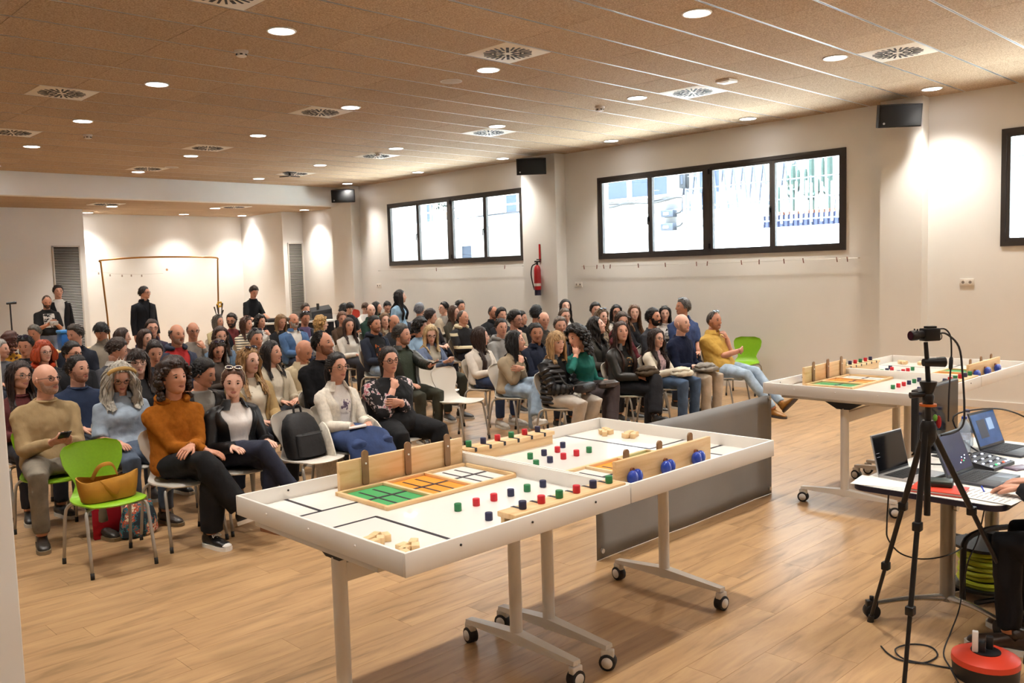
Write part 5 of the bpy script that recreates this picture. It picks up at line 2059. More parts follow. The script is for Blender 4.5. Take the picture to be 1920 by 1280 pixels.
# ---- DJ table
e = empty('dj_table', (9.55, 16.5, 0), -.35)
tag(e, 'white-topped table with black cloth front under the mixing decks', 'table')
MB().box(-.85, .85, -.35, .35, .93, .97, bev=.006).build('tabletop', WHITE, e)
MB().box(-.83, .83, -.335, -.325, .02, .93).build('cloth_front', mat('dj_cloth', H('1a1a1d'), .9), e, False)
text('lettering', 'a', .34, mat('print_white', H('d6d2cc'), .7), e, (.35, -.337, .74), (PI / 2, 0, 0), .001, shear=.3)
for x in (-.8, .8):
    for y in (-.3, .3):
        MB().box(x - .02, x + .02, y - .02, y + .02, 0, .93).build('leg', TL, e, False)
dj = empty('mixing_deck', (9.45, 16.55, .97), -.35)
tag(dj, 'black mixing deck with two platters on the white-topped table', 'mixer')
MB().box(-.4, .4, -.2, .2, 0, .06, bev=.01).build('case', BLACK, dj)
for x in (-.24, .24):
    MB().tube([(x, .02, .06), (x, .02, .075)], .11, 24).build('platter', mat('platter_grey', H('4c4c50'), .35, .5), dj)
for x in (-.05, 0, .05):
    for y in (-.1, -.03, .04):
        MB().tube([(x, y, .06), (x, y, .078)], .012, 10).build('knob', mat('knob_grey', H('88888c'), .4), dj)
o = empty('speaker_case', (10.25, 16.45, .97), -.35)
tag(o, 'black slanted equipment case on the end of the DJ table', 'case')
mb = MB()
mb.add([(-.22, -.15, 0), (.22, -.15, 0), (.22, .18, 0), (-.22, .18, 0), (-.22, -.1, .16), (.22, -.1, .22), (.22, .18, .3), (-.22, .18, .24)], [(0, 3, 2, 1), (4, 5, 6, 7), (0, 1, 5, 4), (2, 3, 7, 6), (1, 2, 6, 5), (0, 4, 7, 3)])
mb.build('body', mat('case_black', H('0b0b0d'), .6), o, False)
MB().tube([(-.06, 0, .18), (-.06, 0, .34)], .03, 12).build('bottle', mat('bottle_dark', H('3a3632'), .4), o)
MB().box(-.2, .2, -.155, -.149, .02, .12).build('panel', mat('panel_grey', H('3c3c40'), .5), o, False)

# ---- microphone stand and cool box at the far side
e = empty('microphone_stand', (4.02, 15.6, 0))
tag(e, 'thin black microphone stand far off beside the curly red-brown hair', 'stand')
MB().tube([(0, 0, .02), (0, 0, 1.6)], .012, 8).build('pole', BLACK, e)
MB().tube([(0, 0, 0), (0, 0, .02)], [.13, .12], 20).build('base', BLACK, e)
MB().tube([(-.05, 0, 1.61), (.09, .0, 1.62)], [.018, .024], 10).build('microphone', BLACK, e)
e = empty('side_table', (4.95, 15.3, 0))
tag(e, 'low pale wooden table behind the boy with black hair', 'table')
MB().box(-.5, .6, -.3, .3, .78, .82, bev=.005).build('tabletop', PINE_X, e)
for x in (-.46, .56):
    for y in (-.26, .26):
        MB().box(x - .025, x + .025, y - .025, y + .025, 0, .78).build('leg', PINE, e, False)
e = empty('cool_box', (4.72, 15.2, .82))
tag(e, 'bright blue box standing beside the boy with black hair', 'box')
MB().box(-.13, .13, -.12, .12, 0, .28, bev=.02).build('body', mat('box_blue', H('1f63b0'), .4), e)
MB().box(-.14, .14, -.13, .13, .28, .33, bev=.015).build('lid', mat('box_blue_light', H('3f8ad0'), .4), e)

# ------------------------------------------------------------------ operator's desk
DG = mat('desk_steel', H('8d8880'), .38, .6)
e = empty('operator_desk', (5.14, 1.625, 0))
tag(e, 'white-topped desk with dark edge crowded with laptops', 'desk')


def rrect(hx, hy, r, k=6):
    return [(sx * (hx - r) + r * math.cos(a), sy * (hy - r) + r * math.sin(a)) for sx, sy, a0 in ((1, 1, 0), (-1, 1, PI / 2), (-1, -1, PI), (1, -1, 1.5 * PI)) for a in np.linspace(a0, a0 + PI / 2, k)]


MB().prism(rrect(.80, .355, .07), .728, .7505).build('tabletop', mat('desk_white', H('e8e4dd'), .4), e, True, 30)
MB().prism(rrect(.806, .361, .075), .722, .7485).build('edge_band', mat('desk_edge', H('17162a'), .45), e, True, 30)
for k, x in enumerate((-.29, .42)):
    col_ = MB().tube([(x, .055, .06), (x, .055, .66)], .038, 20).build('column', DG, e)
    MB().tube([(x - .001, .055, .66), (x, .055, .722)], [.09, .12], 20).build('mount', BLACK, e)
    MB().tube([(x, .005, .58), (x, .02, .58)], [.025, .025], 16).build('adjuster', mat('steel_bright', H('b5b0a8'), .25, .8), col_)
    for sy, tx, ty in ((1, -.36, .31), (-1, -.17, -.26)):
        tx = tx if k == 0 else -tx
        MB().tube(catmull([(x, .055, .075), (x + tx * .5, .055 + (ty - .055) * .5, .09), (x + tx, ty, .08)], 3), [(.028, .02), (.026, .018), (.022, .014), (.02, .013), (.018, .012), (.017, .012), (.016, .012)], 10).build('foot', mat('steel_bright', H('b5b0a8'), .25, .8), e)
        c = obj('castor', cast_f, e, (x + tx, ty, 0), (0, 0, .8 * sy), BLACK)
        obj('wheel', cast_w, c, m=RUB)
MB().box(-.29, .42, .035, .075, .63, .68, bev=.005).build('crossbar', DG, e)


def laptop(x, y, rz, w, d, op, label, body, screen, cat='laptop'):
    """front edge towards -y"""
    e = empty('laptop', (x, y, .7505), rz)
    tag(e, label, cat, 'laptops on the desk')
    bm_ = mat('laptop_' + body, H(body), .35, .5)
    MB().box(-w / 2, w / 2, -d / 2, d / 2, 0, .014, bev=.004).build('base', bm_, e)
    kb = MB().box(-w / 2 + .02, w / 2 - .02, -.02, d / 2 - .02, .014, .0146).build('keyboard', mat('keyboard_black', H('131316'), .6), e, False)
    ky = pm_cache.setdefault('key', MB().box(-.0075, .0075, -.0075, .0075, 0, .002).mesh('key', [mat('key_black', H('232327'), .55)], False))
    ks = MB()
    for r_ in range(5):
        for c_ in range(13):
            cx_, cy__ = -w / 2 + .034 + c_ * (w - .068) / 12, -.01 + r_ * (d / 2 - .02) / 5
            ks.box(cx_ - .0085, cx_ + .0085, cy__, cy__ + .016, .0146, .0162)
    ks.build('keys', mat('key_black', H('232327'), .55), kb, False)['kind'] = 'stuff'
    MB().box(-.05, .05, -d / 2 + .012, -.03, .014, .0145).build('touchpad', mat('touchpad_' + body, tuple(v * .8 for v in H(body)), .4), e, False)
    h = d * .96
    lid = MB().box(-w / 2, w / 2, 0, .006, 0, h, bev=.002).build('lid', bm_, e)
    lid.location = (0, d / 2 - .006, .014)
    lid.rotation_euler = (-op, 0, 0)
    MB().box(-w / 2 + .005, w / 2 - .005, -.0012, 0, .006, h - .005).build('bezel', BLACK, lid, False)
    s_ = MB().box(-w / 2 + .012, w / 2 - .012, -.0018, -.001, .018, h - .014).build('screen', screen, lid, False)
    return e, lid


def scr(name, base, emit):
    m = mat(name, H(base), .12, 0, .6, vary=((9, 9, 9), .5))
    b = m.node_tree.nodes['Principled BSDF']
    b.inputs['Emission Color'].default_value = H(base) + (1,)
    b.inputs['Emission Strength'].default_value = emit
    return m


l1, lid1 = laptop(4.68, 1.80, -.12, .31, .22, .22, 'silver laptop with a black screen beside the paper stack', 'b4b2b0', scr('screen_black', '08080b', .05))
for z in (.11, .09):
    MB().box(-.14, -.11, -.0024, -.0019, z, z + .002).build('menu_line', mat('text_grey', H('8a8a90'), .5, emit=.5), lid1, False)
l2, lid2 = laptop(4.83, 1.50, -.06, .33, .235, .38, 'dark laptop being typed on behind the tripod', '4a4d54', scr('screen_navy', '1b2a4c', .35))
for q, (x, z, c) in enumerate([(.03, .05, 'd8d8e8'), (.05, .06, 'e04848'), (.07, .055, '48c878'), (.09, .065, 'd8d8e8'), (.06, .075, 'b8c8e8'), (.10, .08, 'd8d8e8')]):
    MB().box(x, x + .012, -.0024, -.0019, z, z + .007).build('screen_icon', mat('icon_' + c, H(c), .5, emit=1.0), lid2, False)
l3, lid3 = laptop(5.64, 1.60, -.12, .32, .23, .35, 'dark laptop with a blue desktop on the screen beside the bottles', '3d4048', scr('screen_blue', '2a4a78', .55))
MB().box(-.10, .0, -.0024, -.0019, .06, .17).build('window_dark', mat('win_dark', H('1a2036'), .4, emit=.3), lid3, False)
MB().box(.02, .09, -.0024, -.0019, .1, .17).build('window_pale', mat('win_pale', H('7f9cc0'), .4, emit=.5), lid3, False)
# video switcher
e = empty('video_switcher', (5.17, 1.59, .7505), -.1)
tag(e, 'black video switcher with glowing white, green and red buttons', 'switcher')
mb = MB()
mb.add([(-.13, -.09, 0), (.13, -.09, 0), (.13, .09, 0), (-.13, .09, 0), (-.13, -.09, .018), (.13, -.09, .018), (.13, .09, .048), (-.13, .09, .048)], [(0, 3, 2, 1), (4, 5, 6, 7), (0, 1, 5, 4), (2, 3, 7, 6), (1, 2, 6, 5), (0, 4, 7, 3)])
mb.build('case', mat('switcher_black', H('1b1b20'), .45), e, False)
for r_ in range(4):
    for c_ in range(8):
        x, y = -.11 + c_ * .03, -.07 + r_ * .042
        z = .018 + (y + .09) / .18 * .03
        lit = {(0, 2): '30e060', (0, 5): 'ff4020', (0, 6): 'c8d0ff', (0, 7): 'c8d0ff'}.get((r_, c_), 'dfe4ff' if (r_ * 3 + c_) % 3 == 0 else '3a3a44')
        mb = MB().box(x, x + .013, y, y + .009, z, z + .005)
        mb.build('button', mat('btn_' + lit, H(lit), .5, emit=(.0 if lit == '3a3a44' else 2.2)), e, False)


def bottle(x, y, h, label):
    e = empty('water_bottle', (x, y, .7505))
    tag(e, label, 'bottle', 'water bottles on the desk')
    m = lens_mat2()
    MB().tube([(0, 0, 0), (0, 0, .01), (0, 0, h * .25), (0, 0, h * .3), (0, 0, h * .35), (0, 0, h * .68), (0, 0, h * .8), (0, 0, h * .9), (0, 0, h * .95)], [.03, .036, .036, .033, .036, .036, .03, .014, .013], 18).build('bottle_body', m, e)
    MB().tube([(0, 0, h * .94), (0, 0, h)], [.0155, .015], 16).build('cap', mat('cap_blue', H('1d3f96'), .4), e)
    MB().tube([(0, 0, h * .38), (0, 0, h * .58)], [.0366, .0366], 18, cap0=False, cap1=False).build('label', mat('bottle_label', H('b9c6dc'), .5, vary=((40, 40, 40), .3)), e)


def lens_mat2():
    if 'bottle_plastic' in _mats:
        return _mats['bottle_plastic']
    m = bpy.data.materials.new('bottle_plastic')
    m.use_nodes = True
    nt = m.node_tree
    nt.nodes.clear()
    out = nt.nodes.new('ShaderNodeOutputMaterial')
    mx = nt.nodes.new('ShaderNodeMixShader')
    mx.inputs[0].default_value = .3
    t = nt.nodes.new('ShaderNodeBsdfTransparent')
    t.inputs[0].default_value = (.9, .95, 1, 1)
    g = nt.nodes.new('ShaderNodeBsdfPrincipled')
    g.inputs['Base Color'].default_value = (.75, .85, .95, 1)
    g.inputs['Roughness'].default_value = .08
    nt.links.new(t.outputs[0], mx.inputs[1])
    nt.links.new(g.outputs[0], mx.inputs[2])
    nt.links.new(mx.outputs[0], out.inputs[0])
    _mats['bottle_plastic'] = m
    return m


bottle(5.44, 1.80, .215, 'clear water bottle with blue cap nearer the tripod')
bottle(5.64, 1.85, .225, 'clear water bottle with blue cap and pale label by the blue-screen laptop')
# monitor
e = empty('monitor', (5.41, 1.95, .7505))
tag(e, 'black flat monitor standing at the back of the desk', 'monitor')
mo = MB().box(-.32, .32, -.018, .022, .04, .40, bev=.006).build('panel', mat('monitor_black', H('101114'), .4), e)
MB().box(-.31, .31, -.0195, -.018, .052, .39).build('screen', scr('screen_off', '0c0e12', .02), mo, False)
MB().box(-.03, .03, .0, .02, .0, .06).build('neck', BLACK, e, False)
MB().box(-.1, .1, -.07, .07, 0, .008, bev=.003).build('base', BLACK, e)
# papers, notebook, little things
PAPER = mat('paper', H('e6e2dc'), .8)
for k, (x, y, a, w, d, L_) in enumerate(((4.46, 1.85, .15, .21, .297, 'white paper sheet at the bottom of the stack on the desk corner'), (4.48, 1.83, .35, .21, .297, 'white paper sheet on top of the stack on the desk corner'), (4.50, 1.38, -.1, .21, .297, 'printed table sheet at the near edge of the desk'))):
    z = .7508 + k * .0015
    o = MB().box(-w / 2, w / 2, -d / 2, d / 2, 0, .0012).build('paper_sheet', PAPER, None, False, loc=(x, y, z), rot=(0, 0, a))
    tag(o, L_, 'paper')
    if k == 2:
        for r_ in range(9):
            for c_ in range(2):
                MB().box(-.08 + c_ * .09, -.01 + c_ * .09, -.11 + r_ * .025, -.105 + r_ * .025, .0012, .0014).build('print_line', mat('print_grey', H('8f8b88'), .8), o, False)
e = empty('notebook', (4.45, 1.585, .7525), .12)
tag(e, 'red-orange notebook at the desk edge behind the tripod legs', 'notebook')
MB().box(-.085, .085, -.12, .12, 0, .004, bev=.001).build('cover', mat('notebook_red', H('c8381c'), .5), e)
MB().box(-.08, .083, -.117, .117, .004, .013).build('pages', PAPER, e, False)
MB().box(-.085, .085, -.12, .12, .013, .017, bev=.001).build('cover', mat('notebook_red', H('c8381c'), .5), e)
e = empty('card_reader', (4.50, 1.60, .7695), .3)
tag(e, 'small dark green box lying on the red notebook', 'device')
MB().box(-.05, .05, -.06, .06, 0, .03, bev=.008).build('case', mat('device_green', H('2c3630'), .4), e)
MB().box(-.03, .03, -.062, -.06, .008, .02).build('port', BLACK, e, False)
o = MB().box(-.04, .04, -.075, .075, 0, .009, bev=.004).build('phone', mat('phone_case', H('6a5a6e'), .3, vary=((30, 30, 30), .5)), None, loc=(5.2, 1.44, .7505), rot=(0, 0, 1.2))
tag(o, 'phone in a patterned case lying near the typing hands', 'phone')
o = MB().tube([(-.07, 0, .004), (.06, 0, .004), (.07, 0, .004)], [.004, .004, .001], 8).build('pen', mat('pen_blue', H('2446b8'), .35), None, loc=(4.62, 1.44, .7515), rot=(0, 0, .4))
tag(o, 'blue pen beside the typed-on laptop', 'pen')
o = MB().ell((0, 0, .012), (.03, .045, .018), 14, 8).build('computer_mouse', mat('mouse_black', H('15151c'), .35), None, loc=(5.36, 1.69, .7525), rot=(0, 0, .6))
tag(o, 'small black computer mouse behind the video switcher', 'mouse')
e = empty('book_stack', (5.55, 1.93, .7505), .05)
tag(e, 'beige closed book near the bottles on the desk', 'book')
MB().box(-.08, .08, -.028, .028, 0, .02, bev=.002).build('cover', mat('book_beige', H('b49a7a'), .7), e)
MB().box(-.078, .078, -.0285, .02, .004, .016).build('pages', PAPER, e, False)

# ------------------------------------------------------------------ tripod with camera
TB = mat('tripod_black', H('121214'), .42, .2)
AP = np.array((4.0, 1.475, 1.15))
e = empty('tripod', (4.0, 1.475, 0))
tag(e, 'black three-legged tripod standing in front of the desk', 'tripod')
for fx, fy in ((4.44, 1.92), (3.735, 1.47), (4.74, 1.23)):
    ft = np.array((fx - 4.0, fy - 1.475, .012))
    d = ft / np.linalg.norm(ft[:2])
    a = np.array((d[0] * .03, d[1] * .03, 1.13))
    v = ft - a
    lg_ = MB().tube([a, a + v * .36], .0135, 10).build('leg', TB, e)
    MB().tube([a + v * .34, a + v * .68], .0115, 10).build('middle_section', TB, lg_)
    MB().tube([a + v * .66, a + v * .985], .0095, 10).build('lower_section', TB, lg_)
    for q in (.36, .68):
        c = a + v * q
        MB().box(c[0] - .02, c[0] + .02, c[1] - .018, c[1] + .018, c[2] - .022, c[2] + .018, bev=.005).build('leg_lock', TB, lg_)
    MB().tube([a + v * .975, ft - np.array((0, 0, .012))], [.014, .017], 10).build('rubber_foot', RUB, lg_)
MB().tube([(0, 0, 1.07), (0, 0, 1.1), (0, 0, 1.16), (0, 0, 1.18)], [.02, .036, .034, .024], 16).build('spider', TB, e)
MB().tube([(0, 0, .75), (0, 0, 1.26)], .014, 12).build('centre_column', TB, e)
MB().tube([(0, 0, 1.245), (0, 0, 1.255)], .036, 18).build('orange_ring', mat('tripod_orange', H('c8641e'), .4), e)
MB().tube([(0, 0, 1.255), (0, 0, 1.29), (0, 0, 1.30), (0, 0, 1.345), (0, 0, 1.355)], [.022, .026, .02, .036, .036], 16).build('ball_head', TB, e)
MB().tube([(0, 0, 1.3), (-.06, .055, 1.295)], [.012, .014], 10).build('pan_handle', TB, e)
MB().tube([(0, 0, 1.355), (-.005, .005, 1.46), (-.012, .008, 1.53)], [.011, .010, .009], 10).build('magic_arm', TB, e)
MB().tube([(-.02, .015, 1.44), (.05, -.05, 1.44)], [.017, .024], 10).build('clamp_knob', TB, e)
MB().ell((.045, -.03, 1.17), (.012, .012, .03), 8, 6).build('red_tag', mat('tag_red', H('b81c26'), .5), e)
MB().ell((.03, -.02, 1.19), (.014, .01, .016), 8, 6).build('green_tag', mat('tag_green', H('7cc24a'), .5), e)
e = empty('video_camera', (3.99, 1.485, 1.535), -.55)
tag(e, 'small black video camera on top of the tripod', 'camera')
e.scale = (.8, .8, .8)
MB().box(-.02, .075, -.03, .03, .0, .07, bev=.006).build('body', TB, e)
MB().tube([(-.02, 0, .035), (-.05, 0, .034), (-.055, 0, .034), (-.09, 0, .033), (-.095, 0, .033)], [.024, .024, .028, .028, .026], 18).build('lens', TB, e)
MB().tube([(-.0955, 0, .033), (-.0965, 0, .033)], .023, 16).build('front_glass', mat('camera_glass', H('3a1a2a'), .08), e)
MB().box(.0, .06, -.018, .018, .07, .082, bev=.004).build('top_plate', TB, e)
for y in (-.012, .012):
    MB().tube([(-.06, y, .06), (-.06, y, .07)], .004, 8).build('lens_screw', TB, e)

CBL = mat('cable_rubber', H('16161a'), .55)


def cord(pts, label, r=.0035, name='cable', c=CBL, k=5):
    o = MB().tube(catmull(pts, k), r, 6).build(name, c)
    tag(o, label, 'cable')
    return o


o = cord([(4.063, 1.463, 1.583), (4.089, 1.438, 1.582), (4.103, 1.42, 1.55), (4.101, 1.414, 1.479), (4.096, 1.414, 1.432), (4.09, 1.414, 1.385), (4.078, 1.415, 1.29), (4.067, 1.412, 1.172)], 'black cable with an inline plug hanging straight down from the camera', .0035)
MB().tube([(4.1, 1.414, 1.46), (4.099, 1.414, 1.45), (4.093, 1.414, 1.41), (4.091, 1.414, 1.40)], [.004, .009, .009, .004], 8).build('inline_plug', CBL, o)
cord([(4.062, 1.462, 1.564), (4.092, 1.432, 1.56), (4.127, 1.392, 1.502), (4.129, 1.376, 1.383), (4.123, 1.365, 1.241), (4.114, 1.366, 1.158), (4.084, 1.391, 1.124), (4.03, 1.43, 1.113)], 'black cable looping wide from the camera to the tripod head', .0045)
cord([(4.052, 1.47, 1.56), (4.07, 1.451, 1.537), (4.076, 1.447, 1.556), (4.06, 1.46, 1.575)], 'tiny loop of wire under the camera body', .002)
cord([(4.17, 1.75, .006), (4.11, 1.69, .006), (4.08, 1.62, .006), (4.12, 1.53, .006), (4.24, 1.51, .006), (4.32, 1.57, .006), (4.29, 1.65, .006), (4.17, 1.68, .012), (4.09, 1.61, .012), (4.12, 1.5, .008), (4.15, 1.42, .006), (4.16, 1.33, .03)], 'thin black cable coiled in a loop on the floor', .004)
cord([(4.46, 1.835, .72), (4.432, 1.833, .535), (4.431, 1.826, .467), (4.465, 1.785, .397), (4.521, 1.727, .364), (4.58, 1.669, .359), (4.70, 1.62, .36), (4.95, 1.64, .33)], 'black cable hanging in a curve under the desk corner', .004)
cord([(4.62, 1.42, .72), (4.63, 1.46, .5), (4.6, 1.5, .36), (4.68, 1.56, .1), (4.56, 1.56, .008), (4.29, 1.5, .006), (4.15, 1.42, .006), (4.02, 1.34, .006), (3.9, 1.25, .006)], 'long black cord dropping from the desk to the floor', .0035)
cord([(5.18, 1.69, .78), (5.42, 1.70, .757), (5.52, 1.82, .80), (5.5, 1.88, .95), (5.72, 1.75, .98), (6.1, 1.7, .9), (6.4, 1.6, .75)], 'black cable arching over the desk past the bottles', .005)
cord([(5.05, 1.68, .765), (5.0, 1.78, .80), (5.12, 1.86, .78), (5.26, 1.80, .77), (5.2, 1.68, .80), (5.05, 1.72, .765), (4.95, 1.85, .77), (5.2, 1.92, .78)], 'tangle of black cable behind the video switcher', .005)
cord([(5.9, 1.95, .6), (6.2, 2.1, .02), (7.0, 1.8, .012), (8.5, 1.5, .012), (10, 1.7, .012), (11.7, 1.9, .012)], 'black cable running over the floor towards the window wall', .008)
# cable reel
e = empty('cable_reel', (5.2, 1.6, 0), -.5)
tag(e, 'black cable reel wound with yellow-green cord under the desk', 'cable reel')
for z in (.06, .29):
    MB().tube([(0, 0, z), (0, 0, z + .015)], .17, 28).build('flange', BLACK, e)
YG = mat('cord_yellow', H('b4bd2c'), .5)
for k in range(9):
    r_ = .125 + .012 * math.sin(k * 2.3)
    pts = [(r_ * math.cos(a), r_ * math.sin(a), .085 + k * .023 + .008 * math.sin(a + k)) for a in np.linspace(0, 2 * PI, 25)]
    MB().tube(pts, .0125, 6).build('cord_turn', YG, e)
MB().tube([(0, 0, .06), (0, 0, .3)], .11, 20).build('drum', BLACK, e)
MB().tube(catmull([(-.2, -.05, .02), (-.2, -.05, .25), (-.18, -.05, .36), (-.05, -.05, .40), (.1, -.05, .40)], 3), .016, 8).build('handle_frame', BLACK, e)
MB().tube([(-.16, -.1, .02), (.16, -.1, .02)], .014, 8).build('stand', BLACK, e)
MB().tube([(-.16, .1, .02), (.16, .1, .02)], .014, 8).build('stand', BLACK, e)
MB().tube([(.07, .03, .305), (.07, .03, .35)], .035, 12).build('socket_knob', BLACK, e)
# red power reel
e = empty('power_reel', (4.18, 1.28, 0), .3)
tag(e, 'round red and black extension reel with plugs on the floor', 'extension reel')
MB().tube([(0, 0, 0), (0, 0, .07)], [.135, .14], 28).build('base', BLACK, e)
MB().tube([(0, 0, .07), (0, 0, .095), (0, 0, .115), (0, 0, .118)], [.142, .14, .10, .06], 28).build('cover', mat('reel_red', H('c83a22'), .4), e)
MB().tube([(0, 0, .115), (0, 0, .122)], .062, 20).build('socket_plate', BLACK, e)
MB().box(-.035, -.005, .0, .03, .12, .17, bev=.006).build('plug', BLACK, e)
MB().box(.015, .045, -.03, .0, .12, .18, bev=.006).build('plug', BLACK, e)
MB().box(-.04, -.012, .03, .055, .12, .215, bev=.005).build('adapter', mat('adapter_white', H('dcd8d2'), .4), e)
e = empty('floor_headphones', (4.36, 1.37, 0), .4)
tag(e, 'black coiled adapter and leads lying next to the red reel', 'adapter')
MB().tube([(.07 * math.cos(a), .05 * math.sin(a), .02 + .02 * (a / 6)) for a in np.linspace(0, 12, 40)], .006, 6).build('coil', CBL, e)
MB().box(-.03, .05, .03, .08, 0, .04, bev=.008).build('brick', BLACK, e)

# ------------------------------------------------------------------ the audience
def V(x, y, z):
    return (x, y, z)


def sit(label, pos, phi, pitch=0, roll=0, chaircol='white', yaw=0.0, short=None, nochair=False, **k):
    pos = tuple(pos)
    k.setdefault('lean', (0.0, .05))
    hy_ = face_cam(pos, phi, yaw)
    hy_ = max(-1.75, min(1.75, hy_))
    k.setdefault('lod', 0 if pos[1] < 7.4 else (1 if pos[1] < 9.5 else 2))
    o = person(label, pos, yaw=yaw, head=(hy_, math.radians(pitch), math.radians(roll)), **k)
    if not nochair:
        c, s = math.cos(yaw), math.sin(yaw)
        d = (0.0, -.045)
        cx_, cy_ = o.location.x + c * d[0] - s * d[1], o.location.y + s * d[0] + c * d[1]
        chair(cx_, cy_, yaw, chaircol, '%s shell chair under the %s' % (chaircol, short or label), caps=pos[1] < 8.5)
    return o


def pr_patch(name, m, w, h, z0=.6, off=.03):
    """a printed patch on the chest"""
    def f(root, d):
        t = z0
        i = int(t * (len(d['ts']) - 1))
        rows = []
        for tt_ in np.linspace(t - h / 2, t + h / 2, 6):
            k = tt_ * (len(d['ts']) - 1)
            c = np.array([np.interp(k, range(len(d['ts'])), d['cen'][:, q]) for q in range(3)])
            ax = np.interp(k, range(len(d['ts'])), d['rx']) + off
            ay = np.interp(k, range(len(d['ts'])), d['ry']) + off
            rows.append(np.array([c + np.array((ax * math.sin(a), -ay * math.cos(a), 0)) for a in np.linspace(-w, w, 8)]))
        MB().loft(rows, False, False, closed=False).build(name, m, root, True, None)
    return f


def hold(kind):
    def f(root, d):
        (S, E_, W, sg), (S2, E2, W2, sg2) = d['arms']
        mid = (W + W2) / 2
        if kind == 'phone':
            o = MB().box(-.037, .037, -.006, .006, -.075, .075, bev=.003).build('phone', mat('phone_black', H('121216'), .25), None)
            o.matrix_world = Matrix.Translation(root.location) @ Matrix.Rotation(root.rotation_euler.z, 4, 'Z') @ Matrix.Translation(Vector(mid + np.array((0, -.10, .05)))) @ Matrix.Rotation(1.0, 4, 'X')
            tag(o, 'black phone held by the bald man in the tan sweater', 'phone')
        elif kind == 'phonel':
            o = MB().box(-.037, .037, -.006, .006, -.075, .075, bev=.003).build('phone', mat('phone_black', H('121216'), .25), None)
            o.matrix_world = Matrix.Translation(root.location) @ Matrix.Rotation(root.rotation_euler.z, 4, 'Z') @ Matrix.Translation(Vector(W + np.array((0, -.09, .035)))) @ Matrix.Rotation(1.3, 4, 'X')
            tag(o, 'black phone in the raised hand of the bomber-jacket man', 'phone')
        elif kind == 'camera':
            o = MB().box(-.07, .07, -.03, .03, -.04, .04, bev=.008).tube([(0, -.03, 0), (0, -.09, 0)], .03, 14).build('photo_camera', mat('camera_grey', H('b8b4ae'), .4), None)
            o.matrix_world = Matrix.Translation(root.location) @ Matrix.Rotation(root.rotation_euler.z, 4, 'Z') @ Matrix.Translation(Vector(mid + np.array((0, -.10, .02))))
            tag(o, 'small pale camera held by the standing man in the printed T-shirt', 'camera')
    return f


def both(*fs):
    def f(root, d):
        for q in fs:
            q(root, d)
    return f


def headband(root, d):
    pts = [d['C'] + d['R'] @ np.array((.104 * math.sin(a), -.062 - .02 * math.cos(a), .052 + .072 * math.cos(a))) for a in np.linspace(-1.35, 1.35, 15)]
    MB().tube(pts, [(.008, .016)] * 15, 8).build('headband', cloth('b89458'), root)


def sneakers(root, d):
    w = mat('sneaker_white', H('e6e2dc'), .6)
    for s_ in [c for c in root.children if c.name.startswith('shoe')]:
        MB().ell((0, -.155, .034), (.036, .038, .018), 12, 8).build('toe_cap', w, s_)
        for k in range(5):
            y = -.035 - k * .021
            z = .088 - k * .0095
            MB().tube([(-.026, y, z - .012), (0, y - .006, z), (.026, y, z - .012)], .0035, 6).build('lace', w, s_)
        MB().tube(catmull([(0, -.03, .09), (.03, -.04, .1), (.035, -.06, .085), (0, -.04, .092), (-.03, -.045, .1), (-.035, -.065, .085)], 3), .003, 6).build('lace_bow', w, s_)


GREYH, DARKH, BRN, BLK, BLOND = '8d8880', '241a15', '4a3020', '16110f', 'b89262'
# ---- front row
sit('curly-haired teenager in a rust fleece jacket and wide black trousers, legs crossed', V(2.66, 6.3, 1.18), 32, 8, 0, short='teenager in the rust fleece', lean=(.02, .03),
    hair=('afro', '2c1a12', {'vol': .055, 'len': .03, 'n': 260, 'line': 'short'}), tone=2, top=('pull', '9a5a1c', {'kind': 'fleece', 'collar': 'hood', 'name': 'fleece_jacket'}), pants='131316', wide=1.45, arms=[((-.02, -.29, .73), (-.8, -.5, -.25), (0, .2, -1), .35), ((.09, -.28, .68), (.7, -.65, -.3), (0, .1, -1), .35)], legs='crossr', shoes='17171a', sole='e6e2dc', extra=sneakers)
sit('woman in an open black leather jacket and white top, white sunglasses on her hair', V(3.11, 6.28, 1.10), 2, 0, 4, short='woman in the leather jacket', lean=(.0, -.02), fem=True,
    hair=('up', '5a3a28', {'bun': True}), shades='white', tone=0, top=('jacket', '1a1a1c', {'kind': 'leather', 'inner': 'e9e3df', 'inner_name': 'white_top', 'collar': 'lapel', 'gap': 1.5}), pants='1e2438', pkind='denim', arms='thigh', legs='crossr', b=1.05, shoes='7a6a58', sole='8a5a3a')
wc = sit('woman in a long white coat and round glasses, hands folded on a denim skirt', V(4.06, 6.3, 1.13), 34, 0, 0, short='woman in the white coat', fem=True, hair=('up', '17110f'), glasses=('7a5a3a', .024), tone=1,
    top=('jacket', 'ded6c8', {'inner': 'dcd6d0', 'inner_name': 'print_tee', 'collar': 'lapel', 'name': 'coat', 'gap': 1.1, 'kind': 'fleece'}), pants='2b3f6a', pkind='denim', wide=.8, b=.92, arms='lap', legs='sit', shoes='3a2a22',
    extra=pr_patch('tee_print', pattern_mat('tee_print_a', 'dcd6d0', ['8a7a8c', '3f3550', '6a5a6a'], 22, .52), .32, .22, .66, .012))
sk_ = MB()
an = np.linspace(0, 2 * PI, 26, endpoint=False)
for_r = []
for p, rx_, rz_ in (((0, -.02, .56), .2, .105), ((0, -.2, .56), .215, .108), ((0, -.36, .555), .215, .108)):
    for_r.append(np.array(p) + np.stack([rx_ * np.cos(an), 0 * an, rz_ * np.sin(an)], 1))
for p, rx_, ry_ in (((0, -.425, .47), .215, .115), ((0, -.43, .3), .222, .118), ((0, -.42, .14), .235, .12)):
    for_r.append(np.array(p) + np.stack([rx_ * np.cos(an), -ry_ * np.sin(an), 0 * an + .0], 1))
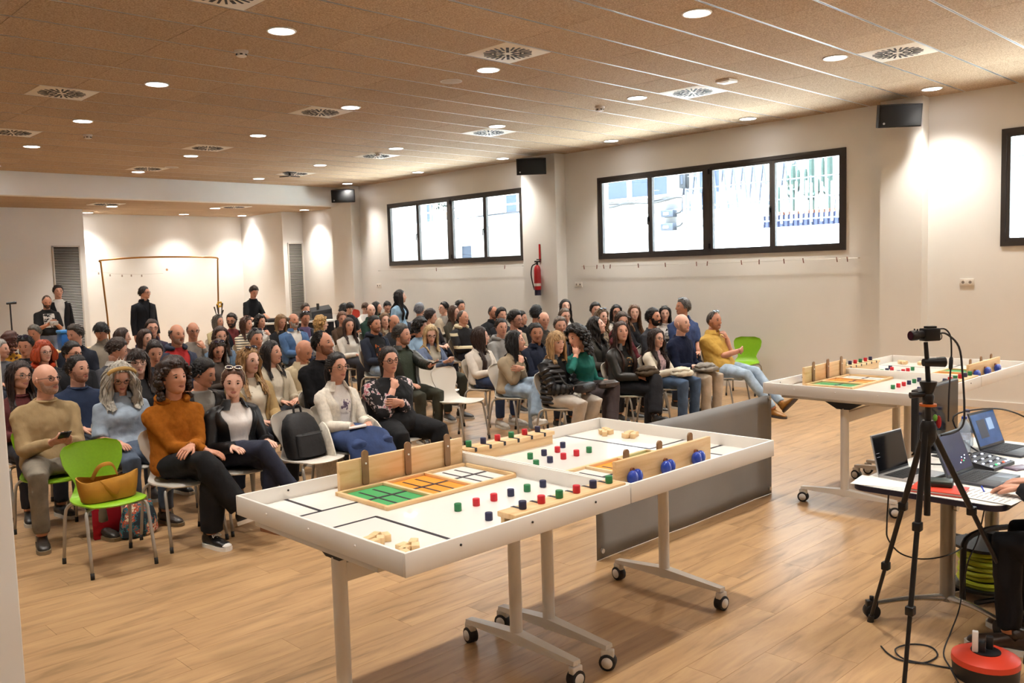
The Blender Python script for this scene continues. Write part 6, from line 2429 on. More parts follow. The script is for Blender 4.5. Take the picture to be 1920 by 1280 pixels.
sk_.loft(for_r).build('skirt', cloth('2b3f6a', 'denim'), wc)
for sx in (-1, 1):
    MB().tube(catmull([(sx * .215, .05, .62), (sx * .245, -.06, .5), (sx * .25, -.12, .32), (sx * .25, -.13, .12)], 3), [(.03, .12), (.028, .15), (.026, .17), (.024, .18), (.022, .19), (.02, .2), (.018, .2), (.016, .2), (.014, .2), (.012, .2)], 14, side=(1, 0, 0)).build('coat_tail', cloth('ded6c8', 'fleece'), wc)
o = MB().box(-.04, .04, -.006, .006, -.07, .07, bev=.003).build('phone', mat('phone_white', H('dcd6d4'), .3), None, loc=(3.99, 5.93, .672), rot=(1.45, 0, 1.0))
tag(o, 'white phone on the lap of the woman in the white coat', 'phone')
sit('large woman in a black top with floral sleeves, hand on her mouth', V(4.6, 6.3, 1.135), 24, 0, -3, short='woman with floral sleeves', fem=True, b=1.38, belly=.10, hair=('up', '231813', {'curtain': False}), glasses=('1a1818', .024), tone=1,
    top=('pull', '141416', {'name': 'black_top', 'collar': 'crew', 'sleeve_mat': pattern_mat('floral', '18161a', ['d8c8c8', 'b86a72', '7a3a4a'], 11, .545)}), pants='141417', arms='chin', legs='apart', wide=1.3, sleeve=.8, lean=(0, .0), shoes='222222', chaircol='white')
sit('blonde woman in a black puffer jacket with a black bag on her lap', V(6.76, 6.28, 1.12), 36, 2, 0, short='woman in the puffer jacket', fem=True, b=1.06, hair=('bob', 'b59468', {'len': .19, 'line': 'bangs', 'open': 58}), tone=0,
    top=('jacket', '1d1c1e', {'kind': 'puffer', 'inner': '141416', 'gap': .5, 'collar': 'shirt', 'name': 'puffer_jacket'}), pants='b9b1a6', arms='lap', legs='back', shoes='3a3530')
sit('woman with big black curls in a teal top, cheek on her hand', V(7.05, 6.25, 1.15), -48, -8, -14, short='woman in the teal top', fem=True, b=1.05, lean=(-.16, -.06), hair=('curly', '15100f', {'vol': .06, 'len': .1, 'n': 260}), tone=1,
    top=('pull', '1f6a60', {'name': 'teal_top'}), sleeve=.8, pants='3b3030', arms='cheek', legs='crossl', wide=1.15)
sit('woman with very long brown hair in a dark waxed jacket, legs crossed', V(7.88, 6.3, 1.15), 20, 12, 0, short='woman with very long brown hair', fem=True, hair=('long', '3a231a', {'len': .5, 'open': 60}), tone=1,
    top=('jacket', '2a2723', {'kind': 'leather', 'inner': '1c1a18', 'gap': .9, 'collar': 'lapel'}), pants='17161a', arms='lap', legs='crossl', wide=1.3, shoes='1a1a1c',
    extra=pr_patch('tee_print', pattern_mat('tee_print_b', '1c1a18', ['b8742a', '3a8a78', '6a4a2a'], 14, .5), .3, .2, .66, .012))
sit('girl with long wavy hair, glasses and a pink printed T-shirt under a cream cardigan', V(8.55, 6.3, 1.03), 46, 0, 0, short='girl with glasses', fem=True, hs=.95, b=.86, hair=('wavy', '30201a', {'len': .36, 'open': 62}), glasses=('2a2422', .02), tone=0,
    top=('jacket', 'cfc6b4', {'inner': 'c8a8a8', 'gap': 1.5, 'name': 'cardigan'}), pants='3f5470', pkind='denim', arms='lap', legs='sit', shoes='4a4a4c',
    extra=pr_patch('tee_print', pattern_mat('tee_print_c', 'c8a8a8', ['8a7a80', '4a3f48'], 18, .52), .4, .3, .58, .012))
sit('bald man in a navy V-neck sweater and beige trousers', V(9.05, 6.28, 1.18), 56, 4, 0, short='bald man in the navy sweater', hair=('bald', '4a3b32', {'sides': False}), tone=0, top=('pull', '1a2036', {'kind': 'knit', 'name': 'sweater', 'collar': 'crew'}), sleeve=.8, pants='b5a795', arms='lap', legs='sit', shoes='2a3a5a', lean=(0, .02), beard=('6a5a50', .0016))
sit('shaven-headed man in a yellow polo shirt, chin on fist, legs stretched out', V(9.8, 6.3, 1.17), 52, 0, 0, short='man in the yellow polo', b=1.18, hair=('buzz', '4a4038'), shades='black', tone=2, top=('pull', 'c9a24e', {'name': 'polo_shirt', 'collar': 'shirt'}), sleeve=.4, pants='9db0c2', pkind='denim', arms='chinl', legs='ext', shoes='9a6a2c', sole='4a3f38', lean=(0, .12), belly=.04, beard=('7a5a48', .0014))
# ---- second row
sit('bald man with glasses in a tan sweater looking aside, phone in his hands', V(2.06, 7.2, 1.18), 42, 4, 0, short='bald man in the tan sweater', chaircol='green', b=1.08, hair=('bald', '6a5a4a', {'sides': False}), glasses=('2a2220', .02), beard=('9a9088', .003), tone=1, top=('pull', 'a58d68', {'kind': 'knit', 'collar': 'crew'}), pants='7b7264', pkind='denim', arms='phone', legs='apart', shoes='2e2822', sole='8a7a60', extra=hold('phone'), lean=(.02, .02))
sit('woman with thick wavy grey hair in a pale blue shirt, looking down', V(2.61, 7.2, 1.14), 8, -24, 0, short='woman with thick grey hair', fem=True, b=1.1, hair=('wavy', 'a9a296', {'len': .23, 'open': 50, 'flare': 1.2, 'vol': .035}), glasses=('1c1a1a', .02), tone=1, top=('pull', '96a3b2', {'kind': 'denim', 'name': 'shirt', 'collar': 'shirt'}), sleeve=.4, pants='4a5668', pkind='denim', arms='thigh', shoes='3a2f28', sole='7a6a52', legs='sit', extra=headband)
sit('black-haired man in a black jacket, head bowed and laughing', V(3.3, 7.2, 1.10), 62, -18, 0, short='laughing black-haired man', hair=('short', '14100f', {'top': .02}), tone=2, top=('jacket', '17171a', {'inner': '8d8a84', 'gap': .9, 'kind': 'leather'}), pants='1d2230', arms='lap', lean=(0, -.1))
sit('blonde woman in a tan jacket with sunglasses on her head', V(3.73, 7.2, 1.165), 40, 0, 0, short='blonde woman in the tan jacket', fem=True, b=1.08, hair=('wavy', '9a7448', {'len': .3, 'open': 70}), shades='black', tone=0, top=('jacket', 'a68a5e', {'inner': 'd8ccb8', 'gap': 1.5, 'collar': 'lapel'}), pants='2a2c34', arms='lap')
sit('bald man in a beige trench coat bending his head down', V(5.0, 8.4, 1.095), 50, -28, 0, short='bald man in the beige coat', hair=('bald', '5a4a40', {'sides': False}), tone=2, top=('jacket', 'b3a284', {'inner': 'cfc4ae', 'gap': .7, 'collar': 'lapel'}), pants='3a3a40', arms='lap', lean=(0, .0))
sit('woman with long brown hair in a white biker jacket, seen from the side', V(7.33, 8.1, 1.083), 96, 0, 0, short='woman in the white jacket', fem=True, hair=('long', '33211a', {'len': .42, 'open': 62}), tone=0, top=('jacket', 'd3c9bd', {'inner': 'a09a94', 'gap': .9, 'collar': 'lapel'}), pants='22304e', pkind='denim', arms='lap', shoes='cfc8be')
sit('woman with long black hair in a beige blazer and light jeans, hand under her chin', V(7.04, 7.18, 1.08), 82, 4, 8, short='woman in the beige blazer', fem=True, hair=('long', '15110f', {'len': .36, 'open': 66}), tone=1, top=('jacket', '9c8b72', {'inner': '1a1818', 'gap': .7, 'collar': 'lapel', 'name': 'blazer'}), pants='8a9cae', pkind='denim', arms='chin', legs='crossl', wide=1.2, shoes='d8d2c8', lean=(.03, -.04))
sit('man with short black hair in a navy jacket looking ahead', V(7.72, 7.5, 1.115), 8, 0, 0, short='man in the navy jacket', hair=('short', '15110f', {'th': .008}), tone=3, top=('jacket', '141a2c', {'inner': '1c2234', 'gap': .4, 'collar': 'shirt'}), pants='252a36', arms='lap')
sit('dark-haired woman laughing upwards in a dark jacket', V(8.51, 7.2, 1.16), 80, 18, 0, short='woman laughing upwards', fem=True, hair=('wavy', '1d1512', {'len': .24}), tone=0, top=('jacket', '3a3833', {'inner': '22201e', 'collar': 'lapel'}), pants='2a2a30', arms='lap')
sit('woman in a burgundy coat touching her glasses behind the long brown hair', V(9.09, 7.25, 1.185), 18, -8, 0, short='woman in the burgundy coat', fem=True, hair=('long', '4a3a30', {'len': .25}), glasses=('3a2a24', .02), tone=1, top=('pull', '5a1c22', {'name': 'coat', 'collar': 'hood'}), pants='26222a', arms='cheek')
sit('bearded man in a charcoal T-shirt gazing towards the windows', V(9.71, 7.2, 1.2), 58, 4, 0, short='bearded man in the charcoal T-shirt', hair=('short', '17120f', {'top': .018}), beard=('1c1512', .006), tone=2, top=('pull', '34353a', {'name': 'tee', 'collar': 'crew'}), sleeve=.4, pants='2a2e3a', arms='lap')
sit('grey-haired man in a blue polo shirt turning away', V(10.55, 7.3, 1.30), -62, 2, 0, short='man in the blue polo', b=1.08, hair=('short', '6f6c6a', {'top': .02}), shades='black', tone=2, top=('pull', '3a4a72', {'name': 'polo_shirt', 'collar': 'shirt'}), sleeve=.4, pants='34363e', arms='lap', yaw=-.5)
# ---- third row
sit('woman with long brown hair and glasses in maroon at the end of the row', V(2.12, 8.1, 1.14), 32, 0, 6, short='woman in maroon', fem=True, hair=('long', '2e1d17', {'len': .34}), glasses=('6a5a4a', .023), tone=1, top=('pull', '5c2a2a', {'collar': 'crew'}), pants='2a2a30', arms='lap')
sit('short-haired man in a navy T-shirt behind the tan sweater', V(2.58, 8.1, 1.15), 40, 2, 0, short='man in the navy T-shirt', hair=('short', '1c1512', {'th': .007, 'top': .008}), beard=('3a2c24', .0016), tone=1, top=('pull', '26324c', {'name': 'tee', 'collar': 'crew'}), sleeve=.4, pants='2a2c34', arms='lap')
sit('smiling woman with brown fringe and glasses behind the grey hair', V(3.1, 8.1, 1.16), 6, 0, -4, short='woman with the brown fringe', fem=True, hair=('long', '2c1d16', {'line': 'bangs', 'len': .28}), glasses=('4a3a32', .023), tone=0, top=('pull', '2b2a2c', {}), pants='2a2a30', arms='lap')
sit('dark-haired woman in a beige trench coat looking towards the windows', V(4.45, 8.1, 1.13), 58, 4, 0, short='woman in the beige trench', fem=True, hair=('long', '1f1512', {'len': .24, 'open': 74}), tone=1, top=('jacket', 'b9ac96', {'inner': 'cfc3b0', 'collar': 'lapel', 'gap': .8}), pants='2a2a30', arms='lap')
sit('broad man with receding dark hair in a black sweater', V(4.49, 7.2, 1.258), 60, 6, 0, short='man in the black sweater', b=1.14, hair=('short', '15110f', {'line': 'recede', 'th': .006, 'top': .0}), beard=('2a201a', .0022), tone=2, top=('pull', '131214', {'kind': 'knit', 'collar': 'crew'}), pants='1c1c22', arms='lap', lod=0)
sit('grey-templed man in a dark green bomber jacket pointing with his hand', V(6.11, 8.1, 1.195), 60, 0, 0, short='man in the bomber jacket', b=1.06, hair=('short', '3a3632', {'top': .014}), beard=('5a5048', .003), tone=1, top=('jacket', '24251f', {'kind': 'leather', 'inner': '3c4438', 'gap': 1.2, 'collar': 'shirt', 'name': 'bomber_jacket'}), pants='3a3a30', arms='point', extra=hold('phonel'), lod=0)
sit('smiling short-haired man in a grey hooded top', V(8.31, 8.75, 1.115), 22, 0, 0, short='man in the grey hooded top', hair=('short', '2a211c', {'th': .008}), tone=1, top=('pull', '8f8d8a', {'collar': 'hood', 'name': 'hooded_top'}), pants='2a2e3a', arms='lap')
sit('grey-brown haired man in a dark jacket behind the black curls', V(8.81, 8.1, 1.12), 12, 0, 0, short='man behind the black curls', hair=('short', '5c5148', {'top': .014}), tone=1, top=('jacket', '20242e', {'inner': '3a3f4a', 'gap': .6}), pants='2a2e3a', arms='lap')
sit('curly-haired woman in a leopard print scarf with sunglasses on her head', V(9.69, 8.1, 1.19), 40, 2, 0, short='woman in the leopard print', fem=True, hair=('wavy', '6a5238', {'len': .24, 'wave': .014}), shades='brown', tone=0, top=('pull', '6a5a48', {'mat': pattern_mat('leopard', '8a7458', ['3a2c22', '2a2018'], 26, .53), 'collar': 'turtle'}), pants='2a2a30', arms='lap')
sit('girl with long straight light-brown hair in a black jacket', V(10.45, 8.1, 1.21), 6, 0, 0, short='girl with light-brown hair', fem=True, hs=.96, b=.88, hair=('long', '6a4a30', {'len': .38}), tone=0, top=('jacket', '17161a', {'inner': '2a2828', 'gap': .6}), pants='2a2a30', arms='lap')


def adix(root, d):
    i = int(.62 * (len(d['ts']) - 1))
    c = d['cen'][i]
    y = c[1] - d['ry'][i] - .024
    m = mat('print_black', H('1a181a'), .8)
    text('tee_lettering', 'SADIX', .085, m, root, (0, y, c[2] + .03), (PI / 2, 0, 0), .002)
    mb = MB()
    mb.prism([(-.10, 0), (.10, 0), (.03, -.06), (-.02, -.06)], 0, .003)
    mb.xf(np.array(((1, 0, 0, 0), (0, 0, -1, y), (0, 1, 0, c[2] - .03), (0, 0, 0, 1)))).build('tee_emblem', m, root, False)
    mb = MB()
    mb.prism([(0, .05), (-.02, .0), (.0, .008), (.02, .02)], 0, .003)
    mb.xf(np.array(((1, 0, 0, 0), (0, 0, -1, y), (0, 1, 0, c[2] + .085), (0, 0, 0, 1)))).build('tee_emblem', m, root, False)


sit('girl with a dark bob in a white T-shirt lettered across the chest', V(11.22, 8.1, 1.15), 2, 0, 0, short='girl in the lettered T-shirt', fem=True, hs=.96, b=.9, hair=('bob', '1a1412', {'len': .16}), tone=0, top=('pull', 'd9d4ce', {'name': 'tee', 'collar': 'crew'}), sleeve=.4, pants='2a2e3a', arms='down', yaw=-.75, extra=adix)
# ---- fourth row
sit('dark-haired woman with tied hair looking down behind the brown fringe', V(3.62, 9.0, 1.17), 10, -20, 0, short='woman with tied dark hair', fem=True, hair=('up', '1d1512', {'bun': True}), tone=1, top=('pull', '3a3d46', {}), pants='2a2a30', arms='lap')
sit('older blonde woman in a blue-grey jacket reading in her lap', V(7.26, 9.0, 1.09), 12, -16, 0, short='older blonde woman', fem=True, hair=('bob', 'c2a77c', {'len': .22, 'open': 56}), glasses=('3a2c26', .021), tone=0, top=('jacket', '66728c', {'inner': 'b4ab98', 'gap': 1.2, 'collar': 'lapel'}), pants='3a3a30', arms='phone')
sit('man with wavy dark hair holding his hand to his face', V(8.83, 9.0, 1.19), 58, -4, 0, short='man with hand to his face', hair=('short', '1a1412', {'th': .02, 'top': .03}), glasses=('2a2220',), beard=('2a1f1a', .003), tone=1, top=('jacket', 'a2917a', {'inner': '8d8378', 'gap': .7}), pants='2a2e3a', arms='chin')
sit('balding man with a dark fringe of hair behind the navy jacket', V(9.43, 9.0, 1.15), 20, -6, 0, short='balding man behind the navy jacket', hair=('bald', '2c2420'), tone=1, top=('pull', '3a342e', {}), pants='2a2e3a', arms='lap')
sit('man with grey-brown hair and glasses behind the black curls, smiling', V(9.89, 9.0, 1.17), 24, 0, 0, short='smiling man with grey-brown hair', hair=('short', '6a5a4c', {'top': .012}), glasses=('3a3230',), tone=1, top=('jacket', '3a3f4a', {'inner': '5a5e66'}), pants='2a2e3a', arms='lap')
sit('dark-haired boy half hidden by the sunglasses on curly hair', V(10.62, 9.0, 1.23), 20, 0, 0, short='half hidden dark-haired boy', hs=.96, b=.9, hair=('short', '171210', {'top': .02}), tone=1, top=('pull', '2a2a30', {}), pants='2a2e3a', arms='lap')
sit('girl with black hair and thin glasses in white', V(11.13, 9.0, 1.17), 14, 0, 6, short='girl with thin glasses in white', fem=True, hs=.96, b=.86, hair=('long', '120f0f', {'len': .3}), glasses=('4a4440', .022), tone=1, top=('pull', 'd4ccc2', {}), pants='2a2e3a', arms='lap')
# ---- fifth row
sit('dark-haired man with glasses in a black jacket behind the navy T-shirt', V(3.11, 9.9, 1.16), 42, -4, 0, short='man with glasses and black jacket', hair=('short', '15110f', {'top': .014}), glasses=('1a1818',), tone=1, top=('jacket', '1a1a1e', {'inner': '3a3a40', 'gap': .6, 'collar': 'shirt'}), pants='2a2e3a', arms='lap')
sit('brown-haired man with a white collar bending away', V(3.57, 9.9, 1.16), 95, -20, 0, short='man with the white collar', hair=('short', '33241c', {'th': .016, 'top': .02}), tone=1, top=('pull', '4a4a50', {'collar': 'shirt', 'collar_mat': cloth('d8d4ce')}), pants='2a2e3a', arms='lap')
sit('woman with sunglasses on brown hair looking down at her lap', V(4.73, 9.9, 1.06), 18, -22, 0, short='woman looking down at her lap', fem=True, hair=('long', '3a281f', {'len': .26}), shades='brown', tone=1, top=('pull', '4a3f38', {}), pants='2a2a30', arms='lap')
sit('grey-haired man with mirrored sunglasses on top, face half hidden', V(5.23, 9.9, 1.15), 30, -4, 0, short='grey man with mirrored sunglasses', hair=('short', '5a5652', {'top': .014}), shades='black', tone=2, top=('pull', '5a5a58', {}), pants='2a2e3a', arms='lap')
sit('curly black-haired woman in a pale blue blouse turned aside', V(7.8, 9.9, 1.13), 74, -10, 0, short='woman in the pale blue blouse', fem=True, hair=('curly', '14100f', {'vol': .042, 'n': 170}), tone=1, top=('pull', '86a0b8', {'name': 'blouse'}), pants='2a2a30', arms='lap')
sit('person in a black knitted cap turned away from the boards', V(10.2, 9.9, 1.19), -140, 0, 0, short='person in the black cap', hair=('short', '0f0e12', {'th': .022, 'top': .02, 'line': 'full'}), tone=1, top=('pull', '1c1c20', {}), pants='2a2e3a', arms='lap')
sit('girl with long dark hair and a white top sitting tall by the pillar', V(10.9, 9.9, 1.26), 16, 8, 0, short='girl in white by the pillar', fem=True, hair=('long', '1c1412', {'len': .34}), tone=0, top=('pull', 'd8d2ca', {}), pants='2a2a30', arms='lap')
# ---- sixth row
sit('red-haired woman with glasses and an orange collar', V(3.09, 10.8, 1.13), 28, 0, 0, short='red-haired woman', fem=True, hair=('curly', 'a8401a', {'vol': .035, 'len': .1, 'curtain': True, 'open': 60, 'n': 160}), glasses=('5a4a44', .022), tone=0, top=('jacket', '1a1a1d', {'inner': '3a3a3e', 'collar': 'hood', 'collar_mat': cloth('c8401c'), 'gap': .7}), pants='2a2a30', arms='lap')
sit('bald moustached man in a dark hooded top with a red front', V(4.25, 9.9, 1.276), 30, 0, 0, short='bald moustached man', hair=('bald', '5a524c'), beard=('8a8078', .004), tone=2, top=('jacket', '34394a', {'inner': 'a82a2a', 'gap': 1.2, 'collar': 'hood'}), pants='2a2e3a', arms='lap')
sit('woman with brown hair and a denim jacket behind the sunglasses', V(5.21, 10.8, 1.16), 14, -6, 0, short='woman in the denim jacket', fem=True, hair=('wavy', '3c281e', {'len': .26}), glasses=('b8a898', .022), tone=1, top=('jacket', '5a7086', {'inner': '8a8a88', 'kind': 'denim', 'gap': .8}), pants='2a2a30', arms='lap')
sit('lean man with dark hair and moustache in a dark hooded jacket over a print T-shirt', V(7.37, 10.4, 1.178), 34, 2, 0, short='lean man with the print T-shirt', hair=('short', '17120f', {'top': .014}), beard=('2a211c', .003), tone=2, top=('jacket', '242a38', {'inner': '18181a', 'gap': 1.4, 'collar': 'hood'}), pants='7f93aa', pkind='denim', arms='lap', lod=1,
    extra=pr_patch('tee_print', pattern_mat('tee_print_d', '18181a', ['c8621c', '8a3a1a', 'cfc8c0'], 11, .52), .4, .3, .62, .012))
sit('balding man hidden behind the grey-templed man', V(8.01, 10.8, 1.16), 24, -10, 0, short='balding man half hidden', hair=('bald', '3a302a'), tone=2, top=('pull', '2a2a2e', {}), pants='2a2e3a', arms='lap')
sit('shaven-headed man in a dark varsity jacket with a cream hood', V(9.4, 10.8, 1.15), 52, 0, 0, short='man in the varsity jacket', hair=('buzz', '4a3c32'), tone=1, top=('pull', '1c1a1c', {'collar': 'hood', 'collar_mat': cloth('d2c2a0'), 'name': 'varsity_jacket', 'sleeve_mat': pattern_mat('varsity_stripe', '1c1a1c', ['d2c2a0'], 1.6, .86, (1, 1, 1), 'wave')}), pants='2a2e3a', arms='lap', lod=1)
sit('dark-haired person behind the bald man in black', V(10.27, 10.8, 1.14), 30, 0, 0, short='dark head behind the bald man', hair=('short', '120e0d', {'th': .02, 'top': .02}), tone=1, top=('pull', '1d1d22', {}), pants='2a2e3a', arms='lap')
sit('person with a dark hooded coat behind the wavy-haired man', V(10.75, 10.8, 1.06), 60, 0, 0, short='person in the dark hooded coat', hair=('short', '17120f', {'th': .02, 'line': 'full'}), tone=1, top=('pull', '1a1a20', {'collar': 'hood'}), pants='2a2e3a', arms='lap')
# ---- seventh row
sit('person in dark clothes with green mirrored sunglasses on black hair', V(3.15, 11.7, 1.16), -20, -10, 0, short='person with green mirrored sunglasses', hair=('short', '15110f', {'th': .018}), shades='black', tone=2, top=('pull', '17181c', {}), pants='2a2e3a', arms='lap')
sit('woman with long brown hair seen in profile near the glasses man', V(4.59, 11.7, 1.14), 40, -6, 0, short='long brown hair in profile', fem=True, hair=('long', '38241b', {'len': .32}), tone=0, top=('pull', '4a4046', {}), pants='2a2a30', arms='lap')
sit('brown-haired woman in white beside the lean man', V(7.79, 11.7, 1.10), 20, 0, 0, short='brown-haired woman in white', fem=True, hair=('long', '3a271d', {'len': .28}), tone=1, top=('pull', 'd6d0c6', {}), pants='2a2a30', arms='lap')
sit('woman with long wavy light-brown hair in a beige trench coat', V(8.49, 11.7, 1.14), 18, 2, 0, short='wavy-haired woman in beige', fem=True, hair=('wavy', '6e5034', {'len': .36, 'wave': .014}), tone=0, top=('jacket', 'b7a588', {'inner': 'c8bca6', 'collar': 'lapel', 'gap': .7}), pants='2a2a30', arms='lap', lod=1)
sit('dark short-haired person in profile behind the blonde woman', V(9.45, 11.7, 1.15), 84, -10, 0, short='dark short hair in profile', hair=('short', '2a1d18', {'th': .022, 'top': .02, 'line': 'full'}), tone=0, top=('pull', '3a3438', {}), pants='2a2e3a', arms='lap')
sit('girl with long chestnut hair beside the shaven-headed man', V(9.98, 11.7, 1.19), 66, 0, 0, short='girl with chestnut hair', fem=True, hair=('long', '4a3222', {'len': .32}), tone=0, top=('pull', '4a4438', {}), pants='2a2a30', arms='lap')
sit('bald dark-browed man in a black zipped jacket', V(10.92, 11.7, 1.14), 40, 2, 0, short='bald man in the black jacket', b=1.12, hair=('buzz', '2a221e'), beard=('3a2c26', .0014), tone=2, top=('jacket', '17181c', {'inner': '2a2b30', 'gap': .35, 'collar': 'shirt'}), pants='2a2e3a', arms='lap', lod=1)
# ---- eighth row and beyond
sit('grey-haired person cut by the pillar edge', V(3.1, 12.6, 1.08), 60, 0, 0, short='grey person by the pillar', hair=('short', '8d8880', {'th': .018}), tone=1, top=('pull', '5a5a5e', {}), pants='2a2e3a', arms='lap')
sit('brown-haired woman looking aside behind the bent man', V(4.63, 12.6, 1.13), 84, -8, 0, short='brown-haired woman looking aside', fem=True, hair=('long', '3a261d', {'len': .24}), tone=0, top=('pull', '6a4f46', {}), pants='2a2a30', arms='lap')
sit('bald man with glasses and a grey sweater covering his mouth', V(5.25, 11.7, 1.198), 14, -6, 0, short='man covering his mouth', hair=('bald', '5a5048'), glasses=('3a302c',), tone=2, top=('pull', '8a827a', {'kind': 'knit'}), pants='2a2e3a', arms='chinl', lod=1)
sit('bald grey-bearded man in a blue denim shirt', V(7.34, 12.6, 1.19), 30, 4, 0, short='man in the denim shirt', b=1.15, hair=('bald', '6a625c'), beard=('9a948c', .005), tone=2, top=('jacket', '41618a', {'inner': 'd2ccc4', 'kind': 'denim', 'gap': .7, 'collar': 'shirt', 'name': 'denim_shirt'}), pants='2a3040', arms='lap', lod=1)
sit('woman with curly blond hair turned towards the windows', V(7.85, 12.6, 1.11), 100, 0, 0, short='woman with curly blond hair', fem=True, hair=('curly', 'b08a50', {'vol': .042, 'n': 200, 'len': .04}), glasses=('8a7a6a', .02), tone=0, top=('pull', 'c2bdb8', {}), pants='2a2a30', arms='lap', lod=1)
sit('black-haired person behind the varsity jacket', V(10.91, 12.6, 1.23), 40, 0, 0, short='black hair behind the varsity jacket', hair=('short', '0f0d0d', {'th': .02, 'top': .02}), tone=1, top=('pull', '1c1c20', {}), pants='2a2e3a', arms='lap')
sit('woman with curly red-brown hair in a yellow jacket facing away', V(3.46, 13.5, 1.11), 150, 0, 0, short='woman in the yellow jacket', fem=True, hair=('curly', '4a2318', {'vol': .055, 'len': .1, 'n': 220}), tone=1, top=('pull', 'c08a2c', {}), pants='2a2a30', arms='lap')
sit('man in a navy sweatshirt with a white chest mark looking down aside', V(3.72, 11.7, 1.26), -46, -12, 0, short='man in the navy sweatshirt', b=1.12, hair=('short', '3a322c', {'top': .016}), tone=1, top=('pull', '1a1e2a', {'name': 'sweatshirt', 'collar': 'crew'}), pants='2a2e3a', arms='lap', lod=1,
    extra=pr_patch('chest_mark', mat('print_white', H('d6d2cc'), .7), .12, .06, .68, .024))
sit('brown-haired man with dark glasses in a plum jacket', V(5.05, 12.6, 1.224), 10, 0, 0, short='man in the plum jacket', hair=('short', '3c2a20', {'top': .016}), glasses=('17171a', .022), tone=1, top=('jacket', '33283a', {'inner': '4a3f50', 'gap': .5, 'collar': 'shirt'}), pants='2a2e3a', arms='lap', lod=1)
sit('brown-haired woman in a cream and navy striped sweater', V(6.98, 13.5, 1.14), 54, -6, 0, short='woman in the striped sweater', fem=True, hair=('long', '4a2f22', {'len': .24}), shades='brown', tone=1, top=('pull', 'd8cdb4', {'mat': pattern_mat('stripes', 'd8cdb4', ['22222e'], 7.5, .72, (1, 1, 1), 'wave')}), pants='2a2a30', arms='lap', lod=1)
sit('light-brown-haired woman in black with bowed head', V(7.62, 13.5, 1.14), 30, -16, 0, short='woman in black with bowed head', fem=True, hair=('bob', '8a6a46', {'len': .18}), tone=1, top=('pull', '1c1b1e', {}), pants='2a2a30', arms='lap')
sit('brown-haired man with sunglasses up and bowed head beside the denim shirt', V(8.09, 13.5, 1.17), 24, -12, 0, short='bowed man beside the denim shirt', hair=('short', '33271f', {'top': .016}), shades='black', tone=2, top=('jacket', '22242c', {'inner': '5a4a6a', 'gap': .6}), pants='2a2e3a', arms='lap')
sit('woman in a brown hair band and brown jacket looking down', V(8.85, 13.5, 1.12), 14, -10, 0, short='woman in the brown jacket', fem=True, hair=('short', '6a4630', {'th': .02, 'line': 'full'}), tone=1, top=('pull', '4a3626', {}), pants='2a2a30', arms='lap')
sit('balding man with dark brows in a dark green shirt', V(9.49, 13.5, 1.23), 14, 0, 0, short='man in the green shirt', hair=('bald', '1d1815'), tone=0, top=('pull', '1f3a30', {'collar': 'shirt', 'name': 'shirt'}), pants='2a2e3a', arms='lap', lod=1)
sit('grey crew-cut man with glasses looking at a bright phone', V(10.21, 13.5, 1.16), 50, -12, 0, short='grey crew-cut man', hair=('buzz', '8a8680', {'line': 'short'}), glasses=('3a3634',), tone=2, top=('pull', '1f2028', {'collar': 'shirt'}), pants='2a2e3a', arms='phone')
sit('person with tousled grey hair looking away near the wall', V(10.68, 13.55, 1.18), 150, 0, 0, short='person with tousled grey hair', hair=('short', '6c6e76', {'th': .022, 'top': .02, 'line': 'full'}), tone=1, top=('pull', '8a8a90', {}), pants='2a2e3a', arms='lap')
sit('young man with black hair and glasses in a beige jacket in profile', V(11.25, 13.5, 1.18), -70, 4, 0, short='young man in profile', hair=('short', '120e0d', {'top': .02}), glasses=('1c1a1a',), tone=0, top=('jacket', 'b4a48e', {'inner': '9a948c', 'gap': 1.1}), pants='2a2e3a', arms='lap')
sit('grey-brown haired man at the far end beside the red hair', V(4.01, 14.4, 1.17), -30, -14, 0, short='grey-brown man at the far end', hair=('short', '5c554c', {'top': .012}), tone=2, top=('pull', '3a3a3e', {}), pants='2a2e3a', arms='lap')
sit('boy with a black bowl cut in a beige roll-neck looking down', V(4.35, 12.6, 1.22), -30, -18, 0, short='boy with the bowl cut', hair=('short', '100d0c', {'th': .022, 'line': 'bangs', 'top': .012}), tone=2, top=('pull', '8a8072', {'collar': 'turtle'}), pants='2a2e3a', arms='lap')
sit('bearded man with glasses in a dark jacket looking down', V(7.17, 14.4, 1.17), -20, -10, 0, short='bearded man looking down', hair=('short', '221812', {'top': .014}), beard=('2a1c15', .012), glasses=('1a1818',), tone=2, top=('jacket', '1d1f26', {'inner': '6a2a2a', 'gap': .8}), pants='2a2e3a', arms='lap')
sit('woman with dark curls resting her hand on her face, white top', V(7.72, 14.4, 1.11), 40, 0, 0, short='dark-curled woman in white', fem=True, hair=('curly', '1a1210', {'vol': .035, 'len': .1, 'n': 170}), tone=1, top=('pull', 'd4cec6', {}), pants='2a2a30', arms='chinl', lod=1)
sit('black-haired woman in a bright green jacket', V(10.26, 14.4, 1.23), 70, 0, 0, short='woman in the bright green jacket', fem=True, hair=('long', '120e0e', {'len': .24}), tone=1, top=('pull', '1f7a50', {}), pants='2a2a30', arms='lap')
sit('woman with grey-streaked hair in a cream jacket, far rows', V(7.35, 15.3, 1.12), 50, -4, 0, short='woman in the cream jacket', fem=True, hair=('bob', '5c564e', {'len': .15}), shades='black', tone=1, top=('pull', 'b8aa84', {}), pants='2a2a30', arms='lap')
sit('small dark-haired boy in black reading near the wall', V(10.23, 15.3, 1.22), 20, -20, 0, short='small boy in black', hs=.92, b=.85, hair=('short', '1a1412', {'line': 'bangs', 'top': .014}), tone=0, top=('pull', '1a1a1d', {}), pants='2a2e3a', arms='phone')
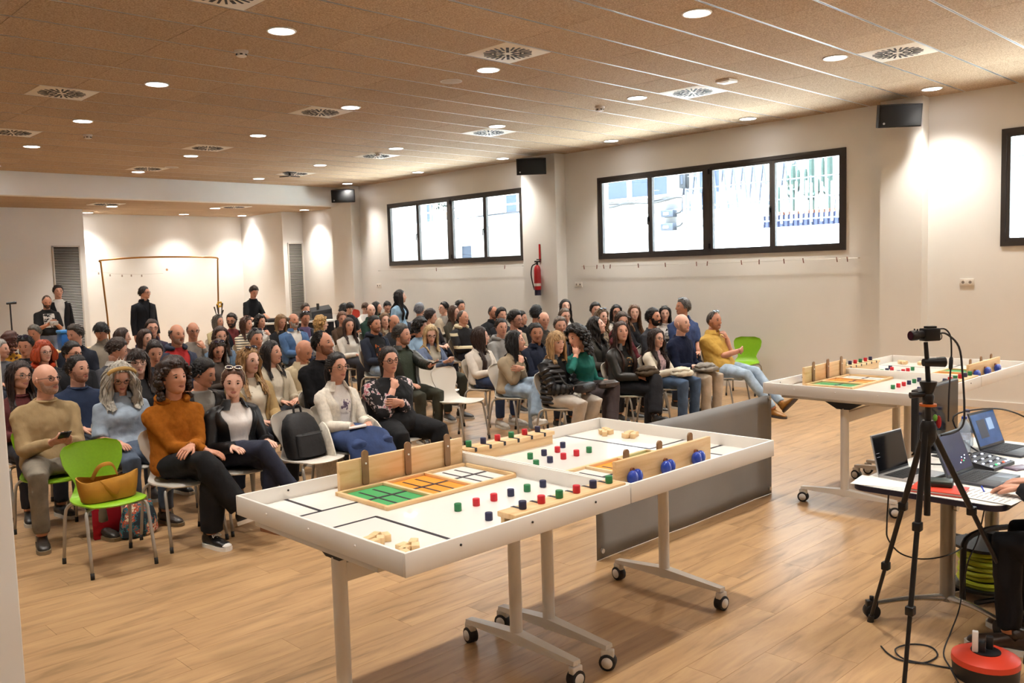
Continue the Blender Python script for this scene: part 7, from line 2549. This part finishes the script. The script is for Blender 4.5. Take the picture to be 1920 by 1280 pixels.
sit('dark-haired boy behind the standing woman', V(11.18, 15.3, 1.2), 10, 0, 0, short='boy behind the standing woman', hs=.94, b=.85, hair=('short', '1a1412', {'line': 'bangs', 'top': .012}), tone=1, top=('pull', '3a3c44', {}), pants='2a2e3a', arms='lap')
sit('brown-haired man at the very back near the louvre grille', V(9.73, 16.2, 1.21), 30, -8, 0, short='man at the very back', hair=('short', '3a2c24', {'top': .014}), tone=1, top=('pull', '3a3630', {}), pants='2a2e3a', arms='lap')
sit('person with thick straight black hair before the red chairs', V(10.5, 15.9, 1.165), 120, 0, 0, short='thick black hair before the red chairs', hair=('short', '100d0d', {'th': .03, 'top': .02, 'line': 'full'}), tone=1, top=('pull', '1a1a1c', {}), pants='2a2e3a', arms='lap')
sit('brown-haired boy in a white shirt reading near the wall', V(11.1, 16.0, 1.175), 0, -22, 0, short='boy in the white shirt', hs=.92, b=.85, hair=('short', '4a3020', {'line': 'bangs', 'top': .012}), tone=0, top=('pull', 'dcd6d0', {}), pants='2a2e3a', arms='phone', chaircol='white')


# ---- people standing
def stand(label, pos, phi, pitch=0, yaw=0.0, **k):
    hy_ = max(-1.6, min(1.6, face_cam(pos, phi, yaw)))
    k.setdefault('lod', 1)
    k.setdefault('lean', (0, -.03))
    return person(label, pos, yaw=yaw, head=(hy_, math.radians(pitch), 0), stand=True, group='people standing', **k)


stand('standing man in a printed black T-shirt looking at a camera', (5.25, 17.95, 1.57), 10, -22, .0, hair=('buzz', '4a3c30'), beard=('3a2c24', .006), tone=2, top=('pull', '1d1c1d', {'name': 'tee', 'collar': 'crew'}), sleeve=.4, pants='7484a0', pkind='denim', arms='phone',
      extra=both(hold('camera'), pr_patch('tee_print', pattern_mat('tee_print_e', '1d1c1d', ['d8d4ce', 'b8b2aa'], 16, .47), .5, .5, .6, .024)))
stand('tall standing young man in an open black jacket over a white T-shirt', (5.66, 18.6, 1.745), 14, 0, .0, hair=('short', '221712', {'th': .016, 'top': .02}), tone=1, top=('jacket', '151519', {'inner': 'd8d4ce', 'gap': .9}), pants='7a766e', arms='hang')
stand('standing man with glasses in a dark navy jacket looking aside', (6.62, 16.77, 1.68), 64, 0, .2, hair=('short', '2a2320', {'top': .01}), glasses=('1a1a1c',), tone=1, b=1.05, top=('jacket', '15181f', {'inner': '22262e', 'gap': .3, 'collar': 'shirt'}), pants='1d1f26', arms='hang')
stand('DJ in a black T-shirt leaning over the decks', (9.05, 17.1, 1.61), 25, -30, .25, hair=('short', '33251d', {'th': .014, 'top': .016}), tone=1, b=.92, top=('pull', '131417', {'name': 'tee', 'collar': 'crew'}), sleeve=.4, pants='1a1c24', arms='reach', lean=(0, -.14))
stand('standing woman with long black hair in a light blue top', (9.72, 12.89, 1.48), 92, 0, .35, fem=True, hair=('long', '151012', {'len': .42}), tone=0, b=.95, top=('pull', '92b4d0', {'name': 'blouse'}), pants='2c3448', arms='hang')

# ---- operator at the desk
op = sit('operator in black at the desk, hands on a laptop keyboard', (4.64, .93, 1.2), 200, -15, 0, short='operator at the desk', yaw=PI, hair=('short', '2a201a'), tone=1, top=('pull', '17171b', {'collar': 'crew'}), pants='121216', arms='type', legs='sit', lean=(0, -.04), shoes='3a2a20', lod=0)

# ---- things carried on laps
e = empty('shoulder_bag', (6.80, 5.93, .625), .15)
tag(e, 'black leather bag on the lap of the woman in the puffer jacket', 'bag')
BLK_L = cloth('1a1718', 'leather')
an = np.linspace(0, 2 * PI, 22, endpoint=False)
MB().loft([np.stack([w * np.sign(np.cos(an)) * np.abs(np.cos(an)) ** .6, d * np.sin(an), np.full(22, z)], 1) for z, w, d in ((0, .13, .05), (.01, .16, .07), (.05, .165, .075), (.085, .15, .06), (.095, .1, .03))]).build('body', BLK_L, e)
MB().tube([(-.13, -.06, .075), (0, -.075, .08), (.13, -.06, .075)], .005, 6).build('zip', mat('zip_grey', H('4a4a4c'), .4, .5), e)
MB().tube(catmull([(-.15, 0, .08), (-.2, .1, .1), (-.18, .2, .2)], 4), .008, 6).build('strap', BLK_L, e)
e = empty('brown_bag', (7.12, 5.88, .635), -.1)
tag(e, 'dark brown bag on the lap of the woman in the teal top', 'bag')
MB().loft([np.stack([w * np.cos(an), d * np.sin(an), np.full(22, z)], 1) for z, w, d in ((0, .12, .05), (.012, .14, .065), (.05, .14, .06), (.075, .1, .03))]).build('body', cloth('2e211c', 'leather'), e)
MB().box(-.1, .1, -.068, -.062, .03, .055).build('flap', cloth('3a2a22', 'leather'), e)


def folded(name, x, y, z, c, label, rz=0, s=1):
    e = empty(name, (x, y, z), rz)
    tag(e, label, 'jacket')
    for k, (w, d, h, oy) in enumerate(((.2, .13, .04, 0), (.17, .11, .035, .02))):
        bm = bmesh.new()
        bmesh.ops.create_icosphere(bm, subdivisions=3, radius=1)
        for v in bm.verts:
            n = .12 * math.sin(v.co.x * 9 + k) * math.cos(v.co.y * 7 + k * 2) + .1 * math.sin(v.co.y * 13 + v.co.x * 5)
            v.co = Vector((v.co.x * w * s * (1 + n), v.co.y * d * s * (1 + n) + oy, .045 + k * .035 + v.co.z * h * (1 + 2 * n)))
        mb = MB()
        mb.bm(bm)
        mb.build('folded_cloth' if k == 0 else 'folded_sleeve', cloth(c), e, True, None)


folded('folded_jacket', 9.05, 5.93, .595, '8a837a', 'grey folded jacket on the knees of the bald navy-sweater man', .2)
folded('folded_cardigan', 8.55, 5.93, .59, 'd2c8b4', 'cream folded cloth on the knees of the girl with glasses', -.1, .8)
folded('folded_coat', 7.88, 5.93, .67, '4a3c2c', 'brown folded coat on the lap of the long-haired woman', .1, .85)
